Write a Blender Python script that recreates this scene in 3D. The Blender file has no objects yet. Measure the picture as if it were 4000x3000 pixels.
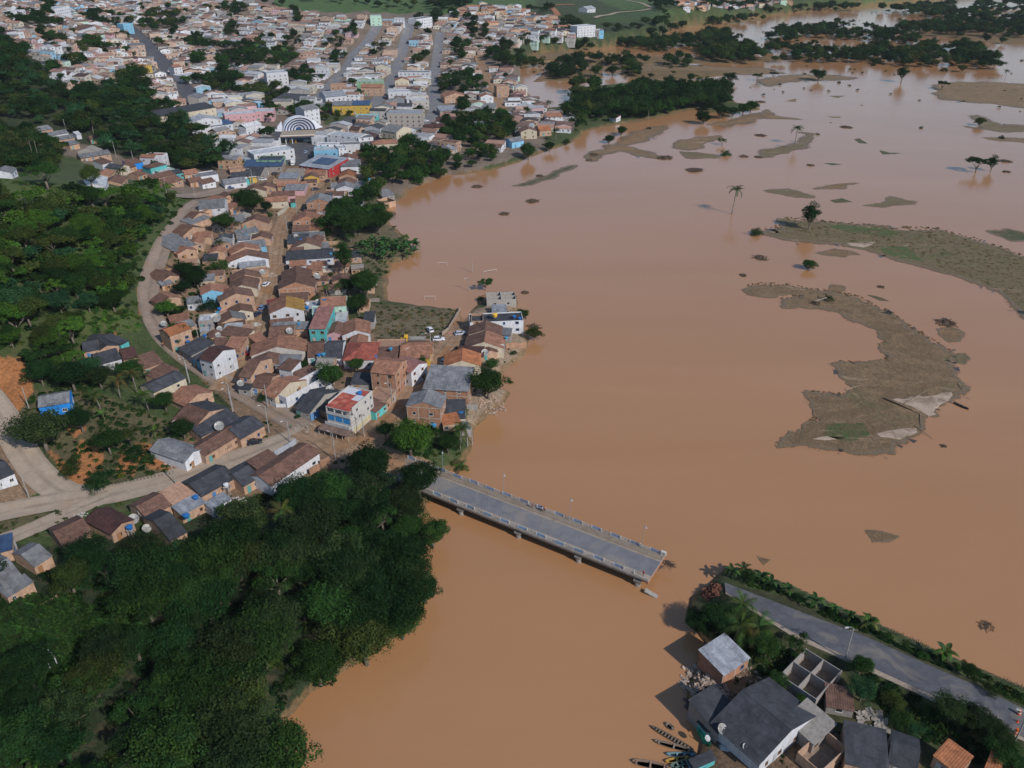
import bpy, bmesh, math, random
import numpy as np
from mathutils import Vector, Matrix
import mathutils.geometry as mgeo

# ------------------------------------------------------------------ camera, sky, sun, exposure
SC = bpy.context.scene
CAM_H, PITCH, FPX = 136.0, 30.0, 3164.0        # metres above the water, degrees down, focal length in photo pixels (4000 wide)
cam_d = bpy.data.cameras.new("camera"); cam = bpy.data.objects.new("camera", cam_d)
SC.collection.objects.link(cam); SC.camera = cam
cam.location = (0, 0, CAM_H); cam.rotation_euler = (math.radians(90 - PITCH), 0, 0)
cam_d.sensor_width = 36.0; cam_d.lens = 36.0 * FPX / 4000.0
cam_d.clip_start = 1.0; cam_d.clip_end = 30000.0

SUN_EL, SHADOW = 37.0, (-0.70, 0.71)           # shadows fall away to the left and back
sun_az = math.atan2(-SHADOW[0], -SHADOW[1])    # compass-like angle of the sun, from +y towards +x
world = bpy.data.worlds.new("World"); SC.world = world; world.use_nodes = True
nt = world.node_tree
for n in list(nt.nodes): nt.nodes.remove(n)
sky = nt.nodes.new("ShaderNodeTexSky"); sky.sky_type = 'NISHITA'; sky.sun_disc = False
sky.sun_elevation = math.radians(SUN_EL); sky.sun_rotation = sun_az
sky.air_density = 1.0; sky.dust_density = 0.0; sky.ozone_density = 1.5; sky.altitude = 100
bg = nt.nodes.new("ShaderNodeBackground"); bg.inputs[1].default_value = 0.12
wo = nt.nodes.new("ShaderNodeOutputWorld")
nt.links.new(sky.outputs[0], bg.inputs[0]); nt.links.new(bg.outputs[0], wo.inputs[0])
sd = bpy.data.lights.new("sun", 'SUN'); sd.energy = 4.0; sd.angle = math.radians(1.0); sd.color = (1.0, 0.955, 0.91)
sun = bpy.data.objects.new("sun", sd); SC.collection.objects.link(sun)
el = math.radians(SUN_EL)
sdir = Vector((math.sin(sun_az) * math.cos(el), math.cos(sun_az) * math.cos(el), math.sin(el)))
sun.rotation_euler = sdir.to_track_quat('Z', 'Y').to_euler(); sun.location = (200, -200, 300)
SC.view_settings.view_transform = 'Standard'; SC.view_settings.look = 'None'
SC.view_settings.exposure = 0.03; SC.view_settings.gamma = 1.0; SC.view_settings.use_curve_mapping = False
SC.render.engine = 'CYCLES'; SC.cycles.max_bounces = 5; SC.cycles.diffuse_bounces = 2; SC.cycles.glossy_bounces = 2
SC.cycles.transparent_max_bounces = 6; SC.cycles.transmission_bounces = 2

RNG = random.Random(7); NR = np.random.RandomState(7)
COL = SC.collection

# ------------------------------------------------------------------ small helpers
def link(o, parent=None):
    COL.objects.link(o)
    if parent is not None: o.parent = parent
    return o
def tag(o, label=None, cat=None, group=None, kind=None):
    if label: o["label"] = label
    if cat: o["category"] = cat
    if group: o["group"] = group
    if kind: o["kind"] = kind
    return o
def mesh(name, v, f, mats=(), mi=None, smooth=False):
    me = bpy.data.meshes.new(name); me.from_pydata([tuple(p) for p in v], [], f)
    for m in mats: me.materials.append(m)
    if mi is not None: me.polygons.foreach_set("material_index", mi)
    if smooth: me.polygons.foreach_set("use_smooth", [True] * len(f))
    me.update(); return me
def obj(name, me, parent=None, loc=None, rz=0.0, color=None, scale=None):
    o = bpy.data.objects.new(name, me); link(o, parent)
    if loc is not None: o.location = loc
    if rz: o.rotation_euler = (0, 0, rz)
    if scale is not None: o.scale = scale
    if color is not None: o.color = (*color[:3], 1.0)
    return o
def empty(name, loc, rz=0.0):
    o = bpy.data.objects.new(name, None); link(o); o.location = loc; o.rotation_euler = (0, 0, rz); return o
class MB:
    """collects boxes, prisms and tubes for one mesh"""
    def __init__(s): s.v = []; s.f = []; s.m = []
    def quad(s, a, b, c, d, m=0):
        i = len(s.v); s.v += [a, b, c, d]; s.f.append((i, i+1, i+2, i+3)); s.m.append(m)
    def poly(s, pts, m=0):
        i = len(s.v); s.v += list(pts); s.f.append(tuple(range(i, i+len(pts)))); s.m.append(m)
    def box(s, x0, y0, z0, x1, y1, z1, m=0, T=None):
        i = len(s.v)
        p = [(x0,y0,z0),(x1,y0,z0),(x1,y1,z0),(x0,y1,z0),(x0,y0,z1),(x1,y0,z1),(x1,y1,z1),(x0,y1,z1)]
        if T is not None: p = [tuple(T @ Vector(q)) for q in p]
        s.v += p
        for q in ((0,3,2,1),(4,5,6,7),(0,1,5,4),(1,2,6,5),(2,3,7,6),(3,0,4,7)):
            s.f.append(tuple(i+k for k in q)); s.m.append(m)
    def bar(s, a, b, w, h=None, m=0):
        a = Vector(a); b = Vector(b); d = b - a; L = d.length
        if L < 1e-6: return
        q = d.to_track_quat('X', 'Z').to_matrix().to_4x4(); q.translation = a
        h = w if h is None else h
        s.box(0, -w/2, -h/2, L, w/2, h/2, m, q)
    def tube(s, pts, rad, n=6, m=0, cap=True):
        pts = [Vector(p) for p in pts]; base = len(s.v)
        if not hasattr(rad, '__len__'): rad = [rad] * len(pts)
        for k, p in enumerate(pts):
            d = (pts[min(k+1, len(pts)-1)] - pts[max(k-1, 0)])
            if d.length < 1e-6: d = Vector((0,0,1))
            d.normalize(); u = d.orthogonal().normalized() if k == 0 else (u - d*u.dot(d)).normalized()
            w = d.cross(u)
            for j in range(n):
                t = 2*math.pi*j/n; s.v.append(tuple(p + (u*math.cos(t) + w*math.sin(t))*rad[k]))
        for k in range(len(pts)-1):
            for j in range(n):
                a = base+k*n+j; b = base+k*n+(j+1) % n
                s.f.append((a, b, b+n, a+n)); s.m.append(m)
        if cap:
            s.f.append(tuple(base+j for j in range(n))[::-1]); s.m.append(m)
            s.f.append(tuple(base+(len(pts)-1)*n+j for j in range(n))); s.m.append(m)
    def mesh(s, name, mats, smooth=False): return mesh(name, s.v, s.f, mats, s.m, smooth)
    def obj(s, name, mats, parent=None, loc=None, rz=0.0, color=None, smooth=False):
        return obj(name, s.mesh(name, mats if isinstance(mats, (list, tuple)) else [mats], smooth), parent, loc, rz, color)

# ------------------------------------------------------------------ photo pixels -> rays -> points of the place
CP, SP = math.cos(math.radians(PITCH)), math.sin(math.radians(PITCH))
VIEWS = dict(A=(0,0,2.212), B=(1000,0,2.212), C=(2000,0,2.212), D=(3000,0,2.212), E=(0,700,2.212), F=(900,700,2.212),
             G=(0,1400,2.212), H=(900,1400,2.212), I=(1600,1700,1.8433), J=(2400,2150,1.8433), K=(2800,1100,1.8433),
             L=(0,2100,1.8433), M=(1600,1050,3.687), N=(1500,1350,3.687), O=(600,1150,3.687), P=(950,800,3.687),
             Q=(950,600,3.687), R=(3200,2250,2.2125), S=(2400,2700,2.765), T=(2800,750,1.8433), U=(0,0,0.553), X=(0,0,1.0))
def vp(v, x, y):
    a, b, s = VIEWS[v]; return a + x/s, b + y/s
def ray(px, py):
    u = (px-2000)/FPX; w = (1500-py)/FPX
    return (u, CP + w*SP, -SP + w*CP)
def plane(px, py, z=0.0):
    r = ray(px, py); t = (z-CAM_H)/r[2]; return (r[0]*t, r[1]*t)
# ------------------------------------------------------------------ shape of the ground
def U_(pts, z=0.0, v='U'): return [plane(*vp(v, x, y), z) for x, y in pts]
SHORE = U_([(590,1659),(600,1590),(680,1500),(790,1425),(880,1365),(905,1270),(900,1160),(925,1070),(948,1022),(985,1012),(1006,985),(1012,955),
 (1022,925),(1045,908),(1062,890),(1085,870),(1092,850),(1075,838),(1088,805),(1105,785),(1128,765),(1142,735),(1140,705),(1126,660),(1118,640),
 (1098,628),(1058,632),(1040,655),(1022,672),(1012,690),(1000,700),(994,690),(994,668),(960,664),(905,662),(862,656),(836,650),(832,600),(842,572),
 (884,562),(896,540),(880,515),(846,486),(832,462),(850,440),(872,428),(880,412),(905,402),(960,382),(1060,368),(1110,352),(1160,335),(1240,308),(1262,285),(1300,276),
 (1390,262),(1425,256),(1470,243),(1500,238),(1545,246),(1640,238),(1636,228),(1590,222),(1570,200),(1560,190),(1400,190),(1300,197),(1240,200),(1215,232),(1175,235),
 (1140,205),(1128,180),(1120,145),(1150,118),(1300,103),(1420,90),(1450,62),(1560,50),(1600,38),(1800,18),(2000,-2),(2212,-20)])
SHORE += [(2600,2600),(5000,9000),(-9000,12000),(-9000,-600),(-40,-600)]
ROAD_BANK = U_([(1528,1262),(1562,1228),(1612,1226),(1712,1264),(1862,1330),(2012,1398),(2222,1488),(2610,1660)])
YARD = U_([(1528,1262),(1490,1290),(1478,1340),(1520,1390),(1495,1450),(1480,1500),(1500,1560),(1510,1600),(1500,1659),(1520,1850)])
LAND2 = ROAD_BANK + [(190,60),(120,-200),(40,-200)] + YARD[::-1]
FARLAND = [U_(p) for p in (
 [(1185,148),(1250,126),(1400,121),(1600,124),(1760,116),(1800,124),(1600,138),(1400,139),(1300,139)],[(1960,72),(2080,50),(2230,48),(2350,60),(2300,100),(2150,95)],
 [(1150,178),(1180,150),(1230,145),(1300,150),(1310,168),(1250,175)],
 [(1690,62),(1720,58),(1860,62),(1850,70),(1700,72)],[(1330,160),(1420,150),(1560,152),(1600,160),(1500,172),(1360,170)])]
CTRL = [(0,2600,3),(1500,1000,3)]
def c_(lst): return [(plane(*vp('U', u, v), z), z) for u, v, z in lst]
CT = c_([(985,690,2.6),(960,760,3.4),(900,850,4.2),(850,940,4.6),(740,975,4.8),(870,1000,3.7),(640,915,5),(560,860,5.2),(440,800,6),(360,740,7),(325,670,8.5),(325,600,9.5),(380,490,9),
 (430,440,7),(600,540,4.2),(560,700,4.5),(520,790,5),(600,640,4.2),(660,430,4.5),(720,370,4.5),(780,560,3),(820,620,3),(900,690,2.6),(700,640,3.8),(1060,720,2.6),(1060,640,1.6),(1030,830,3),
 (600,955,5),(450,1015,6),(300,1055,7),(160,1070,8),(60,990,10),(0,880,13),(30,1130,8),(0,1165,8),(400,900,6.5),(300,950,8),(120,880,14),(200,780,13),(0,800,18),(260,740,13),
 (280,700,14),(200,640,20),(100,600,26),(0,600,30),(250,560,22),(150,500,30),(0,480,36),(300,480,18),(100,420,38),(0,385,42),(200,395,36),(300,405,27),(380,425,15),(410,432,9),
 (270,1160,6.5),(430,1110,5.5),(560,1050,5),(680,1000,4.6),(600,1100,4.5),(500,1200,5),(350,1200,7),(100,1200,8),(0,1250,9),(200,1400,10),(0,1500,12),(400,1400,8),(600,1300,5),
 (800,1200,4.5),(850,1100,4),(700,1400,4),(600,1500,4),(300,1600,7),(-200,1400,16),(-200,900,24),(-200,500,50),(-150,1700,14),
 (120,350,18),(250,365,14),(0,330,24),(400,385,7.5),(560,370,6),(450,395,7),(200,310,15),(100,270,20),(0,270,24),(350,290,14),(240,330,13),
 (300,240,18),(150,200,28),(0,180,38),(300,170,24),(100,120,40),(0,90,50),(200,100,36),(330,200,14),(400,230,9),(420,200,8),(380,150,14),(300,80,26),(280,40,32),(0,20,62),(150,20,45),(300,5,42),
 (480,280,6.5),(640,290,5),(560,220,7),(600,180,8),(500,100,16),(450,60,24),(600,60,22),(700,120,12),(800,240,5),(900,330,4),(850,180,7),(900,100,10),(760,50,20),(890,40,18),
 (1000,60,12),(1000,150,5),(1050,240,3.5),(1000,300,3.2),(1150,290,2.6),(1060,110,5),(1160,60,10),(1250,90,4),(1200,40,18),(1100,30,30),(1000,25,34),
 (700,5,52),(850,2,56),(600,0,46),(930,20,30),(500,0,44),(1000,0,42),(1080,0,44),(1250,10,36),(1400,15,32),(1410,28,20),(1300,2,60),(1340,50,12),(1500,20,10),(1600,20,6),(1450,0,30),
 (1700,5,14),(1900,0,30),(2050,-5,14),(1260,250,2.2),(1400,215,2),(1520,205,1.8),(2212,-10,8)])
CT += c_([(u,v,1.5) for u,v in ((1300,500),(1000,550),(920,480),(1250,400),(1100,420),(1400,350),(1700,300),(1700,200),(1150,470),(1120,600),(1200,700),(1300,1000),(1150,1100),(2000,700),(2100,250),(2000,1000),(2000,120),(1700,130),(1000,470),(1180,620),(900,600),(1500,300),(1300,310),(1230,215),(1500,600))])
CT += [((-1200,1500),90.0),((-2500,2600),140.0),((0,2600),120.0),((900,3000),90.0),((2200,2600),30.0),((-600,2300),110.0),((-500,-300),25.0),((-9000,11000),300.0),((4500,9000),300.0),((0,6000),400.0),
       ((1600,5000),220.0),((-300,150),26.0),((-120,60),12.0),((-80,-300),8.0)]
cxy = np.array([c[0] for c in CT]); cz = np.array([c[1] for c in CT])
def warp(P):
    y = np.maximum(P[:,1] + 700, 60.0); return np.stack([P[:,0]/y*1.6, np.log(y)*1.6], 1)
_W = warp(cxy); _D = np.sqrt(((_W[:,None]-_W[None])**2).sum(2) + 0.02**2)
_K = np.linalg.solve(_D - 0.03*np.eye(len(cz)), cz)
def sdist(P, poly):
    A = np.array(poly); B = np.roll(A, -1, 0); out = np.empty(len(P)); CH = 20000
    for s in range(0, len(P), CH):
        p = P[s:s+CH, None]; ab = (B-A)[None]; ap = p - A[None]
        t = np.clip((ap*ab).sum(2)/((ab**2).sum(2)+1e-9), 0, 1)
        d = np.sqrt(((ap-ab*t[...,None])**2).sum(2)).min(1)
        x, y = p[...,0], p[...,1]; ya, yb = A[None,:,1], B[None,:,1]
        cr = ((ya > y) != (yb > y)) & (x < (B[None,:,0]-A[None,:,0])*(y-ya)/(yb-ya+1e-12)+A[None,:,0])
        ins = cr.sum(1) % 2 == 1
        out[s:s+CH] = np.where(ins, d, -d)
    return out
def vnoise(P, sc, seed=0):
    q = P/sc + seed*17.3; i = np.floor(q).astype(np.int64); f = q-i; f = f*f*(3-2*f)
    def hsh(a, b):
        n = (a*374761393 + b*668265263 + seed*1442695041) & 0xffffffff
        n = ((n ^ (n >> 13))*1274126177) & 0xffffffff; return ((n ^ (n >> 16)) & 0xffff)/65535.0
    a = hsh(i[:,0], i[:,1]); b = hsh(i[:,0]+1, i[:,1]); c = hsh(i[:,0], i[:,1]+1); d = hsh(i[:,0]+1, i[:,1]+1)
    return (a*(1-f[:,0])+b*f[:,0])*(1-f[:,1]) + (c*(1-f[:,0])+d*f[:,0])*f[:,1]
def bridge_cut(P): return 0
def height(P):
    P = np.atleast_2d(np.asarray(P, float)); W = warp(P); out = np.empty(len(P))
    for s in range(0, len(P), 20000):
        D = np.sqrt(((W[s:s+20000,None]-_W[None])**2).sum(2) + 0.02**2); out[s:s+20000] = D @ _K
    base = np.clip(out, 1.2, 450)
    jit = (vnoise(P, 14, 3)-.5)*3.0 + (vnoise(P, 4, 5)-.5)*1.2
    s1 = sdist(P, SHORE) + jit
    h = np.where(s1 > 0, base*(1-np.exp(-np.maximum(s1,0)/4.0)), -1.6*(1-np.exp(np.minimum(s1,0)/4.0)))
    s2 = sdist(P, LAND2); rb = sdist(P, ROADPOLY)
    b2 = np.where(rb > 0, 3.55, 3.55-np.minimum(-rb*0.55, 1.6)); b2 = b2*(1-np.exp(-np.maximum(s2,0)/2.2))
    h = np.where(s2 > 0, np.maximum(h, b2), h)
    for fp in FARLAND:
        s3 = sdist(P, fp) + jit; h = np.where(s3 > 0, np.maximum(h, 0.7*(1-np.exp(-np.maximum(s3,0)/5.0))), h)
    return h
_re = [vp('R', *p) for p in ((-60,330),(0,352),(420,512),(900,732),(1400,952),(1770,1132),(2200,1330))]
_rl = [vp('R', *p) for p in ((2200,1720),(1770,1500),(990,1090),(450,818),(0,628),(-200,540),(-385,430))]
ROADPOLY = [plane(x, y, 3.6) for x, y in [vp('J',775,215)] + _re + _rl + [vp('J',790,320)]]
def H1(x, y): return float(height([(x, y)])[0])
def hits(pts, dz=0.0):
    """points of the ground (raised by dz) seen at these photo pixels, nearest first along each ray"""
    R = np.array([ray(*p) for p in pts]); n = len(R)
    t = (60.0 + np.atleast_1d(dz)*0 - CAM_H)/R[:,2]*0 + (110.0-CAM_H)/R[:,2]; lo = t.copy(); done = np.zeros(n, bool); hi = t.copy()
    dz = np.broadcast_to(dz, (n,)).astype(float)
    tend = (-2.0-CAM_H)/R[:,2]
    for k in range(70):
        nxt = lo + (tend-lo)*0.045 if k < 69 else tend
        q = R*nxt[:,None]; below = (CAM_H + q[:,2]) <= height(q[:,:2]) + dz
        new = below & ~done; hi = np.where(new, nxt, hi); done |= below
        lo = np.where(done, lo, nxt)
        if done.all(): break
    hi = np.where(done, hi, tend)
    for k in range(14):
        mid = (lo+hi)/2; q = R*mid[:,None]; below = (CAM_H + q[:,2]) <= height(q[:,:2]) + dz
        hi = np.where(below, mid, hi); lo = np.where(below, lo, mid)
    q = R*hi[:,None]; return [(float(a), float(b), float(CAM_H+c)) for a, b, c in q]
def hit(px, py, dz=0.0): return hits([(px, py)], dz)[0]
def inpoly(P, poly):
    P = np.atleast_2d(P); A = np.array(poly); B = np.roll(A, -1, 0); x = P[:,:1]; y = P[:,1:2]
    cr = ((A[:,1] > y) != (B[:,1] > y)) & (x < (B[:,0]-A[:,0])*(y-A[:,1])/(B[:,1]-A[:,1]+1e-12)+A[:,0])
    return cr.sum(1) % 2 == 1
def to_px(P):
    """world points -> photo pixels"""
    P = np.atleast_2d(np.asarray(P, float)); x = P[:,0]; y = P[:,1]; z = P[:,2]-CAM_H
    dep = y*CP - z*SP; up = y*SP + z*CP
    return np.stack([2000 + FPX*x/dep, 1500 - FPX*up/dep], 1)
# ------------------------------------------------------------------ materials (procedural; tint comes from each object's own colour)
def NT(name):
    m = bpy.data.materials.new(name); m.use_nodes = True; t = m.node_tree
    for n in list(t.nodes): t.nodes.remove(n)
    return m, t
class G_:
    def __init__(s, name):
        s.m, s.t = NT(name); s.out = s.t.nodes.new("ShaderNodeOutputMaterial")
    def n(s, typ, ins=None, **kw):
        x = s.t.nodes.new("ShaderNode"+typ)
        for k, v in kw.items(): setattr(x, k, v)
        for k, v in (ins or {}).items():
            sock = x.inputs[k]
            if isinstance(v, bpy.types.NodeSocket): s.t.links.new(v, sock)
            else: sock.default_value = v
        return x
    def tc(s, scale=(1,1,1), kind='Object'):
        c = s.n("TexCoord"); mp = s.n("Mapping", {0: c.outputs[kind], 3: scale}); return mp.outputs[0]
    def pos(s, scale=(1,1,1)):
        c = s.n("NewGeometry"); mp = s.n("Mapping", {0: c.outputs['Position'], 3: scale}); return mp.outputs[0]
    def noise(s, vec, sc, det=4, rough=.6, dist=0): return s.n("TexNoise", {'Vector': vec, 'Scale': sc, 'Detail': det, 'Roughness': rough, 'Distortion': dist}).outputs[0]
    def ramp(s, fac, stops):
        r = s.n("ValToRGB", {0: fac}); e = r.color_ramp.elements
        while len(e) < len(stops): e.new(0.5)
        for i, (p, c) in enumerate(stops):
            e[i].position = p; e[i].color = (*c, 1) if hasattr(c, '__len__') else (c, c, c, 1)
        return r.outputs[0]
    def mix(s, f, a, b, bt='MIX'):
        x = s.n("Mix", data_type='RGBA', blend_type=bt); x.inputs[0].default_value = 1.0
        for k, v in ((0, f), (6, a), (7, b)):
            if isinstance(v, bpy.types.NodeSocket): s.t.links.new(v, x.inputs[k])
            else: x.inputs[k].default_value = v if k == 0 else ((*v, 1) if len(v) == 3 else v)
        return x.outputs[2]
    def math(s, op, a, b=0.5): return s.n("Math", {0: a, 1: b}, operation=op).outputs[0]
    def bump(s, h, st, d=1.0): return s.n("Bump", {'Strength': st, 'Distance': d, 'Height': h}).outputs[0]
    def bsdf(s, col, rough=.8, nrm=None, spec=.3, metal=0.0, **kw):
        ins = {'Base Color': col if isinstance(col, bpy.types.NodeSocket) else (*col, 1), 'Roughness': rough, 'Specular IOR Level': spec, 'Metallic': metal}
        if nrm is not None: ins['Normal'] = nrm
        ins.update(kw); b = s.n("BsdfPrincipled", ins); s.t.links.new(b.outputs[0], s.out.inputs[0]); return s.m
def m_paint(name, rough=.6, stain=.35, sc=.6):
    g = G_(name); c = g.n("ObjectInfo").outputs['Color']; p = g.tc((1,1,.35))
    n = g.noise(p, sc*2.2, 6, .7); d = g.ramp(n, [(.3, 1-stain), (.62, 1.05)])
    n2 = g.noise(g.tc(), 7, 3); d2 = g.ramp(n2, [(.3, .86), (.7, 1.06)])
    return g.bsdf(g.mix(1.0, g.mix(1.0, c, d, 'MULTIPLY'), d2, 'MULTIPLY'), rough)
def m_brickwall(name):
    g = G_(name); c = g.n("ObjectInfo").outputs['Color']; co = g.tc()
    sx = g.n("SeparateXYZ", {0: co}); u = g.math('ADD', sx.outputs[0], sx.outputs[1])
    v = g.n("CombineXYZ", {0: u, 1: sx.outputs[2]}).outputs[0]
    b = g.n("TexBrick", {'Vector': v, 'Scale': 1.0, 'Color1': (1,1,1,1), 'Color2': (.78,.74,.72,1), 'Mortar': (.85,.95,1.05,1), 'Mortar Size': .012, 'Brick Width': .29, 'Row Height': .2})
    n = g.ramp(g.noise(g.tc((1,1,.5)), .9, 5, .7), [(.3,.62),(.65,1.08)])
    return g.bsdf(g.mix(1.0, g.mix(1.0, c, b.outputs[0], 'MULTIPLY'), n, 'MULTIPLY'), .9, g.bump(b.outputs[1], .4, .02))
def m_tile(name):
    g = G_(name); c = g.n("ObjectInfo").outputs['Color']; co = g.tc()
    w = g.n("TexWave", {'Vector': co, 'Scale': .7, 'Distortion': .3, 'Detail': 1}, bands_direction='X')
    w2 = g.n("TexWave", {'Vector': co, 'Scale': .45, 'Distortion': .4, 'Detail': 1}, bands_direction='Y')
    n = g.ramp(g.noise(co, .55, 6, .75, .3), [(.28,.38),(.5,.88),(.72,1.45)])
    n2 = g.ramp(g.noise(co, 5.5, 3, .7), [(.3,.7),(.7,1.25)])
    k = g.mix(1.0, g.mix(1.0, c, n, 'MULTIPLY'), n2, 'MULTIPLY')
    k = g.mix(.35, k, g.ramp(w.outputs[0], [(0,.4),(1,1.1)]), 'MULTIPLY')
    k = g.mix(.2, k, g.ramp(w2.outputs[0], [(0,.5),(1,1.1)]), 'MULTIPLY')
    return g.bsdf(k, .9, g.bump(w.outputs[0], .5, .05))
def m_sheet(name, metal=0.0, rough=.8):
    g = G_(name); c = g.n("ObjectInfo").outputs['Color']; co = g.tc()
    b = g.n("TexBrick", {'Vector': co, 'Scale': 1.0, 'Color1': (1.1,1.1,1.1,1), 'Color2': (.82,.82,.84,1), 'Mortar': (.45,.45,.45,1), 'Mortar Size': .014, 'Brick Width': 1.05, 'Row Height': 1.9}, offset=0.0)
    w = g.n("TexWave", {'Vector': co, 'Scale': 1.7, 'Distortion': 0}, bands_direction='X')
    n = g.ramp(g.noise(co, .5, 6, .75, .5), [(.3,.52),(.66,1.35)])
    k = g.mix(1.0, g.mix(1.0, c, b.outputs[0], 'MULTIPLY'), n, 'MULTIPLY')
    return g.bsdf(k, rough, g.bump(w.outputs[0], .5, .04), .3, metal)
M_WALL = m_paint("painted_plaster", .85, .3); M_BRICK = m_brickwall("bare_brick"); M_TILE = m_tile("clay_tile"); M_SHEET = m_sheet("fibre_cement_sheet")
M_METAL = m_sheet("corrugated_metal", .2, .45); M_PAINT = m_paint("gloss_paint", .35, .12); M_WOOD = m_paint("weathered_wood", .85, .45, 2.5)
M_CONC = m_paint("stained_concrete", .9, .4, .5)
def flat(name, c, r=.6, **kw): return G_(name).bsdf(c, r, **kw)
M_GLASS = flat("dark_glass", (.02,.025,.03), .12, spec=.6); M_DARK = flat("dark_opening", (.02,.018,.017), .9)
M_RUBBER = flat("rubber", (.02,.02,.02), .8); M_STEEL = flat("galvanised_steel", (.35,.36,.37), .4, metal=.6)
g = G_("solar_panel"); b_ = g.n("TexBrick", {'Vector': g.tc(), 'Scale': 1.0, 'Color1': (.015,.03,.08,1), 'Color2': (.02,.035,.10,1), 'Mortar': (.25,.27,.3,1), 'Mortar Size': .02, 'Brick Width': 1.0, 'Row Height': 1.7}, offset=0.0)
M_SOLAR = g.bsdf(b_.outputs[0], .15, spec=.6)
# vertex-coloured house material for the far town
g = G_("far_house_surface"); a_ = g.n("Attribute", attribute_name="Col").outputs['Color']
M_FAR = g.bsdf(g.mix(1.0, a_, g.ramp(g.noise(g.pos(), .5, 5, .75), [(.3,.65),(.7,1.22)]), 'MULTIPLY'), .85)
# leaves: tint of the object, every leaf a little different
def m_leaf(name, attr=False):
    g = G_(name); oi = g.n("ObjectInfo"); geo = g.n("NewGeometry"); c = g.n("Attribute", attribute_name="tint", attribute_type='INSTANCER').outputs['Color'] if attr else oi.outputs['Color']
    r = g.ramp(geo.outputs['Random Per Island'], [(0,.62),(.5,.97),(1,1.40)])
    k = g.mix(1.0, c, r, 'MULTIPLY')
    br = g.ramp(oi.outputs['Random'], [(0,.72),(.5,1.0),(1,1.3)]); k = g.mix(1.0, k, br, 'MULTIPLY')
    cl = g.ramp(g.noise(g.pos(), .45, 3, .6), [(.3,(.75,.85,.9)),(.7,(1.35,1.2,.85))]); k = g.mix(1.0, k, cl, 'MULTIPLY')
    d = g.n("BsdfPrincipled", {'Base Color': k, 'Roughness': .7, 'Specular IOR Level': .05})
    tr = g.n("BsdfTranslucent", {'Color': g.mix(1.0, k, (1.1,1.3,.5), 'MULTIPLY')})
    ms = g.n("MixShader", {0: .22, 1: d.outputs[0], 2: tr.outputs[0]}); g.t.links.new(ms.outputs[0], g.out.inputs[0]); return g.m
M_LEAF = m_leaf("foliage"); M_LEAFI = m_leaf("foliage_massed", True)
g = G_("bark"); M_BARK = g.bsdf(g.mix(1.0, g.n("ObjectInfo").outputs['Color'], g.ramp(g.noise(g.tc((1,1,.3)), 6, 4), [(.3,.5),(.7,1.2)]), 'MULTIPLY'), .9)
# muddy flood water
g = G_("muddy_water"); p = g.pos(); 
n1 = g.noise(g.pos((.35,1,1)), .012, 4, .55, .6); n2 = g.noise(p, .0022, 3, .5)
wc = g.mix(g.ramp(n1, [(.35,0.0),(.65,1.0)]), (.34,.168,.072), (.375,.193,.09))
wc = g.mix(g.ramp(n2, [(.4,0.0),(.65,.5)]), wc, (.37,.20,.105))
wc = g.mix(1.0, wc, g.ramp(g.noise(g.pos((.12,1,1)), .035, 5, .6, .7), [(.3,.98),(.7,1.02)]), 'MULTIPLY')
rip = g.noise(g.pos((1,1.6,1)), .9, 3, .6); rip2 = g.noise(g.pos((1,2.2,1)), .12, 2, .5)
nb = g.bump(rip2, .09, .4); nn = g.n("Bump", {'Strength': .2, 'Distance': .1, 'Height': rip, 'Normal': nb}).outputs[0]
M_WATER = g.bsdf(wc, g.ramp(n1, [(.3,.14),(.7,.17)]), nn, .5, IOR=1.55, **{'Specular Tint': (.86,.90,1.0,1)})
# ground from painted land-use colours
g = G_("ground_cover"); a_ = g.n("Attribute", attribute_name="Col").outputs['Color']
k = g.mix(1.0, a_, g.ramp(g.noise(g.pos(), .09, 6, .7), [(.3,.7),(.7,1.3)]), 'MULTIPLY')
k = g.mix(1.0, k, g.ramp(g.noise(g.pos(), 1.1, 5, .75), [(.28,.45),(.5,.95),(.72,1.5)]), 'MULTIPLY')
k = g.mix(g.ramp(g.noise(g.pos(), .35, 4, .7), [(.5,0.0),(.68,.35)]), k, (.13,.085,.05))
M_GROUND = g.bsdf(k, .95, g.bump(g.noise(g.pos(), 1.4, 4), .6, .3))
def m_road(name, c1, c2, c3, sc=.35, ruts=0):
    g = G_(name); k = g.mix(g.ramp(g.noise(g.pos(), sc, 6, .7, .5), [(.35,0.0),(.65,1.0)]), c1, c2)
    k = g.mix(g.ramp(g.noise(g.pos(), sc*.3, 4, .6, 1.0), [(.5,0.0),(.66,.8)]), k, c3)
    k = g.mix(1.0, k, g.ramp(g.noise(g.pos(), 3.5, 4, .8), [(.3,.8),(.7,1.18)]), 'MULTIPLY')
    ac = g.n("Attribute", attribute_name="across").outputs['Fac']; wv = g.math('SINE', g.math('ADD', g.math('MULTIPLY', ac, 6.28*ruts), g.math('MULTIPLY', g.noise(g.pos(), .08, 3), 2.2*(ruts > 0))))
    if ruts: k = g.mix(g.ramp(g.noise(g.pos(), .12, 3), [(.35,.15),(.65,.75)]), k, g.mix(1.0, k, g.ramp(wv, [(0.0,1.12),(.55,.98),(.95,.70)]), 'MULTIPLY'))
    return g.bsdf(k, .92, g.bump(g.noise(g.pos(), 2.5, 4), .25, .08))
M_MUDROAD = m_road("muddy_street", (.20,.125,.075), (.31,.205,.13), (.25,.115,.045), ruts=3)
M_PAVE = m_road("worn_pavement", (.20,.155,.125), (.27,.205,.16), (.25,.17,.11), ruts=2)
M_STONE = m_road("setts_paving", (.27,.215,.165), (.34,.27,.205), (.30,.22,.155), ruts=2)
M_ASPH = m_road("old_asphalt", (.13,.132,.145), (.18,.178,.185), (.23,.20,.175))
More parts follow.
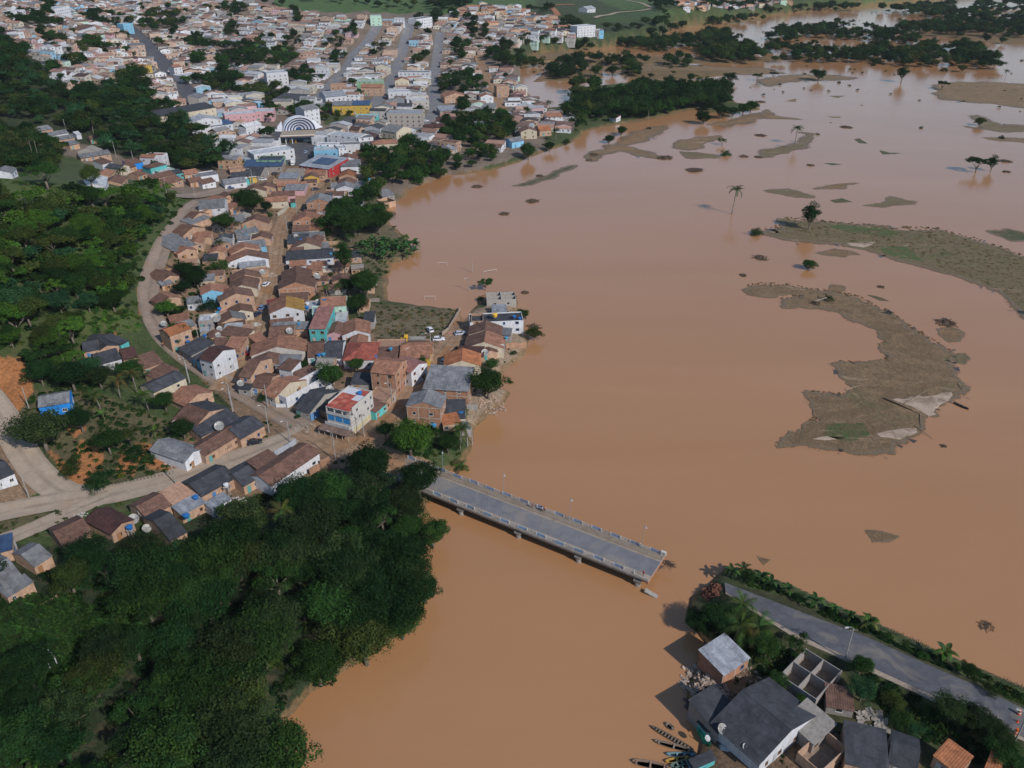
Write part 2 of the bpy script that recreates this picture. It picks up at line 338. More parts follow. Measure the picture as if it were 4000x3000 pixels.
M_ASPHR = m_road("worn_highway_asphalt", (.08,.083,.095), (.115,.117,.128), (.19,.17,.15), .5, ruts=2)
M_ASPHD = m_road("town_asphalt", (.055,.057,.068), (.085,.085,.095), (.12,.105,.095))
M_SAND = m_road("sandy_shoulder", (.27,.215,.165), (.36,.29,.225), (.22,.165,.12), .8)
M_WALK = m_road("dusty_footway", (.20,.16,.125), (.25,.20,.155), (.16,.12,.09), .8)
M_MUDP = m_road("pale_wet_mud", (.32,.235,.17), (.42,.33,.26), (.17,.12,.08), .5)
g = G_("ragged_margin"); k = g.mix(g.ramp(g.noise(g.pos(), 1.5, 5, .8), [(.4,0.0),(.6,1.0)]), (.10,.085,.05), (.20,.125,.07))
g.m.node_tree.nodes; d_ = g.n("BsdfPrincipled", {'Base Color': k, 'Roughness': .6}); tr_ = g.n("BsdfTransparent")
uvf = g.n("Attribute", attribute_name="edge").outputs['Fac']; th_ = g.math('SUBTRACT', g.noise(g.pos((.7,1,1)), .9, 6, .8, .6), g.math('MULTIPLY', uvf, .55))
ms_ = g.n("MixShader", {0: g.ramp(th_, [(.27,0.0),(.33,1.0)]), 1: tr_.outputs[0], 2: d_.outputs[0]}); g.t.links.new(ms_.outputs[0], g.out.inputs[0]); M_MARG = g.m
g = G_("island_grass"); a_ = g.n("ObjectInfo").outputs['Color']
k = g.mix(g.ramp(g.noise(g.pos((1,.6,1)), .05, 6, .75, 1.2), [(.54,0.0),(.64,.6)]), a_, (.085,.10,.035))
k = g.mix(g.ramp(g.noise(g.pos((.6,1,1)), .13, 6, .75, 1.5), [(.42,0.0),(.6,.75)]), k, (.15,.10,.055))
k = g.mix(1.0, k, g.ramp(g.noise(g.pos((1,.5,1)), 1.3, 8, .85, .8), [(.3,.35),(.5,.95),(.72,1.75)]), 'MULTIPLY')
k = g.mix(g.ramp(g.noise(g.pos((.35,1,1)), .10, 6, .75, 1.4), [(.60,0.0),(.66,.75)]), k, (.40,.28,.19))
M_ISLE = g.bsdf(k, .9, g.bump(g.noise(g.pos(), 1.8, 6, .85), 1.0, .5))

# ------------------------------------------------------------------ ground sheet, water, painted land use
LU = []                                                              # (polygon in photo pixels, colour)
def lu(col, v, *pts): LU.append((U_px(v, pts), col))
def U_px(v, pts): return [vp(v, *p) for p in pts]
GRASS, DARKG, DIRT, REDD, TAN, TOWN, MEADOW, BROWNV = (.050,.072,.022), (.022,.034,.013), (.20,.13,.08), (.33,.135,.05), (.26,.19,.13), (.17,.13,.10), (.062,.088,.022), (.085,.075,.035)
lu(TOWN, 'U', (-300,-40),(1180,-40),(1180,320),(860,420),(560,420),(380,440),(160,400),(-300,330))
lu(DARKG, 'U', (-300,170),(60,120),(200,130),(330,190),(340,260),(430,270),(500,350),(380,380),(150,300),(-300,330))
lu(GRASS, 'U', (-300,330),(120,330),(330,400),(420,430),(330,560),(300,720),(150,760),(-300,800))
lu(MEADOW, 'E', (-200,-60),(400,20),(900,60),(1500,90),(1700,160),(1500,260),(1100,130),(600,120),(200,180),(-200,150))
lu(MEADOW, 'E', (690,1130),(1000,1080),(1180,1150),(1240,1300),(1000,1340),(700,1400),(650,1250))
lu(REDD, 'E', (800,1350),(1000,1330),(1000,1400),(820,1400)); lu(REDD, 'E', (1190,940),(1245,950),(1240,1150),(1190,1180))
lu(REDD, 'G', (-80,0),(200,0),(270,130),(280,420),(150,480),(60,330),(-80,250)); lu(BROWNV, 'G', (260,300),(700,250),(1500,560),(1640,930),(1600,1010),(800,1140),(560,1000),(400,760),(160,500))
lu(REDD, 'G', (1180,720),(1400,730),(1640,950),(1300,960),(1180,850)); lu(DIRT, 'G', (-80,620),(120,760),(330,1060),(330,1150),(200,1220),(-80,1270))
lu(REDD, 'G', (560,560),(700,500),(760,620),(640,700)); lu(REDD, 'G', (1050,820),(1180,880),(1150,1000),(1000,960)); lu(REDD, 'G', (380,760),(500,860),(640,1000),(760,1140),(640,1080),(480,930)); lu(REDD, 'G', (700,700),(900,760),(880,1000),(760,1130),(560,1000)); lu(BROWNV, 'G', (-80,1400),(200,1350),(560,1290),(630,1320),(300,1430),(-80,1560))
lu(DIRT, 'U', (560,360),(720,330),(800,420),(700,700),(1000,700),(960,800),(820,930),(760,1010),(400,1110),(380,960),(500,880),(350,740),(340,600),(450,430))
lu(DARKG, 'U', (-300,1150),(100,1180),(400,1130),(700,1010),(900,1010),(960,1100),(920,1360),(600,1700),(-300,1700))
lu((.04,.06,.018), 'U', (0,1310),(120,1300),(300,1320),(330,1380),(180,1450),(60,1500),(0,1480))
lu((.125,.10,.06), 'U', (800,658),(1000,662),(1000,700),(960,735),(830,735),(800,720)); lu(TAN, 'U', (980,680),(1130,640),(1140,760),(1095,830),(1090,880),(1010,930),(1010,860),(960,800))
lu((.12,.10,.06), 'U', (720,420),(880,420),(900,560),(830,650),(740,640)); lu((.10,.085,.045), 'U', (770,570),(850,560),(840,650),(780,640))
lu((.045,.05,.02), 'U', (1480,1240),(1700,1290),(2212,1520),(2400,1700),(2300,1900),(1480,1900)); lu((.14,.09,.055), 'J', (560,640),(900,800),(1100,1000),(1500,1300),(2212,1400),(2212,2000),(520,2000),(540,1100))
lu((.05,.065,.02), 'R', (440,830),(1000,1100),(1500,1330),(1770,1500),(1770,1660),(1200,1600),(600,1200),(380,1000))
lu((.055,.105,.028), 'B', (150,-40),(2212,-40),(2212,80),(1600,120),(600,100),(150,60)); lu((.055,.10,.03), 'C', (-100,-40),(1250,-40),(1250,80),(1000,180),(300,200),(-100,90))
lu((.05,.11,.03), 'B', (-200,350),(80,350),(290,400),(280,470),(100,450)); lu((.06,.10,.03), 'D', (900,-60),(1480,-60),(1480,50),(1000,80),(700,60))
lu((.035,.055,.02), 'U', (1180,-40),(1450,60),(1200,130),(1100,120)); lu((.05,.07,.025), 'B', (560,980),(840,990),(760,1100),(580,1070)); lu((.04,.075,.022), 'C', (1100,60),(1500,100),(1000,200),(700,180))
NA, NB = 560, 620
ta = np.linspace(-1, 1, NA)
s_ = np.linspace(0, 1, NB); ys = np.where(s_ < .82, 60*np.exp(s_/.82*math.log(1900/60.)), 1900*np.exp((s_-.82)/.18*math.log(9.0)))
ys = np.concatenate([[-1500,-500,-150,-40,20,45], ys])
YY = np.repeat(ys[:,None], NA, 1); XX = ta[None]*(np.maximum(YY,60)*.78+45)
XX = np.where(ys[:,None] < 45, ta[None]*300*(1+np.abs(ys[:,None])/60), XX); XX = np.where(ys[:,None] > 1900, ta[None]*(1527+(ys[:,None]-1900)*.95), XX)
PG = np.stack([XX.ravel(), YY.ravel()], 1); HG = height(PG)
V = np.column_stack([PG, HG]); nr = len(ys)
ii = np.arange(nr*NA).reshape(nr, NA); F = np.stack([ii[:-1,:-1].ravel(), ii[:-1,1:].ravel(), ii[1:,1:].ravel(), ii[1:,:-1].ravel()], 1)
def np_mesh(name, V, F, mats, col=None, k=4, smooth=True):
    me = bpy.data.meshes.new(name); me.vertices.add(len(V)); me.vertices.foreach_set("co", np.ascontiguousarray(V, dtype=np.float32).ravel())
    me.loops.add(F.size); me.loops.foreach_set("vertex_index", F.astype(np.int32).ravel()); me.polygons.add(len(F))
    me.polygons.foreach_set("loop_start", np.arange(0, F.size, k, dtype=np.int32)); me.polygons.foreach_set("loop_total", np.full(len(F), k, np.int32)) if bpy.app.version < (4,0) else None
    me.update(calc_edges=True)
    if smooth: me.polygons.foreach_set("use_smooth", np.ones(len(F), bool))
    for m in mats: me.materials.append(m)
    if col is not None:
        if len(col) == len(V): a = me.color_attributes.new("Col", 'FLOAT_COLOR', 'POINT')
        else: a = me.color_attributes.new("Col", 'FLOAT_COLOR', 'CORNER'); col = np.repeat(col, k, 0)
        a.data.foreach_set("color", np.column_stack([col, np.ones(len(col))]).astype(np.float32).ravel())
    return me
PXG = to_px(np.column_stack([PG, HG])); dep_ok = PG[:,1] > 40
gc = np.tile(np.array(GRASS)*.9, (len(PG), 1))
wob = (np.stack([vnoise(PG, 9, 21), vnoise(PG, 9, 22)], 1)-.5)*14
for poly, c in LU:
    a = np.array(poly); bb = (PXG[:,0] > a[:,0].min()-20) & (PXG[:,0] < a[:,0].max()+20) & (PXG[:,1] > a[:,1].min()-20) & (PXG[:,1] < a[:,1].max()+20) & dep_ok
    idx = np.where(bb)[0]
    if len(idx): k_ = idx[inpoly(PXG[idx]+wob[idx], poly)]; gc[k_] = c
wet = HG < .9; gc[wet] = gc[wet]*.3 + np.array((.20,.115,.055))*.7
far_hill = PG[:,1] > 1900; gc[far_hill] = (.05,.085,.03)
tag(obj("ground", np_mesh("ground", V, F, [M_GROUND], gc)), kind="structure", label="ground of the river valley with town lots, meadows and red earth")
wv = [(-9000,-1500,0),(9000,-1500,0),(14000,16000,0),(-14000,16000,0)]
tag(obj("flood_water", mesh("flood_water", wv, [(0,1,2,3)], [M_WATER])), kind="structure", label="muddy brown flood water spread over the river plain")

# roads: draped ribbons
def ribbon(name, v, pts, w, mat, label, lift=.10, kerb=None, step=3.0, zfix=None, w2=None):
    P = [np.array(hit(*vp(v, x, y))[:2]) for x, y in pts]
    out = []
    for a, b in zip(P[:-1], P[1:]):
        n = max(1, int(np.hypot(*(b-a))/step)); out += [a+(b-a)*i/n for i in range(n)]
    out.append(P[-1]); q = np.array(out)
    for _ in range(6): q[1:-1] = q[1:-1]*.5 + (q[:-2]+q[2:])*.25
    t = np.gradient(q, axis=0); t /= np.linalg.norm(t, axis=1)[:,None]+1e-9; nrm = np.stack([t[:,1], -t[:,0]], 1)
    m = 7; rows = []
    ww = np.linspace(w, w if w2 is None else w2, len(q))
    for j in range(m):
        o = (j/(m-1)-.5)*ww*(1 + ((vnoise(q, 5, j)-.5)*.10 if j in (0, m-1) else 0)); rows.append(q + nrm*o[:,None])
    R = np.stack(rows, 1).reshape(-1, 2); h = height(R) + lift
    hc = h.reshape(-1, m); hc = np.maximum(hc, (hc[:,m//2:m//2+1])-.15) if zfix is None else np.full_like(hc, zfix)
    V = np.column_stack([R, hc.ravel()]); ii = np.arange(len(q)*m).reshape(len(q), m)
    F = np.stack([ii[:-1,:-1].ravel(), ii[:-1,1:].ravel(), ii[1:,1:].ravel(), ii[1:,:-1].ravel()], 1)
    me_ = np_mesh(name, V, F, [mat]); me_.attributes.new('across', 'FLOAT', 'POINT').data.foreach_set('value', np.tile(np.linspace(0,1,m), len(q)).astype(np.float32)); o = obj(name, me_); tag(o, label, kind="structure"); ROADQ.append((q, ww)); return o
ROADQ = []
ribbon("hill_road", 'U', [(800,985),(740,962),(690,938),(640,918),(560,868),(500,838),(440,798),(390,765),(352,730),(330,690),(320,645),(325,600),(345,550),(375,500),(400,465),(432,435)], 7.4, M_PAVE, "worn road curving round the foot of the wooded hill")
ribbon("approach_road", 'U', [(660,925),(740,965),(800,985),(870,1005),(925,1024)], 11, M_MUDROAD, "muddy road end leading onto the bridge", .14)
ribbon("river_street", 'U', [(780,975),(835,915),(880,860),(925,800),(962,752),(998,712),(1003,690)], 8, M_MUDROAD, "muddy street along the river houses", .16)
ribbon("dirt_street", 'U', [(470,845),(500,815),(530,775),(553,735),(562,690),(575,640),(590,590),(597,540),(602,500),(617,468),(650,430),(690,395),(716,370),(722,340)], 7, M_MUDROAD, "dirt street running up between the brick houses", .15)
ribbon("paved_road", 'U', [(-60,820),(0,885),(30,945),(62,1000),(100,1045),(160,1080),(250,1070),(350,1040),(450,1012),(520,988),(600,955),(665,930)], 8, M_STONE, "pale paved road bending down towards the bridge", .12)
ribbon("paved_road_branch", 'U', [(-60,1120),(40,1100),(110,1080),(190,1075)], 7, M_STONE, "pale paved branch road", .13)
ribbon("paved_lane", 'U', [(-60,1190),(40,1155),(120,1120),(190,1085),(240,1070)], 5, M_STONE, "pale paved lane below the grass verge", .14)
ribbon("back_street", 'U', [(690,738),(780,742),(880,740),(955,735)], 3.5, M_MUDROAD, "narrow muddy lane beside the grass lot", .17)
ribbon("market_street", 'U', [(380,425),(450,418),(520,400),(570,380),(610,350),(640,320),(660,300)], 10, M_PAVE, "wide paved market street", .13)
ribbon("avenue", 'A', [(1760,960),(1680,860),(1600,780),(1500,650),(1400,540),(1300,440),(1200,320),(1090,220)], 15, M_ASPHD, "wide asphalt avenue climbing through the town", .25)
ribbon("town_street", 'B', [(480,900),(560,830),(640,740),(760,610),(850,460),(960,370),(1060,210)], 11, M_ASPH, "long asphalt street through the town centre", .2)
ribbon("town_street", 'B', [(930,990),(1060,860),(1150,740),(1230,560),(1270,420),(1320,260),(1380,130)], 11, M_ASPH, "straight asphalt street east of the town centre", .2)
ribbon("town_street", 'B', [(1180,1190),(1350,1120),(1500,1040),(1560,930),(1540,850),(1530,700),(1570,450),(1590,280)], 10, M_ASPH, "asphalt street on the river side of the centre", .2)
ribbon("town_street", 'B', [(2140,980),(2090,860),(2000,680),(1940,550),(1920,480)], 9, M_MUDROAD, "brown street nearest the flooded plain", .2)
ribbon("plaza_road", 'B', [(280,1430),(370,1350),(400,1240),(330,1180),(200,1140),(0,1120)], 18, M_ASPHD, "asphalt forecourt beside the striped arena", .2)
ribbon("plaza_road_branch", 'B', [(400,1250),(520,1180),(700,1110),(850,1010)], 10, M_ASPHD, "asphalt road past the small square", .22)
# ------------------------------------------------------------------ houses
RC = dict(v=(.27,.245,.22), b=(.165,.09,.066), t=(.32,.155,.10), o=(.38,.145,.065), k=(.37,.22,.15), g=(.165,.165,.17), d=(.048,.05,.057), w=(.45,.455,.46), r=(.26,.05,.05),
          m=(.09,.042,.038), y=(.33,.19,.05), p=(.34,.16,.14), s=(.30,.31,.33), R=(.36,.10,.07), B=(.05,.09,.17))
RN = dict(v='rough grey', b='dark brown', t='terracotta', o='bright orange', k='pale orange', g='grey sheet', d='charcoal sheet', w='white', r='red', m='maroon',
          y='mustard', p='pink', s='silver metal', R='red and orange', B='blue')
RM = dict(v=M_CONC, b=M_TILE, t=M_TILE, o=M_TILE, k=M_CONC, g=M_SHEET, d=M_SHEET, w=M_METAL, r=M_TILE, m=M_TILE, y=M_TILE, p=M_TILE, s=M_METAL, R=M_TILE, B=M_METAL)
WC = dict(k=(.50,.32,.215), f=(.43,.22,.135), w=(.58,.58,.60), c=(.52,.45,.34), u=(.20,.44,.60), U=(.02,.22,.62), n=(.10,.43,.42), N=(.42,.60,.48), p=(.56,.33,.34), q=(.40,.365,.33), y=(.55,.36,.07), R=(.36,.03,.03), G=(.22,.38,.22), v=(.30,.27,.25))
WN = dict(k='bare orange brick', f='framed red brick', w='white', c='cream', u='light blue', U='bright blue', n='turquoise', N='mint green', p='pink', q='grey rendered', y='yellow', R='red', G='green', v='rough grey')
WM = dict(k=M_BRICK, f=M_BRICK)
def unit_window(fr=.09, glass=True, bars=True):
    b = MB(); b.box(0,-.035,0,1,-.012,1,1)
    for q in ((0,0,fr,1),(1-fr,0,1,1),(0,0,1,fr),(0,1-fr,1,1)): b.box(q[0],-.06,q[1],q[2],-.01,q[3],0)
    if bars: b.box(.5-fr/3,-.055,fr,.5+fr/3,-.01,1-fr,0)
    b.box(-.06,-.12,-.06,1.06,-.01,-.005,0)
    return b.mesh("window", [M_PAINT, M_GLASS])
ME_WIN = unit_window(); ME_HOLE = unit_window(.06, bars=False)
b = MB(); b.box(0,-.05,0,1,-.01,1,0); b.box(.06,-.07,.06,.94,-.05,.48,0); b.box(.06,-.07,.52,.94,-.05,.94,0); b.box(-.07,-.06,0,0,-.01,1.05,1); b.box(1,-.06,0,1.07,-.01,1.05,1); b.box(0,-.06,1,1,-.01,1.05,1); b.box(.85,-.09,.45,.92,-.07,.5,1)
ME_DOOR = b.mesh("door", [M_PAINT, M_WALL])
FOOT = []                                                            # footprints already taken: x, y, radius
def slab(b, p0, p1, p2, p3, th=.09, m=0):
    """a sloping slab through four corners (counter-clockwise from above) with a little thickness"""
    P = [Vector(p) for p in (p0, p1, p2, p3)]; n = (P[1]-P[0]).cross(P[3]-P[0]).normalized()*th
    i = len(b.v); b.v += [tuple(p) for p in P] + [tuple(p+n) for p in P]
    for q in ((3,2,1,0),(4,5,6,7),(0,1,5,4),(1,2,6,5),(2,3,7,6),(3,0,4,7)): b.f.append(tuple(i+k for k in q)); b.m.append(m)
def house(A, B, d, H, typ, rc, wc, label, cat='house', group=None, name='house', rng=None, wins=True, opt=''):
    """A, B: world points of the near eave's ends; d depth away; H eave height"""
    rng = rng or RNG
    ax, ay = A[:2]; bx, by = B[:2]; w = math.hypot(bx-ax, by-ay); rz = math.atan2(by-ay, bx-ax); w = max(w, 1.5)
    cx, cy = (ax+bx)/2 - math.sin(rz)*d/2, (ay+by)/2 + math.cos(rz)*d/2
    cr = [(ax, ay), (bx, by), (ax-math.sin(rz)*d, ay+math.cos(rz)*d), (bx-math.sin(rz)*d, by+math.cos(rz)*d), (cx, cy)]
    hs = height(cr); z0 = max(float(hs[:2].mean()), -0.2); base = float(min(hs.min(), z0)) - z0 - .4
    if 'z' in opt: z0 = min(z0, A[2]-H)
    root = empty(name, (cx, cy, z0), rz); tag(root, label, cat, group); root["eave"] = round(H, 2)
    FOOT.append((cx, cy, w/2, d/2, rz))
    X0, X1, Y0, Y1 = -w/2, w/2, -d/2, d/2
    ow = .35 if w < 14 else .5; wm = WM.get(wc, M_WALL); col = WC[wc]
    j = rng.uniform(.88, 1.1); col = tuple(c*j for c in col); b = MB()
    rise = min(2.6, (w if typ == 'G' else d)*.5*.36); t = .18
    if typ in 'GgshaS':
        if typ == 'G':
            for y, s in ((Y0, 1), (Y1, -1)):
                p = [(X0,y,base),(X1,y,base),(X1,y,H),(0,y,H+rise),(X0,y,H)]; b.poly(p if s > 0 else p[::-1])
            b.quad((X0,Y1,base),(X0,Y0,base),(X0,Y0,H),(X0,Y1,H)); b.quad((X1,Y0,base),(X1,Y1,base),(X1,Y1,H),(X1,Y0,H))
        elif typ in 'g':
            for x, s in ((X1, 1), (X0, -1)):
                p = [(x,Y0,base),(x,Y1,base),(x,Y1,H),(x,0,H+rise),(x,Y0,H)]; b.poly(p if s > 0 else p[::-1])
            b.quad((X0,Y0,base),(X1,Y0,base),(X1,Y0,H),(X0,Y0,H)); b.quad((X1,Y1,base),(X0,Y1,base),(X0,Y1,H),(X1,Y1,H))
        elif typ == 'h': b.box(X0,Y0,base,X1,Y1,H)
        else:
            r2 = min(1.5, d*.13)
            for x, s in ((X1, 1), (X0, -1)):
                p = [(x,Y0,base),(x,Y1,base),(x,Y1,H+r2),(x,Y0,H)]; b.poly(p if s > 0 else p[::-1])
            b.quad((X0,Y0,base),(X1,Y0,base),(X1,Y0,H),(X0,Y0,H)); b.quad((X1,Y1,base),(X0,Y1,base),(X0,Y1,H+r2),(X1,Y1,H+r2))
    elif typ == 'f':
        b.box(X0,Y0,base,X1,Y1,H-.45)
        for q in ((X0,Y0,X1,Y0+t),(X0,Y1-t,X1,Y1),(X0,Y0+t,X0+t,Y1-t),(X1-t,Y0+t,X1,Y1-t)): b.box(q[0],q[1],H-.45,q[2],q[3],H)
    elif typ == 'o':
        for q in ((X0,Y0,X1,Y0+t),(X0,Y1-t,X1,Y1),(X0,Y0+t,X0+t,Y1-t),(X1-t,Y0+t,X1,Y1-t)): b.box(q[0],q[1],base,q[2],q[3],H-rng.random()*.3)
        if 'x' in opt:
            b.box(-.09,Y0+t,base,.09,Y1-t,H-.1); b.box(X0+t,-.09,base,-.09,.09,H-.2); b.box(.09,-.09,base,X1-t,.09,H-.2)
    b.obj("wall", wm, root, color=col)
    # roof
    jr = rng.uniform(.82, 1.18); rcol = tuple(c*jr for c in RC[rc]); e = .12
    if typ == 'G':
        k = rise/(w/2); ov = ow*k
        for s in (-1, 1):
            b = MB(); xe = s*(w/2+ow); pts = [(xe,Y0-e,H-ov),(0,Y0-e,H+rise),(0,Y1+e,H+rise),(xe,Y1+e,H-ov)]
            slab(b, *(pts if s < 0 else [pts[1],pts[0],pts[3],pts[2]])); o = b.obj("roof", RM[rc], root, color=rcol)
            if s > 0 and '/' in opt: o.color = (*RC[opt[opt.index('/')+1]], 1)
        b = MB(); b.bar((0,Y0-e,H+rise+.1),(0,Y1+e,H+rise+.1),.22,.1); b.obj("ridge_cap", RM[rc], root, color=tuple(c*1.25 for c in rcol))
    elif typ == 'g':
        k = rise/(d/2); ov = ow*k
        for s in (-1, 1):
            b = MB(); ye = s*(d/2+ow); pts = [(X0-e,ye,H-ov),(X1+e,ye,H-ov),(X1+e,0,H+rise),(X0-e,0,H+rise)]
            slab(b, *(pts if s < 0 else [pts[3],pts[2],pts[1],pts[0]])); b.obj("roof", RM[rc], root, color=rcol)
        b = MB(); b.bar((X0-e,0,H+rise+.1),(X1+e,0,H+rise+.1),.22,.1); b.obj("ridge_cap", RM[rc], root, color=tuple(c*1.25 for c in rcol))
    elif typ in 'sS':
        b = MB(); k = r2/d; slab(b, (X0-e,Y0-ow,H-ow*k+.003),(X1+e,Y0-ow,H-ow*k+.003),(X1+e,Y1+ow,H+r2+ow*k+.003),(X0-e,Y1+ow,H+r2+ow*k+.003)); b.obj("roof", RM[rc], root, color=rcol)
    elif typ == 'h':
        b = MB(); o = ow; q = min(w, d)/2; P = [(X0-o,Y0-o,H),(X1+o,Y0-o,H),(X1+o,Y1+o,H),(X0-o,Y1+o,H)]
        ra, rb = ((X0+q,0,H+rise),(X1-q,0,H+rise)) if w >= d else ((0,Y0+q,H+rise),(0,Y1-q,H+rise))
        if w >= d: b.poly([P[0],P[1],rb,ra]); b.poly([P[1],P[2],rb]); b.poly([P[2],P[3],ra,rb]); b.poly([P[3],P[0],ra])
        else: b.poly([P[0],P[1],ra]); b.poly([P[1],P[2],rb,ra]); b.poly([P[2],P[3],rb]); b.poly([P[3],P[0],ra,rb])
        b.poly(P[::-1]); b.obj("roof", RM[rc], root, color=rcol)
    elif typ == 'f':
        b = MB(); b.box(X0+t+.01,Y0+t+.01,H-.447,X1-t-.01,Y1-t-.01,H-.38); b.obj("roof", RM[rc] if rc != 'k' else M_CONC, root, color=rcol)
    elif typ == 'o':
        b = MB(); b.box(X0+t,Y0+t,.02,X1-t,Y1-t,.1); b.obj("floor_slab", M_CONC, root, color=(.30,.22,.16))
    if wc == 'f' or 'F' in opt:                                     # concrete columns and ring beams, a little proud of the brick
        b = MB(); n = max(2, round(w/3.2)); c = .14
        for i in range(n+1):
            x = X0 + (w)*i/n; b.box(max(x-c, X0-.03), Y0-.035, base, min(x+c, X1+.03), Y0+.06, H)
        m_ = max(1, round(d/3.5))
        for i in range(1, m_+1): y = Y0 + d*i/m_; b.box(X1-.06, min(y-c, Y1-2*c), base, X1+.035, min(y+c, Y1), H)
        for z in ([2.75, H-.22] if H > 4 else [H-.25]):
            b.box(X0-.02, Y0-.03, z, X1+.02, Y0+.05, z+.22); b.box(X1-.05, Y0+.05, z, X1+.03, Y1, z+.22)
        b.obj("concrete_frame", M_CONC, root, color=(.42,.35,.29))
    # openings
    if wins:
        st = max(1, int(round(H/3.0))); frc = rng.choice([(.5,.5,.5),(.12,.2,.4),(.3,.16,.08),(.55,.55,.52)])
        for fl in range(st):
            zb = fl*2.85 + 1.0
            if zb + 1.1 > H: break
            n = 1 if w < 5 else (2 if w < 10 else int(w/4)); n = min(n, 8)
            for i in range(n):
                if st == 1 and rng.random() < .25: continue
                x = X0 + w*(i+.5)/n + rng.uniform(-.4, .4); ww = rng.choice([.8,1.0,1.3]); o = obj("window", ME_WIN if rng.random() < .6 else ME_HOLE, root, color=frc, scale=(ww,1,1.0)); o.location = (x-ww/2, Y0-.002, zb)
            n = 1 if d < 7 else 2
            for i in range(n):
                y = Y0 + d*(i+.4)/n; ww = 1.0; o = obj("window", ME_WIN, root, color=frc, scale=(ww,1,1.0)); o.rotation_euler = (0,0,math.pi/2); o.location = (X1+.002, y-ww/2, zb)
        if w > 3.5 and 'D' not in opt:
            x = X0 + w*rng.uniform(.08,.3); o = obj("door", ME_DOOR, root, color=rng.choice([(.3,.16,.08),(.08,.2,.4),(.4,.4,.4),(.1,.3,.28)]), scale=(.9,1,2.1)); o.location = (x, Y0-.002, 0)
            o = obj("door", ME_DOOR, root, color=rng.choice([(.3,.16,.08),(.4,.4,.42),(.55,.55,.55)]), scale=(.9,1,2.1)); o.rotation_euler = (0,0,math.pi/2); o.location = (X1+.002, Y0+d*.72, 0)
    return root
def roof_point(root_xy, z, dx=0, dy=0, rz=0): return (root_xy[0]+dx*math.cos(rz)-dy*math.sin(rz), root_xy[1]+dx*math.sin(rz)+dy*math.cos(rz), z)
# water tanks and satellite dishes
b = MB(); P = [(0,0,0),(0,0,.75),(0,0,.8)]; b.tube([(0,0,0),(0,0,.35),(0,0,.72)], [.52,.6,.66], 14, 0); ME_TANK = b.mesh("tank_body", [M_PAINT], False)
b = MB(); b.tube([(0,0,.72),(0,0,.78),(0,0,.9),(0,0,.93)], [.71,.71,.30,.14], 14, 0); ME_LID = b.mesh("tank_lid", [M_PAINT], False)
def tank(p, label, col=(.02,.13,.36), s=1.0):
    r = empty("water_tank", p); r.scale = (s,)*3; tag(r, label, "water tank", "water tanks on the roofs and yards"); obj("tank_body", ME_TANK, r, color=col); obj("tank_lid", ME_LID, r, color=tuple(c*1.15 for c in col)); return r
def dish_mesh():
    b = MB(); N = 14; R = [0,.3,.6,.85,1.0]; rows = []
    for r in R[1:]: rows.append([(r*math.cos(2*math.pi*j/N), r*math.sin(2*math.pi*j/N), .28*r*r) for j in range(N)])
    for j in range(N): b.poly([(0,0,0), rows[0][j], rows[0][(j+1)%N]])
    for k in range(len(rows)-1):
        for j in range(N): b.quad(rows[k][j], rows[k+1][j], rows[k+1][(j+1)%N], rows[k][(j+1)%N])
    for j in range(N): b.bar((0,0,-.015), (math.cos(2*math.pi*j/N), math.sin(2*math.pi*j/N), .265), .03)
    return b.mesh("reflector", [M_METAL])
ME_REFL = dish_mesh()
b = MB(); b.tube([(0,0,0),(0,0,.9)], .05, 6); ME_MAST = b.mesh("mast", [M_STEEL])
b = MB(); [b.tube([(math.cos(a)*.95, math.sin(a)*.95, .26),(0,0,.95)], .02, 4) for a in (0,2.1,4.2)]; b.tube([(0,0,.85),(0,0,1.05)], .07, 6); ME_FEED = b.mesh("feed_arm", [M_STEEL])
def dish(p, label, s=1.0, col=(.36,.35,.33), az=.5):
    r = empty("satellite_dish", p, az); tag(r, label, "satellite dish", "satellite dishes on the roofs and yards")
    obj("mast", ME_MAST, r, scale=(1,1,s*.9)); q = obj("reflector", ME_REFL, r, color=col, scale=(s,)*3); q.location = (0,0,.8*s); q.rotation_euler = (math.radians(38),0,0)
    o = obj("feed_arm", ME_FEED, q); return r

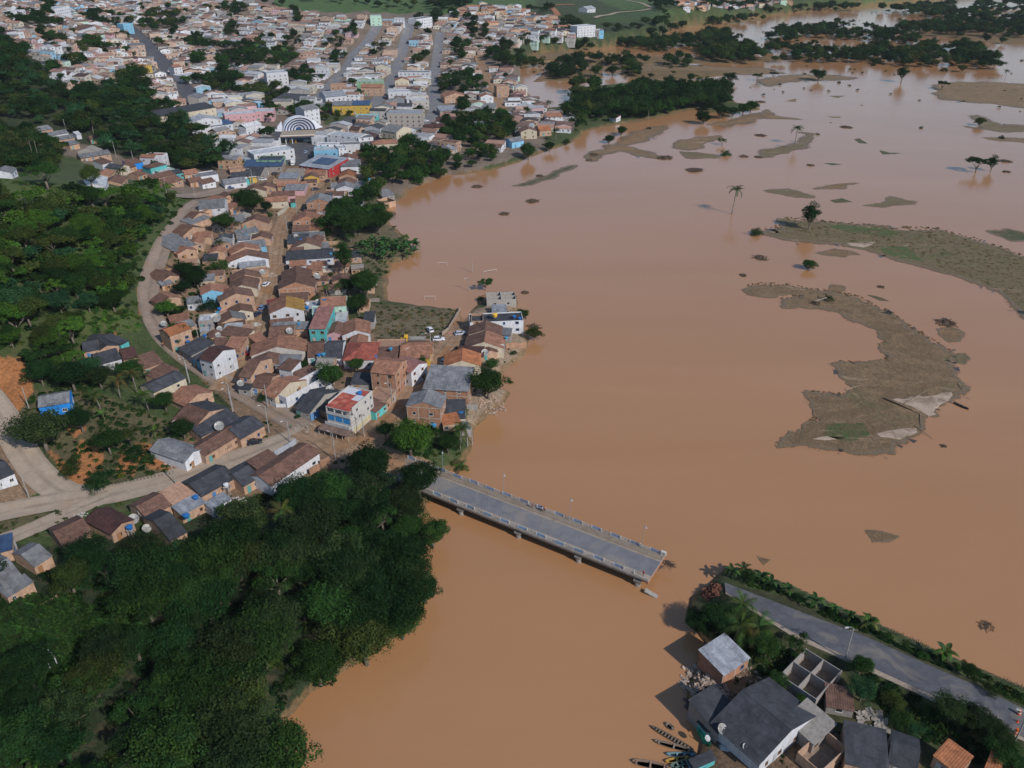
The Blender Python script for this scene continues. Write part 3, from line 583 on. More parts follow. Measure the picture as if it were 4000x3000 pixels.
# ------------------------------------------------------------------ trees
def leafmesh(name, C, N, size, seed, asp=.55, mat=None):
    rs = np.random.RandomState(seed); n = len(C)
    N = N + rs.normal(0, .55, (n,3)); N /= np.linalg.norm(N, axis=1)[:,None]+1e-9
    a = rs.normal(0,1,(n,3)); U = np.cross(N, a); U /= np.linalg.norm(U, axis=1)[:,None]+1e-9; W = np.cross(N, U)
    s = (size*rs.uniform(.6,1.35,n))[:,None]; U = U*s*.5; W = W*s*.5*asp
    V = np.stack([C-U, C-W*1.0+U*.1, C+U, C+W*1.0+U*.1], 1).reshape(-1,3)
    return np_mesh(name, V, np.arange(n*4).reshape(-1,4), [mat or M_LEAF], smooth=False)
def crown(seed, kind, n, size, mat=None):
    """leaf cloud of a tree about 10 m wide; origin at the foot of the trunk"""
    rs = np.random.RandomState(seed); C = []; N = []
    if kind == 'round': K, R, zc, lr = 26, (4.6,4.6,3.4), 5.6, (1.1,1.9)
    elif kind == 'dense': K, R, zc, lr = 40, (4.7,4.7,3.9), 5.2, (.9,1.6)
    elif kind == 'flat': K, R, zc, lr = 30, (5.2,5.2,1.6), 6.8, (.8,1.4)
    elif kind == 'airy': K, R, zc, lr = 22, (4.6,4.6,2.8), 6.2, (.8,1.3)
    elif kind == 'tall': K, R, zc, lr = 26, (2.7,2.7,5.0), 7.5, (.9,1.5)
    elif kind == 'bush': K, R, zc, lr = 14, (3.6,3.6,2.4), 1.9, (.9,1.6)
    elif kind == 'weep': K, R, zc, lr = 34, (5.0,4.6,3.4), 5.4, (1.0,1.7)
    for k in range(K):
        v = rs.normal(0,1,3); v /= np.linalg.norm(v)
        if v[2] < -.35: v[2] *= -.6
        rad = rs.uniform(.45,.92)*(1 + .16*rs.normal()); c = v*np.array(R)*rad*(1 if kind != 'airy' else 1.05); c[2] += zc; lrr = rs.uniform(*lr)
        m = int(n/K); u = rs.normal(0,1,(m,3)); u /= np.linalg.norm(u, axis=1)[:,None]
        keep = u[:,2] > -.55; u = u[keep]; r = lrr*rs.uniform(.55,1.08,len(u))[:,None]*(1+.22*np.sin(u[:,:1]*9+k)*np.cos(u[:,1:2]*8))
        if kind == 'airy' and k % 5 == 0: continue
        p = c + u*r*np.array([1.15,1.15,.8 if kind != 'flat' else .5]); nn = u*1.0 + np.array([0,0,.55])
        if kind == 'weep': p[:,2] -= .35*rs.exponential(1.0, len(p))*(np.abs(u[:,0])+np.abs(u[:,1])); nn = u*1.4
        C.append(p); N.append(nn)
    if kind in ('round','dense','weep','tall'):                       # inner leaves that close the crown
        m = int(n*.22); u = rs.normal(0,1,(m,3)); u /= np.linalg.norm(u, axis=1)[:,None]; C.append(u*np.array(R)*.62+np.array([0,0,zc])); N.append(u)
    C = np.concatenate(C); N = np.concatenate(N); C[:,2] = np.maximum(C[:,2], .25); return leafmesh("crown_"+kind, C, N, size, seed, mat=mat)
def trunk_mesh(kind, seed):
    rs = random.Random(seed); b = MB(); h = dict(round=4.6,dense=4.2,flat=6.0,airy=5.2,tall=5.5,bush=1.2,weep=4.4)[kind]; r = .32 if kind != 'bush' else .14
    b.tube([(0,0,-.6),(.05,.03,h*.25),(.12,-.05,h*.55)], [r*1.35,r,r*.8], 7)
    for k in range(5 if kind != 'bush' else 4):
        a = k*1.26+rs.uniform(-.3,.3); L = rs.uniform(1.6,3.2)*(1 if kind not in ('tall','bush') else .5); z = h*rs.uniform(.42,.55)
        b.tube([(.1,-.04,z),(math.cos(a)*L*.4,math.sin(a)*L*.4,z+h*.28),(math.cos(a)*L,math.sin(a)*L,z+h*.6)], [r*.6,r*.4,r*.14], 5)
    return b.mesh("trunk_"+kind, [M_BARK], True)
KINDS = ['round','dense','flat','airy','tall','bush','weep']
HI = {k: [crown(11*i+j*101+3, k, {'airy':5200,'bush':3600,'tall':7000}.get(k, 10500), {'weep':.34,'bush':.30}.get(k,.36)) for j in range(2 if k in ('round','dense','airy') else 1)] for i, k in enumerate(KINDS)}
LO = {k: [crown(7*i+j*31+900, k, {'airy':1100,'bush':700}.get(k, 1700), {'bush':.75}.get(k,.85), M_LEAFI) for j in range(2)] for i, k in enumerate(KINDS)}
TR = {k: trunk_mesh(k, 5) for k in KINDS}
TINT = dict(d=(.011,.033,.011), m=(.020,.052,.014), o=(.038,.058,.017), b=(.042,.100,.018), y=(.13,.15,.025), g=(.022,.062,.030), p=(.09,.13,.045), s=(.022,.040,.016), w=(.15,.11,.065), W=(.10,.075,.045))
TNAME = dict(d='dark green', m='mid green', o='olive green', b='bright green', y='yellow-green', g='bluish green', p='pale green', s='dusky green', w='straw', W='brown')
KNAME = dict(round='rounded tree', dense='dense rounded tree', flat='flat-topped tree', airy='open-crowned tree', tall='tall narrow tree', bush='leafy bush', weep='drooping-leaved tree')
KCAT = dict(bush='bush'); KOBJ = dict(round='broadleaf_tree', dense='mango_tree', flat='spreading_tree', airy='thin_tree', tall='narrow_tree', bush='bush', weep='drooping_tree')
def tree(p, kind, tint, s, label, group=None, lo=False, sz=1.0, rng=RNG):
    r = empty(KOBJ[kind], p, rng.uniform(0, 6.28)); r.scale = (s*rng.uniform(.92,1.08), s*rng.uniform(.92,1.08), s*sz); tag(r, label, KCAT.get(kind, 'tree'), group)
    obj("trunk", TR[kind], r, color=(.16,.13,.10)); L = (LO if lo else HI)[kind]
    c = TINT[tint]; j = rng.uniform(.85,1.18); obj("crown", L[rng.randrange(len(L))], r, color=(c[0]*j*rng.uniform(.9,1.15), c[1]*j, c[2]*j)); return r
# palms and bananas: each frond is a part
def frond_mesh(L=3.0, droop=1.5, seg=12, half=.85, banana=False):
    b = MB(); pr = None
    for k in range(seg+1):
        t = k/seg; x = L*t*(1-.12*t*t); z = .9*math.sin(t*1.6)*(L/3)*.55 - droop*t*t*t; wv = half*(math.sin(math.pi*min(1,t*.93+.07))**.55)*(1 if not banana else .55)
        c = Vector((x,0,z)); dn = -.35*wv if not banana else .18*wv
        if pr is not None:
            p0, w0, d0 = pr
            if banana:
                b.quad(tuple(p0), tuple(c), (c.x, wv, c.z+dn), (p0.x, w0, p0.z+d0)); b.quad(tuple(c), tuple(p0), (p0.x,-w0,p0.z+d0), (c.x,-wv,c.z+dn))
            else:
                for f0 in (0,.34,.67):
                    q = p0.lerp(c, f0); q2 = p0.lerp(c, f0+.29)
                    for s in (1,-1): b.poly([tuple(q), tuple(q2), (q.x+.30, s*w0, q.z+d0-.12)] if s > 0 else [tuple(q2), tuple(q), (q.x+.30, s*w0, q.z+d0-.12)])
        pr = (c, wv, dn)
    b.bar((0,0,0),(L*.45,0,.42*L/3),.05)
    return b.mesh("frond" if not banana else "leaf", [M_LEAF])
ME_FROND = [frond_mesh(3.1,1.5), frond_mesh(3.3,2.3), frond_mesh(2.9,.7)]; ME_BLEAF = [frond_mesh(2.2,.9,8,.75,True), frond_mesh(2.0,1.5,8,.7,True)]
def palm_trunk(h, lean=.6):
    b = MB(); b.tube([(0,0,-.5),(lean*.2,0,h*.3),(lean*.6,0,h*.7),(lean,0,h)], [.24,.17,.14,.13], 7); return b.mesh("palm_trunk", [M_BARK], True)
PTR = {h: palm_trunk(h) for h in (1.0, 4.0, 7.0, 10.0)}
def palm(p, h, label, s=1.0, tint=(.05,.085,.025), n=14, group='coconut palms'):
    hh = min(PTR, key=lambda q: abs(q-h)); k = h/hh; r = empty("coconut_palm", p, RNG.uniform(0,6.28)); r.scale = (s,)*3; tag(r, label, "palm", group)
    obj("trunk", PTR[hh], r, color=(.22,.19,.16), scale=(1,1,k))
    for i in range(n):
        o = obj("frond", ME_FROND[i % 3], r, color=tuple(c*RNG.choice((.75,.9,1.05,1.25)) for c in (tint[0]*1.0, tint[1], tint[2]))); o.location = (.6,0,h); up = .75 - 1.35*(i/n)
        o.rotation_euler = (RNG.uniform(-.2,.2), -up*.8, i*2.4); 
    return r
def banana(p, label, s=1.0, n=8, group='banana plants', tint=(.045,.10,.03)):
    r = empty("banana_plant", p, RNG.uniform(0,6.28)); r.scale = (s,)*3; tag(r, label, "banana plant", group)
    obj("stem", PTR[1.0], r, color=(.13,.15,.06), scale=(.6,.6,1.8)) 
    for i in range(n):
        o = obj("leaf", ME_BLEAF[i % 2], r, color=tuple(c*RNG.uniform(.8,1.35) for c in tint)); o.location = (.35,0,1.7); o.rotation_euler = (0, -.85+.75*(i/n), i*2.4)
    return r
# woods: instanced crowns on points
PROTO = bpy.data.collections.new("wood_prototypes"); PLIST = []
def add_proto(me, tint, tr=None):
    o = bpy.data.objects.new("p%03d" % len(PLIST), me); o.color = (*tint, 1); PROTO.objects.link(o); PLIST.append(o); return len(PLIST)-1
PIDX = {}
for k in KINDS:
    for j in range(2): PIDX[(k, j)] = add_proto(LO[k][j], (1,1,1))
rs = np.random.RandomState(4); u = rs.normal(0,1,(110,3)); u[:,2] = np.abs(u[:,2]); u /= np.linalg.norm(u,axis=1)[:,None]
ME_TUFT = leafmesh("tuft", u*np.array([1,1,.6])*rs.uniform(.4,1,(110,1)), u, .42, 5, mat=M_LEAFI)
u2 = rs.uniform(-1,1,(160,3)); u2[:,2] = np.abs(u2[:,2])*.35; ME_BLADES = leafmesh("grass_blades", u2, np.stack([u2[:,1]*2+.3, u2[:,0]*2, u2[:,2]*0+.1],1), .5, 6, .22, mat=M_LEAFI)
for j in range(2): PIDX[('tuft',j)] = add_proto(ME_TUFT, (1,1,1)); PIDX[('blades',j)] = add_proto(ME_BLADES, (1,1,1))
ME_DEB = None
def wood(name, pts, label, cat=None):
    """pts: rows (x, y, z, scale, kind, tint) as one mass"""
    if not pts: return None
    n = len(pts); me = bpy.data.meshes.new(name); me.vertices.add(n); me.vertices.foreach_set("co", np.array([p[:3] for p in pts], np.float32).ravel())
    for nm, typ, val in (("sc",'FLOAT',[p[3] for p in pts]), ("ix",'INT',[PIDX[(p[4],ord(p[5])%2)] for p in pts]), ("rt",'FLOAT',[RNG.uniform(0,6.28) for p in pts])):
        me.attributes.new(nm, typ, 'POINT').data.foreach_set("value", val)
    ca = []
    for p in pts:
        k = RNG.uniform(.8,1.2)*(1.3 if p[4] == 'blades' else 1); c = TINT[p[5]]; ca += [c[0]*k*RNG.uniform(.88,1.15), c[1]*k, c[2]*k, 1.0]
    me.attributes.new("tint", 'FLOAT_COLOR', 'POINT').data.foreach_set("color", np.array(ca, np.float32))
    o = obj(name, me); tag(o, label, kind="stuff")
    ng = bpy.data.node_groups.new(name, 'GeometryNodeTree'); ng.interface.new_socket("Geometry", in_out='INPUT', socket_type='NodeSocketGeometry'); ng.interface.new_socket("Geometry", in_out='OUTPUT', socket_type='NodeSocketGeometry')
    N = ng.nodes; gi = N.new('NodeGroupInput'); go = N.new('NodeGroupOutput'); ip = N.new('GeometryNodeInstanceOnPoints'); ci = N.new('GeometryNodeCollectionInfo'); ci.inputs[0].default_value = PROTO; ci.inputs[1].default_value = True; ci.inputs[2].default_value = True
    def at(nm, dt): a = N.new('GeometryNodeInputNamedAttribute'); a.data_type = dt; a.inputs[0].default_value = nm; return a.outputs[0]
    cx = N.new('ShaderNodeCombineXYZ'); L = ng.links; L.new(at("rt",'FLOAT'), cx.inputs[2]); ip.inputs['Pick Instance'].default_value = True
    L.new(gi.outputs[0], ip.inputs['Points']); L.new(ci.outputs[0], ip.inputs['Instance']); L.new(at("ix",'INT'), ip.inputs['Instance Index']); L.new(cx.outputs[0], ip.inputs['Rotation']); L.new(at("sc",'FLOAT'), ip.inputs['Scale']); L.new(ip.outputs[0], go.inputs[0])
    mo = o.modifiers.new("scatter", 'NODES'); mo.node_group = ng; return o
# ------------------------------------------------------------------ traced houses: view, near eave (two pixels), depth, eave height, type, roof, wall, extras
HOUSES = """
@on the hill side of the dirt street|houses along the dirt street
F 90 372 330 395 6 3 G b k
F 48 470 250 465 4 2.6 s g c
F 178 512 345 525 5 2.8 G b k
F 60 592 312 590 5 3 s g u
F 0 632 265 622 5 3 G t k
F 72 672 285 665 3 2.6 s d u
F -30 705 330 708 6 3 G t w /b
F 78 755 310 748 4 2.6 s s c
F 10 800 325 796 3 2.6 f k k
F 0 868 265 860 5 3 G b k
F 0 905 250 898 4 2.8 G b w
F -20 950 230 955 5 3 G b c
O 945 90 1445 45 7 5.4 G b k
E 1738 990 1928 985 6 6 G t u
O 945 285 1165 240 4 2.6 f k k D
O 1100 290 1432 262 6 3 G b c
O 950 412 1335 372 6 3 G b k /g
O 935 470 1330 440 3 2.6 s b k
O 1000 510 1255 520 4 2.8 s w w
O 1255 520 1385 528 3.5 2.8 s k k
O 940 560 1330 645 5 3 s b c
O 780 640 940 640 5.5 3 G b k
O 860 735 1050 735 4 2.8 s b k
O 636 375 852 380 5.5 3.6 f w v
O 660 535 820 530 4 2.6 f w v D
@beside the hill road|houses strung along the hill road
O 222 572 622 412 6 7 g o k
O 82 112 388 78 6 4.6 G b k /t
E 1390 868 1556 856 8 3 G b k
E 1395 910 1502 908 3 2.6 s g k
E 1432 768 1535 738 5.5 2.6 o k k
E 1500 604 1705 585 13 3.2 s g k
E 1528 632 1702 630 4 3 G t k
E 1575 462 1775 446 6 3.2 G b k
E 1640 368 1822 352 5 3 s g k
E 1640 340 1812 318 4 3 G b k
E 1715 300 1897 292 5 3 G k k
E 1712 232 1945 268 10 5.5 g g w
E 1985 255 2108 250 6 3 G t k
E 2018 362 2125 362 5 3 s g v
E 1830 196 1990 190 6 3 G t k
E 1905 168 2060 160 6 3 G b k
@near the market corner|houses by the market corner
Q 315 692 640 688 6 3.6 g t c
Q 400 612 742 606 6 3.2 g b p
Q 590 526 882 530 6 3 s g p
Q 486 462 900 462 5 3 g t k
Q 0 552 330 548 6 3 G b c
Q 200 505 460 500 6 3 G b k
Q 425 404 790 400 5 2.8 f k k
Q 875 352 1085 350 6 3 G b y
Q 872 298 1180 312 7 3.2 g t k
Q 875 410 1060 408 4 3 g b k
Q 575 282 880 290 9 3.6 o k v
Q 500 352 772 360 6 3 s s v
Q 800 160 1232 232 16 5 s s R
Q 680 700 752 698 4 3 g m n
Q 0 180 560 188 8 3.2 s B v
Q 0 300 250 318 12 3 g d v
Q 185 92 545 104 9 5 f d G
Q 236 112 530 126 4 3.6 f w w
Q 95 360 190 350 4 2.8 f y y
Q 0 395 85 372 5 3 f w n
@on the river side of the dirt street|houses along the dirt street
Q 1395 98 1638 90 8 5.5 G b w
Q 1400 186 1682 184 8 4.5 s g w
Q 1405 298 1612 298 5 3 G b k
Q 1378 338 1618 336 6 3 G o k
Q 1370 388 1632 396 4 3 f k k
Q 1342 440 1600 448 7 3 G b k
Q 1262 492 1345 492 5 3 s g w
Q 1335 508 1602 508 7 4 G g w
Q 1605 480 1750 480 6 3 s g u
Q 1185 550 1500 552 4 3.2 f k k
Q 1182 596 1448 602 5 3 g b w
Q 1140 660 1260 665 6 3 s d k
Q 912 708 1262 712 8 6 G g f
Q 1262 722 1400 722 6 4.5 G g f
Q 1555 720 1722 725 5 2.8 s s w
Q 2005 600 2180 612 7 2.8 s g v
Q 2035 690 2195 690 6 3.4 o k k
Q 868 905 1045 905 6 3.2 s b k
Q 1038 888 1240 892 5 3.8 f w k
Q 1100 965 1222 962 5 3 s t k
Q 712 972 1110 968 7 5.4 G t f
Q 703 1106 948 1112 6 3 g b k
Q 690 1198 1152 1215 4 3 s g k
Q 630 1292 940 1292 7 3 s d k
Q 938 1278 1130 1284 6 3 G b k
Q 708 1348 1112 1352 6 3 G b c
Q 1088 1360 1236 1354 4 2.6 s g v D
Q 608 1516 1295 1505 6 3 s d w
Q 1292 1505 1695 1495 5 2.6 s d k
Q 662 1616 905 1614 5 3.6 g t w
P 556 1078 992 1056 7 3.2 G b k
P 506 1206 1024 1192 7 4.6 G b f
P 508 1398 925 1392 5 2.8 s b k
P 388 1472 738 1415 4 3.4 s r w
P 378 1560 872 1530 8 5.6 G t w /y
P 872 1500 1060 1495 6 4.2 f w v
P 990 1560 1235 1545 5 6.2 f w N D
P 1240 1455 1480 1448 7 6.4 f w N
P 1112 1462 1475 1452 5 6.6 s t N D
F 678 1290 822 1294 12 5.8 s p n
F 822 1345 972 1345 7 3 G b p
F 966 1350 1206 1336 8 3.3 G t w
F 1145 1228 1238 1228 5 3.2 s d v
F 900 1246 1002 1244 6 3 s w k
O 1680 448 2018 425 5 3 g b k
O 1690 490 2212 500 4 3 s g k
O 1655 606 2015 598 8 3 g b k
O 1640 700 2040 692 5 3 g t k
O 1480 700 1645 650 5 3 s t k
O 1400 872 2180 832 8 3.8 G t q
@beside the muddy lane|houses behind the grass lot
F 665 1535 805 1530 9 3 g b w
F 808 1545 962 1542 10 3 g d w
F 975 1562 1252 1560 10 3.4 h R w
F 1258 1470 1510 1466 6 3.2 f k k
F 1512 1505 1745 1502 7 3 g t k
F 1462 1545 1722 1548 9 3 g t y
F 1270 1545 1440 1545 5 3 s b k
F 385 1610 575 1620 5 3 s g v
@above the crossroads|houses above the crossroads
O 1400 985 1800 1010 6 3 G b k
O 1232 1170 1398 1200 12 5.4 g b k
O 1803 1062 1985 1100 5 4.6 s b w
O 1418 1320 1640 1350 8 3 g b k
O 1562 1420 1748 1498 12 3 g t c
O 1745 1410 1905 1480 18 4 o w w
H 563 425 690 468 13 3 g d q
O 350 760 545 900 8 3 s d v
O 655 905 850 980 9 6.6 g m w
O 555 905 660 965 6 3.4 s d u
O 1000 790 1250 815 7 3.6 s t k
O 1215 1345 1390 1375 4 2.6 s d v D
@by the river street|houses along the river street
H 1212 112 1425 142 9 8.2 g t f
H 1168 350 1345 380 7 3.4 f k k
H 1252 465 1350 385 5 3 s b n
H 1040 215 1205 222 5 2.8 s d v
F 1215 1640 1480 1655 4 4 s o k
H 1400 60 1562 122 7 5.4 g p w
N 560 590 1212 676 11 5 s g f
N 868 278 1385 312 8 3.6 G o c
N 325 858 812 922 7 6.6 G g f /g
N 880 1015 1172 1082 8 3.2 s d c
N 850 1118 1105 1122 4 2.8 s o k D
N 1095 1190 1255 1215 3 2.6 s g v D
M 700 1240 1062 1276 7 3 g m k
M 1060 1210 1265 1212 5 3 G b k
M 795 1110 1350 1172 8 3.2 G b c /t
M 850 940 1310 972 7 3.2 G b c
M 1290 940 1450 965 4 2.8 s g v
M 870 748 1640 768 7 5.2 f d w
M 885 745 1060 745 6 5.25 o k k D
M 1190 625 1398 632 5 1.8 s s v D
M 1110 425 1535 448 7 3.4 o v q xD
@below the hill road bend|houses below the hill road bend
E 715 1476 856 1482 6 3 g d k
E 830 1480 1030 1455 9 3 G d k
E 1040 1425 1140 1370 6 4 s d n
E 838 1586 1052 1566 7 3 g d w
E 1062 1550 1192 1545 5 3 s m k
E 1230 1625 1412 1595 6 3 s b k
G 1320 280 1606 180 7 3 g d c
G 1368 180 1545 105 6 3 s b k
G 1600 402 1838 300 8 3 G t k
G 1668 606 1968 436 9 3 G b k /d
G 1535 520 1660 590 7 2.8 s d w
@on the upper side of the paved road|houses facing the paved road
G 1740 668 2075 520 6 3 s d k
G 1768 835 2082 655 7 3.2 g b k
H 85 692 292 580 8 3.4 g d k
G 1597 892 1757 788 13 3.4 G g w
G 325 402 604 392 7 3.8 g g U
G -80 1060 125 1000 9 3.2 g d w
@on the lower side of the paved road|houses backing onto the riverside wood
G 1738 1186 2038 1032 9 3 g d k
H 112 1100 252 1024 8 3 g d k
H 342 1094 765 812 7 3.8 g b w
H 250 972 440 872 5 3.2 s b k
G 1512 1284 1702 1180 7 3 s k k
G 1265 1374 1480 1268 8 3 g b k
G 962 1512 1152 1404 10 3 G m k
G 542 1616 802 1514 9 3 g b k
G 1470 1568 1652 1432 13 3 g d k
G 1832 1304 1998 1212 3 2.6 s s w D
G 1567 1350 1777 1246 4 2.8 s s k
L 240 200 432 68 8 3 g g k
L 42 368 238 258 13 3 g g w
L 45 415 242 330 3 2.6 s g k D
L -60 110 90 90 5 3 s B k
@on the far bank by the river|houses and sheds on the far bank
J 783 897 970 768 6.5 3.2 s s f D
J 1455 1072 1642 862 8 3 o v v xD
J 1047 1538 1452 1192 11 3.2 G d w
J 735 1318 922 1188 7.4 2.8 s d v
J 1432 1396 1592 1242 6 2.8 s v v D
J 600 1255 700 1385 3 2.4 s d n D
R 995 1548 1205 1705 4.5 3.2 s o k
R 600 1600 845 1690 7 3 g d v
R 228 1610 600 1700 8 3 s d k
R 20 1690 250 1480 5 2.8 o d k D
R 68 1118 300 1160 4.6 2.2 s b v D
R 1420 1700 1530 1760 5 3 s o k
J 540 1540 600 1640 4 2.6 s d n D
@in the valley behind the meadow|houses in the valley behind the meadow
A 90 1485 232 1455 6 3 g g w
A 310 1128 455 1120 7 3 g g k
A 402 1168 594 1158 6 3 g g w
A 480 1205 645 1198 6 3 g g k
A 600 1250 718 1228 7 3 g g k
A 0 1168 50 1168 6 3 g g w
A 52 1175 225 1160 6 3 s k k
A 690 1345 960 1345 6 3 g g k
A 880 1408 1012 1398 6 4 s b w
A 780 1200 852 1196 5 3 g b k
A 658 1162 700 1158 5 3 g w w
A 1110 1412 1236 1408 6 3.2 s b U
A 1296 1442 1440 1432 6 4.2 h b n
A 895 1590 1062 1556 7 3.2 g w w
A 1035 1560 1190 1562 7 3 g b k
A 940 1500 1060 1490 6 3 g t k
A 1190 1510 1305 1500 6 3 g b k
A 1310 1525 1512 1525 6 3 g b k
A 1370 1475 1515 1470 5 3 f w N
A 1450 1572 1582 1565 8 3 g b k
A 1512 1500 1590 1496 5 3 s d n
A 1592 1502 1712 1498 6 3 g t k
A 1695 1525 1885 1515 8 3.4 f g w
A 1940 1590 2132 1575 7 3 g g w
A 1745 1585 1862 1572 6 3 g b w
A 1640 1570 1752 1568 6 3 g b k
A 1985 1470 2120 1460 6 3 f k k
A 2000 1530 2212 1520 7 3 g d w
"""
LANDMARKS = """
@|long white block three storeys high in the town centre
B 88 632 272 620 12 13 f w w
@|green two-storey hall with a flat roof beside the centre street
B 868 704 1100 702 10 8 f w G
@|long grey and white warehouse with a flat roof
B 1228 622 1500 626 10 6 f g w
@|orange-gabled cream hall on the centre street
B 1200 698 1322 696 9 7 G t c
@|white office block with dark windows near the street bend
B 1142 792 1335 788 9 7 f w w
@|pale grey hall with open upper windows
B 1345 872 1495 864 9 7 f w q
@|yellow shopfront block facing the small square
B 658 912 822 912 10 7 s g y
@|yellow and grey shop beside the square
B 824 908 985 908 10 7 s B y
@|large windowless light grey box of a warehouse
B 1130 975 1430 980 12 10 f s q
@|turquoise flat-roofed shop below the square
B 862 1008 1060 1006 9 5 f w n
@|white four-storey block behind the striped arena
B 415 955 545 935 12 11 g g w
@|triangular silver roofed hall with white walls
B 600 838 780 822 18 7 g s w
@|long white two-storey block with a row of windows near the fuel station
B 608 1160 885 1190 11 8 f w w
@|white corner block with open terraces beside the long white block
B 885 1196 1012 1184 9 8 f g w
@|tall beige block with a grey roof in the commercial quarter
B 1080 1122 1212 1146 15 10 g g c
@|white rooftop storey with a row of small arches above the blue hall
B 523 1246 706 1250 6 8 f w w
@|light blue windowless hall at the foot of the plaza
B 498 1298 712 1294 10 7 f w u
@|white three-storey house joined to the blue hall
B 712 1282 786 1276 9 8 f w w
@|cream two-storey house with a hipped brown roof
B 1010 1246 1222 1236 9 7 h t c
@|small grey house below the cream one
B 930 1246 1010 1240 8 6 f g q
@|long white shop block along the market street
B -20 1330 330 1290 12 6 f w w
@|pinkish long wall of the depot at the west of the plaza
B -60 962 148 965 13 7 f w p
@|bright blue two-storey house near the depot
B 15 892 82 884 8 7 f w u
@|cream house with a brown roof near the depot
B 84 904 172 892 8 6 g b c
@|white hall with a sloping roof above the depot
B 165 846 385 866 14 5 s d w
@|mint green block at the foot of the far hill
B 985 136 1082 140 12 10 f w N
@|white two-storey school at the end of the street below the hill
B 1385 156 1522 156 12 10 f g w
@|brick hall with a gabled tile roof near the riverside trees
B 1630 838 1818 828 12 5 G t k
@|white gabled hall beside the brown street
B 1940 838 2052 836 10 6 G t w
@|square brick block three storeys high beside the brown street
B 2080 746 2186 742 9 9 f k k
@|grey roofed shed by the riverside trees
B 1590 958 1742 950 11 4 s s v
@|red brick roofed row above the riverside wood
B 1560 1046 1822 1042 8 4 s m w
@|maroon roofed house above the riverside wood
B 1470 1108 1640 1096 9 4 g m k
@|grey tower house rising among the riverside trees
B 1898 1080 1976 1078 7 7 s g q
@|brick terrace with a flat roof in the centre
B 640 735 776 732 9 7 f k k
@|brick block with a tiled top storey
B 905 752 1090 756 10 7 g t k
@|blue and white four-storey hospital block at the town edge
C 565 222 722 224 14 12 f w w
@|white riverside house with a terracotta roof
C 76 1140 216 1136 9 5 G b c
@|terracotta roofed riverside house next to the grove
C 300 1012 440 1010 8 5 s t w
@|bright orange roofed riverside house
C 240 1128 342 1122 9 4 g o k
@|grey roofed riverside shed
C 0 1230 102 1212 9 4 g g u
@|small orange roofed shed against the grove
C 845 1008 902 1022 6 3 s r w
@|bright yellow two-storey block beside the avenue
A 1215 564 1347 564 12 8 f t y
@|white block with a row of dark windows beside the avenue
A 1555 646 1720 646 12 7 f w w
@|pink and white block beside the avenue
A 1500 578 1592 574 9 9 g t w
@|white house with two windows at the lower avenue
A 1395 814 1562 810 9 5 f w w
@|light blue block at the top of the avenue
A 1060 200 1182 200 10 10 f w u
@|long derelict warehouse with a dark roof at the avenue's foot
A 1370 968 1870 962 14 7 s d c
@|bright white gabled hall behind the wooded slope
A 1640 1050 1918 1052 14 8 G w w
@|low white hall with a blue sloping roof behind the wooded slope
A 1830 1080 2012 1078 9 6 s B w
@|grey workshop with painted front beside the avenue
A 1715 842 1838 800 9 8 s g q
@|long pale pink wall of the sports hall
A 1938 985 2212 982 12 7 f w p
@|white mansion on the hillside at the upper edge of the town
A 470 62 712 58 14 10 f w w
@|white villa beside the mansion on the hillside
A 150 92 290 90 12 9 f w w
@|long row of white terraced houses with one dark roof
A 650 245 1010 240 8 5 s b w
@|green fronted terrace above the wooded slope
A 850 298 940 300 8 5 s b N
@|pink fronted terrace above the wooded slope
A 940 296 1030 296 8 5 s b p
"""
ORD = ['first','second','third','fourth','fifth','sixth','seventh','eighth','ninth','tenth','eleventh','twelfth','thirteenth','fourteenth','fifteenth','sixteenth','seventeenth','eighteenth','nineteenth','twentieth']
def ordw(n): return ORD[n] if n < 20 else ('twenty-' + ORD[n-20] if n < 29 else ('thirtieth' if n == 29 else ('thirty-' + ORD[n-30] if n < 39 else ('fortieth' if n == 39 else 'forty-' + ORD[n-40]))))
def parse(text):
    rows = []; hdr = None
    for ln in text.strip().splitlines():
        if ln[0] == '@': hdr = ln[1:].split('|'); continue
        t = ln.split(); rows.append((hdr, t[0], *map(float, t[1:7]), t[7], t[8], t[9], t[10] if len(t) > 10 else ''))
    return rows
def build_rows(rows, land=False):
    pa = [vp(r[1], r[2], r[3]) for r in rows]; pb = [vp(r[1], r[4], r[5]) for r in rows]; Hs = np.array([r[7] for r in rows])
    A = hits(pa, Hs); B = hits(pb, Hs); cnt = {}; out = []
    for r, a, b_ in zip(rows, A, B):
        hdr = r[0]; k = hdr[0]; n = cnt.get(k, 0); cnt[k] = n+1; H, typ, rc, wc, opt = r[7:12]
        if land: lab = hdr[1]; cat = 'building'; grp = None; nm = 'building'
        else:
            if typ == 'o': lab = f"roofless shell with {WN[wc]} walls, {ordw(n)} {k}"
            else: lab = f"{WN[wc]} house, {RN[rc]} roof, {ordw(n)} {k}"
            cat = 'house'; grp = hdr[1]; nm = 'house' if typ != 'o' else 'roofless_house'
        if abs(b_[1]-a[1]) > 2.2*abs(b_[0]-a[0]): b_ = (b_[0], a[1]+(b_[1]-a[1])*.5, b_[2])
        out.append((house(a, b_, r[6]*(1.0 if land or r[1] in 'JRGL' else 1.1 if r[1] in 'HNOM' else 1.28), H, typ, rc, wc, lab, cat, grp, nm, opt=opt), r))
    return out
HB = build_rows(parse(HOUSES)); LM = build_rows(parse(LANDMARKS), True)
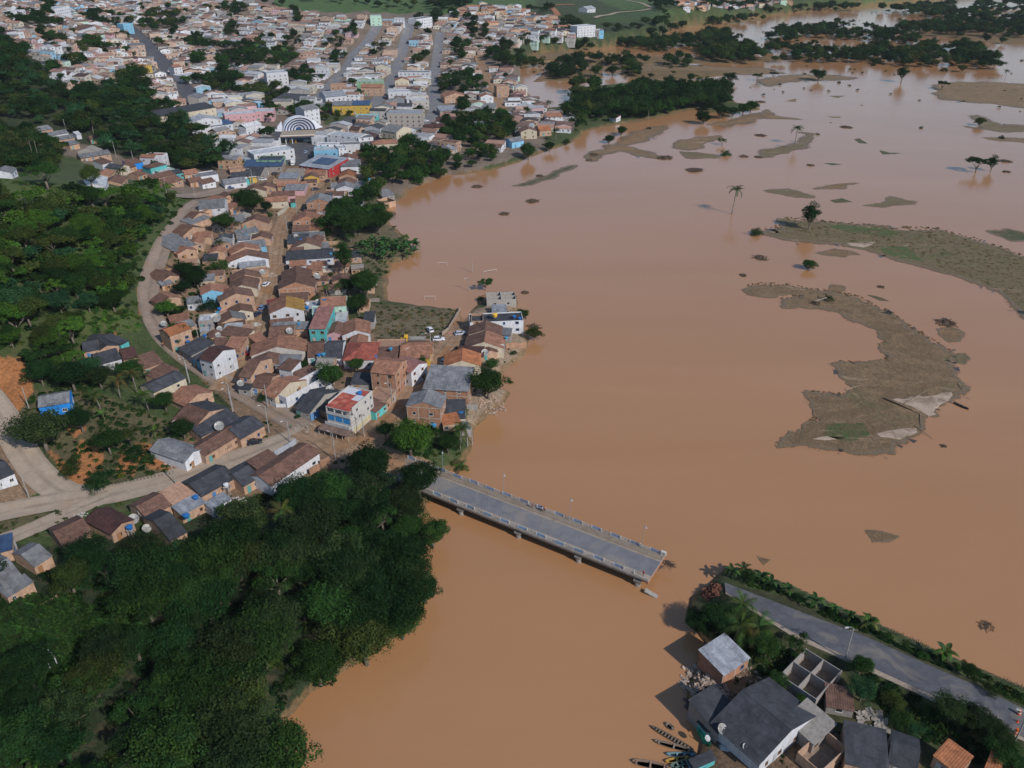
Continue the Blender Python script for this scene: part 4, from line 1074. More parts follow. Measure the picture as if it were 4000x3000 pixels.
# ------------------------------------------------------------------ bridge
BD = Vector((.8532,-.5216,0)); BN = Vector((.5216,.8532,0)); BT0, BT1, BC = -123.0, -45.6, 134.8; ZD = 3.6; W_ = 10.0
BO = BD*BT0 + BN*BC; brz = math.atan2(BD.y, BD.x); BL = BT1-BT0
def bt(v, x, y, z): p = plane(*vp(v, x, y), z); return p[0]*BD.x + p[1]*BD.y - BT0
br = empty("bridge", (BO.x, BO.y, 0), brz); tag(br, "concrete road bridge over the flood, cut off where its far approach is washed away", "bridge")
b = MB(); b.box(0,-.05,ZD-.45,BL,W_+.05,ZD-.02); b.obj("deck_slab", M_CONC, br, color=(.33,.29,.25))
for y in (.9, 3.6, 6.4, 9.0): b = MB(); b.box(0,y-.28,ZD-1.55,BL-.6,y+.28,ZD-.452); b.obj("girder", M_CONC, br, color=(.25,.22,.19))
b = MB(); b.box(0,1.652,ZD-.018,BL-.02,7.2,ZD+.03); b.obj("carriageway", M_ASPH, br)
b = MB(); b.box(0,.42,ZD-.018,BL-.1,1.65,ZD+.045); b.obj("gutter_strip", M_SAND, br)
b = MB(); b.box(0,7.202,ZD-.018,BL-.1,7.618,ZD+.04); b.obj("gutter_strip", M_SAND, br)
b = MB(); b.box(0,7.752,ZD-.018,BL-.05,9.45,ZD+.2); b.obj("footway", M_WALK, br)
b = MB(); b.box(0,7.62,ZD+.032,BL-.05,7.748,ZD+.13); b.obj("kerb", M_CONC, br, color=(.36,.28,.21))
for v, x, y in (('I',382,545),('I',790,715),('I',1225,885),('I',1645,1062)):
    x0 = bt(v, x, y, .6); b = MB(); b.box(x0-.9,.2,ZD-2.1,x0+.9,9.8,ZD-1.552)
    for yy in (1.0, 8.8): b.tube([(x0,yy,-3),(x0,yy,ZD-2.1)], .75, 14)
    b.obj("pier", M_CONC, br, color=(.30,.27,.235))
b = MB(); b.box(0,-.2,-2,1.2,W_+.2,ZD-.46); b.obj("abutment", M_CONC, br, color=(.28,.24,.2))
b = MB(); b.box(BL-.58,-.05,ZD-1.2,BL,W_+.05,ZD-.455); b.obj("end_beam", M_BRICK, br, color=(.42,.17,.09))
# railings: alternate blue lattice bays and white open bays, each one a part
BAY = 2.62
def bay(blue):
    b = MB(); z = ZD+.2
    b.box(0,-.05,z+.66,BAY-.26,.05,z+.80); b.box(0,-.05,z+.02,BAY-.26,.05,z+.14)
    if blue:
        b.box(0,-.03,z+.36,BAY-.26,.03,z+.46)
        for i in range(7): x = .15+i*.34; b.box(x,-.03,z+.14,x+.10,.03,z+.66)
        for i in range(6): x = .26+i*.34; b.bar((x,0,z+.18),(x+.3,0,z+.62),.05)
    else:
        b.box(0,-.03,z+.36,BAY-.26,.03,z+.46); b.box(BAY*.45-.12,-.03,z+.14,BAY*.45+.02,.03,z+.66)
    return b.mesh("railing_panel", [M_PAINT])
MBL, MWH = bay(True), bay(False); b = MB(); b.box(-.13,-.11,ZD-.02,.13,.11,ZD+1.06); MPO = b.mesh("railing_post", [M_PAINT])
nb = int(BL/BAY)
for yy in (.22, 9.68):
    b = MB(); b.box(0,yy-.14,ZD-.018,BL-.3,yy+.14,ZD+.18); b.obj("railing_base", M_CONC, br, color=(.36,.33,.30))
    for i in range(nb+1):
        if yy < 1 and i >= nb-0: continue
        x = i*BAY+.3; o = obj("railing_post", MPO, br, color=(.48,.47,.45)); o.location = (x,yy,0)
        if i < nb and not (yy < 1 and i == nb-1):
            bl = (i % 2 == 0); j = RNG.uniform(.75,1.15); o = obj("railing_panel", MBL if bl else MWH, br, color=tuple(c*j for c in ((.13,.27,.45) if bl else (.42,.40,.38)))); o.location = (x+.13, yy, 0)
            o.rotation_euler = (RNG.uniform(-.03,.03), 0, 0)
b = MB(); b.box(BL-.9,9.4,ZD+.2,BL+.3,9.95,ZD+.32); b.box(BL-.9,9.4,ZD+.9,BL+.3,9.95,ZD+1.3); b.box(BL-.9,9.4,ZD+.32,BL-.55,9.95,ZD+.9); b.box(BL-.0,9.4,ZD+.32,BL+.3,9.95,ZD+.9)
b.obj("end_pillar", M_PAINT, br, color=(.55,.53,.48))
b = MB(); T = Matrix.Translation((BL+.3,-.4,.55)) @ Matrix.Rotation(.12,4,'X') @ Matrix.Rotation(.25,4,'Y'); b.box(-.8,-.5,-.25,2.4,.6,.2,0,T); o = b.obj("broken_slab", M_CONC, None, (BO.x,BO.y,0), brz, color=(.32,.29,.25)); tag(o, "broken concrete slab lying in the water under the bridge end", "rubble slab")
b = MB()
for k in range(38):
    a = RNG.uniform(-.9,.9); x0 = BL+.1+RNG.uniform(0,1); y0 = 8.8+RNG.uniform(-.7,.7); L = RNG.uniform(.8,3.0); b.bar((x0,y0,ZD-.8+RNG.uniform(-.3,.3)),(x0+L*math.cos(a),y0+L*math.sin(a)*.5,ZD-1.0+RNG.uniform(-.6,.3)),.09)
tag(b.obj("root_mat", M_WOOD, None, (BO.x,BO.y,0), brz, color=(.10,.07,.05)), "tangle of roots and twigs hanging off the broken bridge end", "debris", kind="thing")
def bp(x, y, z=ZD+.2): p = BO + BD*x + BN*y; return (p.x, p.y, z)

# ------------------------------------------------------------------ poles and lamps
def pole(p, h, label, lamp=None, arms=1, cat='utility pole', group='utility poles', rz=0.0, col=(.34,.32,.30), lean=0):
    r = empty("utility_pole" if cat == 'utility pole' else "street_lamp", p, rz); tag(r, label, cat, group)
    b = MB(); b.tube([(0,0,-.5),(lean,0,h)], [.17,.11] if cat == 'utility pole' else [.07,.045], 6); b.obj("post", M_CONC if cat == 'utility pole' else M_PAINT, r, color=col)
    if arms:
        b = MB(); 
        for k in range(arms): b.box(-.9,-.06,h-.5-k*.9,.9,.06,h-.38-k*.9)
        for x in (-.8,-.3,.3,.8): b.tube([(x,0,h-.38),(x,0,h-.2)], .05, 5)
        b.obj("crossarm", M_WOOD, r, color=(.2,.17,.14))
    if lamp:
        b = MB(); b.tube([(lean,0,h),(lean+lamp*.35,0,h+.5),(lean+lamp*.8,0,h+.62),(lean+lamp,0,h+.55)], .045, 5); b.obj("lamp_arm", M_STEEL, r)
        b = MB(); b.box(lean+lamp-.1,-.14,h+.42,lean+lamp+.6,.14,h+.56); b.obj("lamp_head", M_PAINT, r, color=(.6,.6,.58))
    return r
for x, y, k in (('I',248,265),('I',682,432),('I',1155,610),('I',1676,808)):
    pass
for i, (x, y) in enumerate(((248,262),(682,430),(1156,608),(1676,806))):
    X = bt('I', x, y, ZD+.2); pole(bp(X, 9.3), 7.0, f"slim pale lamp post on the bridge railing, {ordw(i)} from the town end", -1.6, 0, 'street lamp', 'lamp posts along the bridge', brz+2.3, (.22,.27,.29))
POLES = [('O',515,1275,9,1,'by the white house with the eroded foundation'),('O',1145,1659,9,1,'on the crossroads verge'),('O',670,735,8,0,'beside the tall orange-roofed house'),
 ('O',1645,1620,8,0,'in front of the white roofless house'),('H',335,640,9,2,'at the mouth of the paved road'),('H',515,725,7,0,'beside the compound wall by the black car'),
 ('H',908,885,9,1,'at the bridge approach'),('H',1158,680,8,1,'on the corner of the three-storey red roofed house'),('N',120,870,8,0,'by the turquoise house'),('F',1735,1520,8,0,'on the corner of the yellow walled house'),
 ('P',780,165,8,0,'on the river side of the dirt street near its top'),('P',640,390,8,0,'halfway up the dirt street'),('Q',1018,655,8,0,'at the top bend of the dirt street'),('Q',1265,470,8,0,'opposite the parked dark car'),
 ('Q',140,435,8,0,'in front of the market shops'),('P',1720,965,6,0,'at the end of the backyard wall'),('M',855,365,7,1,'standing in the flood by the drowned pitch'),('M',905,100,8,0,'standing in the flood beyond the pitch'),
 ('R',222,725,9,1,'on the verge of the broken road'),('R',1680,1450,8,0,'at the end of the broken road'),('G',2010,460,8,1,'beside the dark roofed houses'),('G',1640,210,8,1,'beside the white walled long house'),
 ('G',1520,1090,6,1,'at the fence of the weedy plot'),('G',250,430,7,0,'in the red earth above the blue house'),('G',250,1200,7,0,'on the red verge beside the white house'),('E',1690,170,8,0,'at the tip of the meadow'),
 ('A',1165,1440,9,0,'behind the meadow by the blue wall'),('A',1005,1360,9,0,'above the valley houses'),('A',575,1140,8,0,'on the wooded slope above the valley'),('E',1440,120,8,0,'at the market junction'),
 ('N',1205,1445,7,0,'on the river bank by the bridge'),('N',1270,1420,6,0,'at the water edge by the bridge')]
PP = hits([vp(q[0], q[1], q[2]) for q in POLES])
for q, p in zip(POLES, PP): pole(p, q[3], f"tall concrete pole {q[5]}", -1.8 if q[4] or RNG.random() < .3 else None, q[4], rz=RNG.uniform(-.6,.6), lean=RNG.uniform(-.15,.15))
def wires(i, j, label):
    a = Vector(PP[i]) + Vector((0,0,POLES[i][3]-.3)); c = Vector(PP[j]) + Vector((0,0,POLES[j][3]-.3)); b = MB()
    for o in (-.6,.6):
        pts = [a.lerp(c, t/8)+Vector((o,0,-1.2*math.sin(math.pi*t/8))) for t in range(9)]; b.tube(pts, .022, 4)
    tag(b.obj("power_line", M_RUBBER, None), label, "power line", "power lines along the hill road")
wires(0,1,"thin black wires over the hill road above the crossroads"); wires(1,4,"thin black wires from the crossroads to the mouth of the paved road"); wires(4,6,"thin black wires over the muddy bridge approach"); wires(6,7,"thin black wires from the bridge approach to the corner building")

# ------------------------------------------------------------------ vehicles
def wheel_mesh(r=.31, w=.2):
    b = MB(); b.tube([(0,-w/2,0),(0,w/2,0)], r, 14, 0); b.tube([(0,-w/2-.01,0),(0,w/2+.01,0)], r*.58, 10, 1); return b.mesh("wheel", [M_RUBBER, M_STEEL])
ME_WHEEL = wheel_mesh(); ME_WHEELB = wheel_mesh(.48,.3)
def loft(secs, mats, name):
    """secs: (x, halfwidth_bottom, z_bottom, halfwidth_mid, z_mid, halfwidth_top, z_top)"""
    b = MB(); n = 6
    for s in secs:
        x, hb, zb, hm, zm, ht, zt = s; b.v += [(x,-hb,zb),(x,-hm,zm),(x,-ht,zt),(x,ht,zt),(x,hm,zm),(x,hb,zb)]
    for k in range(len(secs)-1):
        for j in range(n): a = k*n+j; c = k*n+(j+1) % n; b.f.append((a, a+n, c+n, c)); b.m.append(0)
    b.f.append(tuple(range(n))); b.m.append(0); b.f.append(tuple(range((len(secs)-1)*n, len(secs)*n))[::-1]); b.m.append(0)
    me = b.mesh(name, mats); bm = bmesh.new(); bm.from_mesh(me); bmesh.ops.recalc_face_normals(bm, faces=bm.faces); bm.to_mesh(me); bm.free(); return me
ME_BODY = loft([(-2.05,.70,.35,.74,.6,.70,.80),(-1.95,.80,.22,.84,.62,.78,.90),(-1.2,.82,.2,.86,.65,.80,.93),(.55,.82,.2,.86,.65,.80,.92),(1.5,.82,.2,.85,.6,.76,.84),(1.95,.76,.24,.80,.55,.66,.72),(2.08,.62,.32,.66,.5,.58,.62)], [M_PAINT], "car_body")
ME_CAB = loft([(-1.85,.72,.92,.70,1.0,.66,1.0),(-1.45,.76,.92,.68,1.25,.60,1.38),(.05,.76,.92,.68,1.25,.60,1.42),(.95,.74,.9,.70,.95,.66,.96)], [M_GLASS], "windows")
ME_ROOF = loft([(-1.5,.60,1.375,.62,1.39,.57,1.42),(-1.2,.62,1.385,.63,1.41,.58,1.46),(.0,.62,1.40,.63,1.42,.58,1.475),(.2,.58,1.38,.6,1.4,.55,1.43)], [M_PAINT], "roof_panel")
b = MB(); [b.bar((x,s*.74,.93),(x2,s*.62,1.4),.06) for s in (-1,1) for x,x2 in ((-1.7,-1.42),(-.45,-.45),(.8,.1))]; ME_PIL = b.mesh("window_pillars", [M_PAINT])
b = MB(); b.box(0,-.14,-.07,.06,.14,.07); ME_LAMP = b.mesh("headlight", [M_PAINT])
def car(p, rz, col, label, tilt=(0,0), cat='car', s=1.0):
    r = empty("car", p, rz); r.rotation_euler = (tilt[0], tilt[1], rz); r.scale = (s,)*3; tag(r, label, cat, "cars parked in the streets")
    obj("body", ME_BODY, r, color=col); obj("windows", ME_CAB, r); obj("roof_panel", ME_ROOF, r, color=col); obj("window_pillars", ME_PIL, r, color=col)
    for x in (-1.3,1.28):
        for y in (-.76,.76): o = obj("wheel", ME_WHEEL, r); o.location = (x,y,.31)
    for y in (-.58,.58):
        o = obj("headlight", ME_LAMP, r, color=(.75,.75,.7)); o.location = (2.0,y,.6); o = obj("tail_light", ME_LAMP, r, color=(.4,.02,.02)); o.location = (-2.07,y,.66)
    return r
CARS = [('P',332,1160,1.35,(.62,.62,.64),'white hatchback parked half way up the dirt street'),('P',278,1495,1.45,(.13,.20,.38),'blue saloon parked in the dirt street below the white one'),
 ('P',205,1590,1.2,(.02,.03,.07),'dark blue car at the edge of the dirt street'),('F',1725,1310,2.0,(.68,.68,.68),'white estate car parked on the grass lot'),('F',1800,1392,.1,(.66,.66,.68),'white saloon beside the yellow truck'),
 ('F',1987,1342,.35,(.42,.44,.50),'silver estate car at the end of the river street'),('N',880,240,1.1,(.62,.62,.66),'white car beside the orange-roofed white house'),('H',212,735,.35,(.02,.022,.03),'black car parked against the orange wall of the paved road'),
 ('O',1335,868,.1,(.33,.01,.02),'red car under the small tree at the lane mouth'),('Q',465,302,.6,(.03,.035,.045),'black car on the market street'),('Q',285,385,.15,(.6,.6,.6),'white car before the market shops'),
 ('Q',1040,525,.8,(.03,.04,.06),'dark car by the flower-lined front at the street top'),('Q',1220,405,1.2,(.03,.03,.035),'black car below the red-walled hall'),('Q',1245,215,1.7,(.3,.31,.33),'grey car beside the red-walled hall'),
 ('B',440,1225,.1,(.6,.6,.6),'white pickup on the plaza'),('B',430,1320,1.5,(.28,.35,.45),'pale blue car on the plaza road'),('A',1455,620,2.1,(.6,.6,.62),'white car low on the avenue'),('A',1320,505,2.1,(.6,.6,.62),'white van high on the avenue'),
 ('B',1540,970,1.6,(.04,.04,.04),'black pickup in the river side town street'),('B',1468,1050,.3,(.6,.6,.62),'white car at the turn of the river side town street'),('A',1990,1630,.2,(.07,.10,.18),'dark blue car at the market junction')]
for q, p in zip(CARS, hits([vp(c[0], c[1], c[2]) for c in CARS], .15)): car(p, q[3], q[4], q[5], s=1.05)
def truck():
    p = hit(*vp('F',1590,1405), .05); r = empty("flatbed_truck", p, 0.02+math.pi); tag(r, "yellow-cabbed flatbed truck parked across the top of the muddy lane", "truck")
    Y = (.72,.40,.02); me = loft([(2.3,1.05,.6,1.1,1.2,1.0,2.35),(2.5,1.1,.55,1.12,1.3,1.0,2.5),(3.5,1.1,.55,1.12,1.3,.98,2.5),(3.85,1.1,.55,1.12,1.3,.95,1.55),(4.8,1.0,.55,1.0,1.2,.85,1.45),(5.0,.9,.6,.92,1.1,.8,1.3)], [M_PAINT], "cab"); obj("cab", me, r, color=Y)
    b = MB(); b.box(3.52,-.85,1.65,3.72,.85,2.3); b.box(2.7,-1.09,1.6,3.4,1.09,2.2); b.obj("windows", M_GLASS, r)
    b = MB(); b.box(-4.2,-1.2,1.1,2.15,1.2,1.28); b.obj("flatbed", M_WOOD, r, color=(.22,.19,.16))
    for k in range(9): b = MB(); b.box(-4.15+k*.7,-1.24,.9,-4.05+k*.7,1.24,1.1); b.obj("bed_rib", M_STEEL, r)
    for y in (-1.2,1.14): b = MB(); b.box(-4.2,y,1.28,2.15,y+.06,1.7); b.obj("side_board", M_WOOD, r, color=(.28,.26,.24))
    b = MB(); b.box(-4.0,-.4,.6,4.6,.4,.88); b.obj("chassis", M_PAINT, r, color=(.05,.05,.05))
    for x in (-3.0,-1.9,4.1):
        for y in (-1.0,1.0): o = obj("wheel", ME_WHEELB, r); o.location = (x,y,.48)
    b = MB()
    for k in range(9): b.box(RNG.uniform(-3.8,-.5),RNG.uniform(-.9,.1),1.28,RNG.uniform(-.4,1.6),RNG.uniform(.2,.9),1.28+RNG.uniform(.1,.5))
    tag(b.obj("cargo_sacks", M_WOOD, None, p, .02+math.pi, color=(.35,.33,.30)), "pale boards and sacks loaded on the flatbed truck", "cargo")
truck()
def boxtruck(p, rz, label):
    r = empty("box_truck", p, rz); tag(r, label, "truck"); b = MB(); b.box(-3.2,-1.15,1.0,1.6,1.15,3.2); b.obj("cargo_box", M_PAINT, r, color=(.62,.62,.62))
    obj("cab", loft([(1.7,1.05,.5,1.1,1.2,1.0,2.3),(2.4,1.1,.5,1.1,1.3,1.0,2.35),(3.3,1.05,.5,1.08,1.2,.95,1.9),(3.5,1.0,.55,1.0,1.0,.9,1.3)], [M_PAINT], "cab"), r, color=(.6,.6,.6))
    b = MB(); b.box(3.2,-.85,1.35,3.42,.85,1.95); b.obj("windscreen", M_GLASS, r)
    for x in (-2.2,2.5):
        for y in (-1.0,1.0): o = obj("wheel", ME_WHEELB, r); o.location = (x,y,.48)
boxtruck(hit(*vp('Q',722,160), .1), -1.45, "white box truck parked beside the red-walled hall")

# ------------------------------------------------------------------ people
def person_mesh(pose):
    J = [(0,0,.95),(0,0,1.2),(0,0,1.42),(0,.01,1.52),(0,.02,1.66),(.10,0,.90),(.12,.02,.48),(.12,0,.06),(.13,.14,.03),(-.10,0,.90),(-.12,.02,.48),(-.12,0,.06),(-.13,.14,.03),
         (.19,0,1.40),(.25,-.02,1.12),(.24,.10,.88),(.24,.15,.80),(-.19,0,1.40),(-.25,-.02,1.12),(-.24,.10,.88),(-.24,.15,.80)]
    E = [(0,1),(1,2),(2,3),(3,4),(0,5),(5,6),(6,7),(7,8),(0,9),(9,10),(10,11),(11,12),(2,13),(13,14),(14,15),(15,16),(2,17),(17,18),(18,19),(19,20)]
    R = [.145,.13,.135,.055,.105,.09,.06,.04,.035,.09,.06,.04,.035,.06,.045,.035,.03,.06,.045,.035,.03]
    J = [list(j) for j in J]
    if pose == 'walk':
        for i, dy in ((6,.12),(7,.28),(8,.40),(10,-.08),(11,-.28),(12,-.16),(14,-.1),(15,-.14),(16,-.16),(18,.08),(19,.26),(20,.34)): J[i][1] += dy
    if pose == 'sit':
        for i in (6,10): J[i][1] = .42; J[i][2] = .92
        for i in (7,11): J[i][1] = .48; J[i][2] = .5
        for i in (8,12): J[i][1] = .60; J[i][2] = .47
        for i in (15,19): J[i][1] += .2; J[i][2] += .1
        for i in (16,20): J[i][1] += .28; J[i][2] += .12
    me = bpy.data.meshes.new("p"); me.from_pydata(J, E, []); o = bpy.data.objects.new("p", me); COL.objects.link(o)
    m = o.modifiers.new("s", 'SKIN'); 
    if not me.skin_vertices: me.skin_vertices.new()
    for i, v in enumerate(me.skin_vertices[0].data): v.radius = (R[i], R[i]*(.78 if i < 3 else 1)); v.use_root = (i == 0)
    s = o.modifiers.new("u", 'SUBSURF'); s.levels = 1; s.render_levels = 1
    dg = bpy.context.evaluated_depsgraph_get(); ev = bpy.data.meshes.new_from_object(o.evaluated_get(dg)); bpy.data.objects.remove(o); ev.name = "person_" + pose; return ev
M_SKIN = flat("skin", (.20,.10,.06), .6); M_HAIR = flat("dark_hair", (.012,.01,.009), .7); M_SHORTS = flat("dark_cloth", (.03,.035,.06), .9)
PM = {}
for ps in ('stand','walk','sit'):
    me = person_mesh(ps); [me.materials.append(m) for m in (M_SKIN, M_PAINT, M_SHORTS, M_HAIR)]
    for pl in me.polygons:
        c = pl.center; pl.use_smooth = True
        if c.z > 1.66 or (c.z > 1.56 and c.y < -.02): pl.material_index = 3
        elif .98 < c.z < 1.47 and abs(c.x) < .24 and not (abs(c.x) > .2 and c.z < 1.2): pl.material_index = 1
        elif .52 < c.z <= .98 and abs(c.x) < .22: pl.material_index = 2
    PM[ps] = me
def person(p, rz, pose, shirt, label): o = obj("person", PM[pose], None, p, rz, shirt); tag(o, label, "person"); o.scale = (1.05,)*3; return o
for i, (x, y, ps, c, l) in enumerate(((950,545,'stand',(.015,.02,.06),'person in dark clothes among the group at the bridge railing'),(963,543,'stand',(.45,.47,.5),'person in a pale shirt among the group at the bridge railing'),
    (980,543,'walk',(.55,.14,.03),'person in orange shorts and top at the bridge railing'),(905,503,'stand',(.22,.10,.06),'bare-chested person leaning at the bridge railing apart from the group'))):
    person(bp(bt('I',x,y,ZD+.2), 9.0-.4*(i % 2)), brz+.3*i, ps, c, l)
person(bp(bt('I',1672,1030,ZD), .7, ZD+.05), 2.4, 'stand', (.50,.02,.03), 'person in a red shirt standing by the broken end of the bridge')
person(hit(*vp('H',528,608), .1), 1.0, 'walk', (.02,.22,.10), 'person in green walking in the muddy road at the crossroads')
person(hit(*vp('M',190,985), 1.4), 1.0, 'stand', (.1,.35,.33), 'person in turquoise on the flatbed of the yellow truck')
person(hit(*vp('H',1070,672), .1), 1.0, 'stand', (.4,.2,.06), 'person in ochre under the awning of the corner building')
person(hit(*vp('H',1100,670), .1), 2.0, 'stand', (.05,.07,.15), 'person in navy under the awning of the corner building')
def motorbike(p, rz, label):
    r = empty("motorcycle", p, rz); tag(r, label, "motorcycle"); b = MB(); b.tube([(-.5,0,.6),(0,0,.75),(.35,0,.8)], [.1,.16,.12], 6); b.obj("body", M_PAINT, r, color=(.04,.02,.02))
    for x in (-.6,.65): o = obj("wheel", ME_WHEEL, r, scale=(.95,.5,.95)); o.location = (x,0,.3)
    b = MB(); b.tube([(.65,0,.3),(.45,0,.95)], .03, 5); b.bar((.45,-.3,.98),(.45,.3,.98),.03); b.obj("handlebar", M_STEEL, r)
mp = hit(*vp('E',1412,1445), .15); motorbike(mp, 1.9, "small motorcycle ridden down the hill road"); person((mp[0],mp[1],mp[2]-.15), 1.9-math.pi/2, 'sit', (.50,.20,.08), "person in an orange top riding the small motorcycle")
# canoes
def canoe(v, a, c, label, col, w=1.0, nseat=4, fill=(.05,.03,.02)):
    A = Vector((*plane(*vp(v, *a), .15), .0)); C = Vector((*plane(*vp(v, *c), .15), .0)); d = C-A; L = d.length; r = empty("canoe", A, math.atan2(d.y, d.x)); tag(r, label, "canoe", "canoes moored on the far bank")
    b = MB(); n = 12
    prof = [(t/n*L, w*.5*(math.sin(math.pi*min(max((t/n),.0),1))**.45)*(.98 if 0 < t < n else 0)+.10) for t in range(n+1)]
    for k in range(n):
        (x0,h0),(x1,h1) = prof[k], prof[k+1]; r0 = .32+.22*abs(2*k/n-1)**3; r1 = .32+.22*abs(2*(k+1)/n-1)**3
        for s in (1,-1):
            q = [(x0,s*h0*.62,-.15),(x1,s*h1*.62,-.15),(x1,s*h1,r1),(x0,s*h0,r0)]; b.poly(q if s < 0 else q[::-1])
            q = [(x0,s*(h0-.07),r0),(x1,s*(h1-.07),r1),(x1,s*(h1*.62-.05),.0),(x0,s*(h0*.62-.05),.0)]; b.poly(q if s < 0 else q[::-1])
            q = [(x0,s*h0,r0),(x1,s*h1,r1),(x1,s*(h1-.07),r1),(x0,s*(h0-.07),r0)]; b.poly(q if s < 0 else q[::-1])
        b.quad((x0,-h0*.6,.0),(x1,-h1*.6,.0),(x1,h1*.6,.0),(x0,h0*.6,.0), 1)
    b.obj("hull", [M_WOOD, M_WOOD], r, color=col)
    for k in range(nseat):
        x = L*(.12+.76*k/max(1,nseat-1)); hw = w*.5*(math.sin(math.pi*x/L)**.45)+.06; b = MB(); b.box(x-.16,-hw,.22,x+.16,hw,.28); b.obj("seat", M_WOOD, r, color=tuple(min(1,q*1.5) for q in col))
    for x in (.12, L-.5): b = MB(); b.box(x,-.16,.42,x+.38,.16,.48); b.obj("bow_board", M_WOOD, r, color=tuple(min(1,q*1.3) for q in col))
CAN = [((400,385),(850,640),'long brown canoe with many cross seats, second from the top',(.13,.10,.075),.95,11),((560,350),(640,420),'short pale stern of a half sunken canoe, highest of the moored boats',(.22,.18,.14),1.0,2),
 ((430,540),(860,655),'grey wooden canoe with a boxed stern below the longest one',(.20,.155,.12),1.1,3),((560,685),(875,690),'canoe painted pale blue among the moored boats',(.13,.22,.25),.85,4),
 ((548,765),(800,715),'narrow canoe painted red and yellow',(.38,.22,.05),.85,3),((600,815),(860,735),'green canoe with open seats',(.10,.15,.12),1.0,5),((650,850),(872,760),'dark green canoe nearest the yellow one',(.07,.12,.10),.8,4),
 ((190,760),(590,830),'big brown plank boat at the edge of the moored group',(.21,.14,.10),1.5,3)]
for a, c, l, col, w, n in CAN: canoe('S', a, c, l, col, w, n)
canoe('K', (1705,872), (1812,920), "black canoe with pale seats afloat beside the grassy island", (.03,.03,.035), 1.0, 4)
canoe('S', (960,610), (1050,670), "white upturned-looking skiff pulled up the bank by the green fence", (.5,.5,.5), .8, 2)
# ------------------------------------------------------------------ single buildings with their own shapes
def frame_from(A, B): 
    w = math.hypot(B[0]-A[0], B[1]-A[1]); return w, math.atan2(B[1]-A[1], B[0]-A[0])
# three-storey corner building with the red terrace
A = hit(*vp('H',822,402), 8.4); B = hit(*vp('H',1032,458), 8.4); w, rz = frame_from(A, B); d = 12.0; z0 = H1(A[0], A[1]); HH = 8.6
r = empty("corner_building", (A[0], A[1], z0), rz); tag(r, "white three-storey corner building with red and white roof terrace and blue balcony", "building"); FOOT.append((A[0]+math.cos(rz)*w/2-math.sin(rz)*d/2, A[1]+math.sin(rz)*w/2+math.cos(rz)*d/2, w/2, d/2, rz))
b = MB(); b.box(0,0,-.6,w,d,5.85); b.box(0,1.2,5.85,w,d,HH-.5); b.box(0,1.2,HH-.5,.2,d,HH); b.box(w-.2,1.2,HH-.5,w,d,HH+.15); b.box(.2,d-.2,HH-.5,w-.2,d,HH); b.obj("wall", M_WALL, r, color=(.50,.47,.43))
b = MB(); b.box(.203,-.1,HH-.497,w-.203,d-.203,HH-.42); b.obj("terrace", M_TILE, r, color=(.46,.10,.07))
for q in ((.25,d*.70,w*.55,d-.25),(w*.60,d*.48,w-.25,d*.74)): b = MB(); b.box(q[0],q[1],HH-.42,q[2],q[3],HH-.36); b.obj("white_terrace_patch", M_PAINT, r, color=(.55,.55,.58))
for k in range(9): x = RNG.uniform(.4,w-2.2); y = RNG.uniform(.3,d*.6); b = MB(); b.box(x,y,HH-.419,x+RNG.uniform(.9,1.9),y+RNG.uniform(.8,1.8),HH-.412+k*.0013); b.obj("tile_patch", M_TILE, r, color=RNG.choice([(.50,.19,.12),(.40,.08,.07),(.46,.15,.10)]))
for k in range(4): x = k*(w-.3)/3; b = MB(); b.box(x,-.12,5.85,x+.3,.2,HH-.5); b.obj("column", M_WALL, r, color=(.48,.46,.43))
b = MB(); b.box(0,-.2,HH-.72,w,0.0,HH-.5); b.box(0,-1.3,2.6,w,0,2.85); b.box(0,-1.3,2.85,w,-1.15,3.6); b.box(0,-.25,5.7,w,-.002,5.95); b.box(.05,-.2,5.95,w-.05,-.05,6.55); b.obj("balcony", M_WALL, r, color=(.47,.46,.45))
for k in range(3): x = .35+k*(w-.4)/3; b = MB(); b.box(x,-.03,3.55,x+(w-.9)/3-.2,-.004,5.3); b.obj("blue_panel", M_PAINT, r, color=(.03,.22,.50))
for k in range(3): x = .5+k*(w-.4)/3; o = obj("window", ME_HOLE, r, color=(.5,.5,.5), scale=(1.6,1,1.1)); o.location = (x,1.195,6.5)
for y, z in ((3,6.4),(7.5,6.4),(10.4,6.4),(4,3.6),(8.5,3.6),(10.5,3.4)): o = obj("window", ME_WIN, r, color=(.45,.45,.45), scale=(.9,1,1.1)); o.rotation_euler = (0,0,math.pi/2); o.location = (w+.002,y,z)
b = MB(); slab(b, (-1.0,-3.9,2.05),(w+1.2,-3.9,2.05),(w+1.2,-1.31,2.55),(-1.0,-1.31,2.55)); b.obj("awning", M_TILE, r, color=(.21,.14,.11))
for k in range(6): x = -.8+k*(w+1.8)/5; b = MB(); b.tube([(x,-3.6,-.5),(x,-3.6,2.1)], .08, 6); b.obj("awning_post", M_CONC, r, color=(.45,.42,.38))
b = MB(); b.box(w,1.0,.2,w+.02,d-1,1.6); b.obj("cream_dado", M_WALL, r, color=(.52,.44,.26))
tank((A[0]+math.cos(rz)*w*.68-math.sin(rz)*d*.78, A[1]+math.sin(rz)*w*.68+math.cos(rz)*d*.78, z0+HH-.4), "blue water tank on the red and white roof terrace", s=1.1)
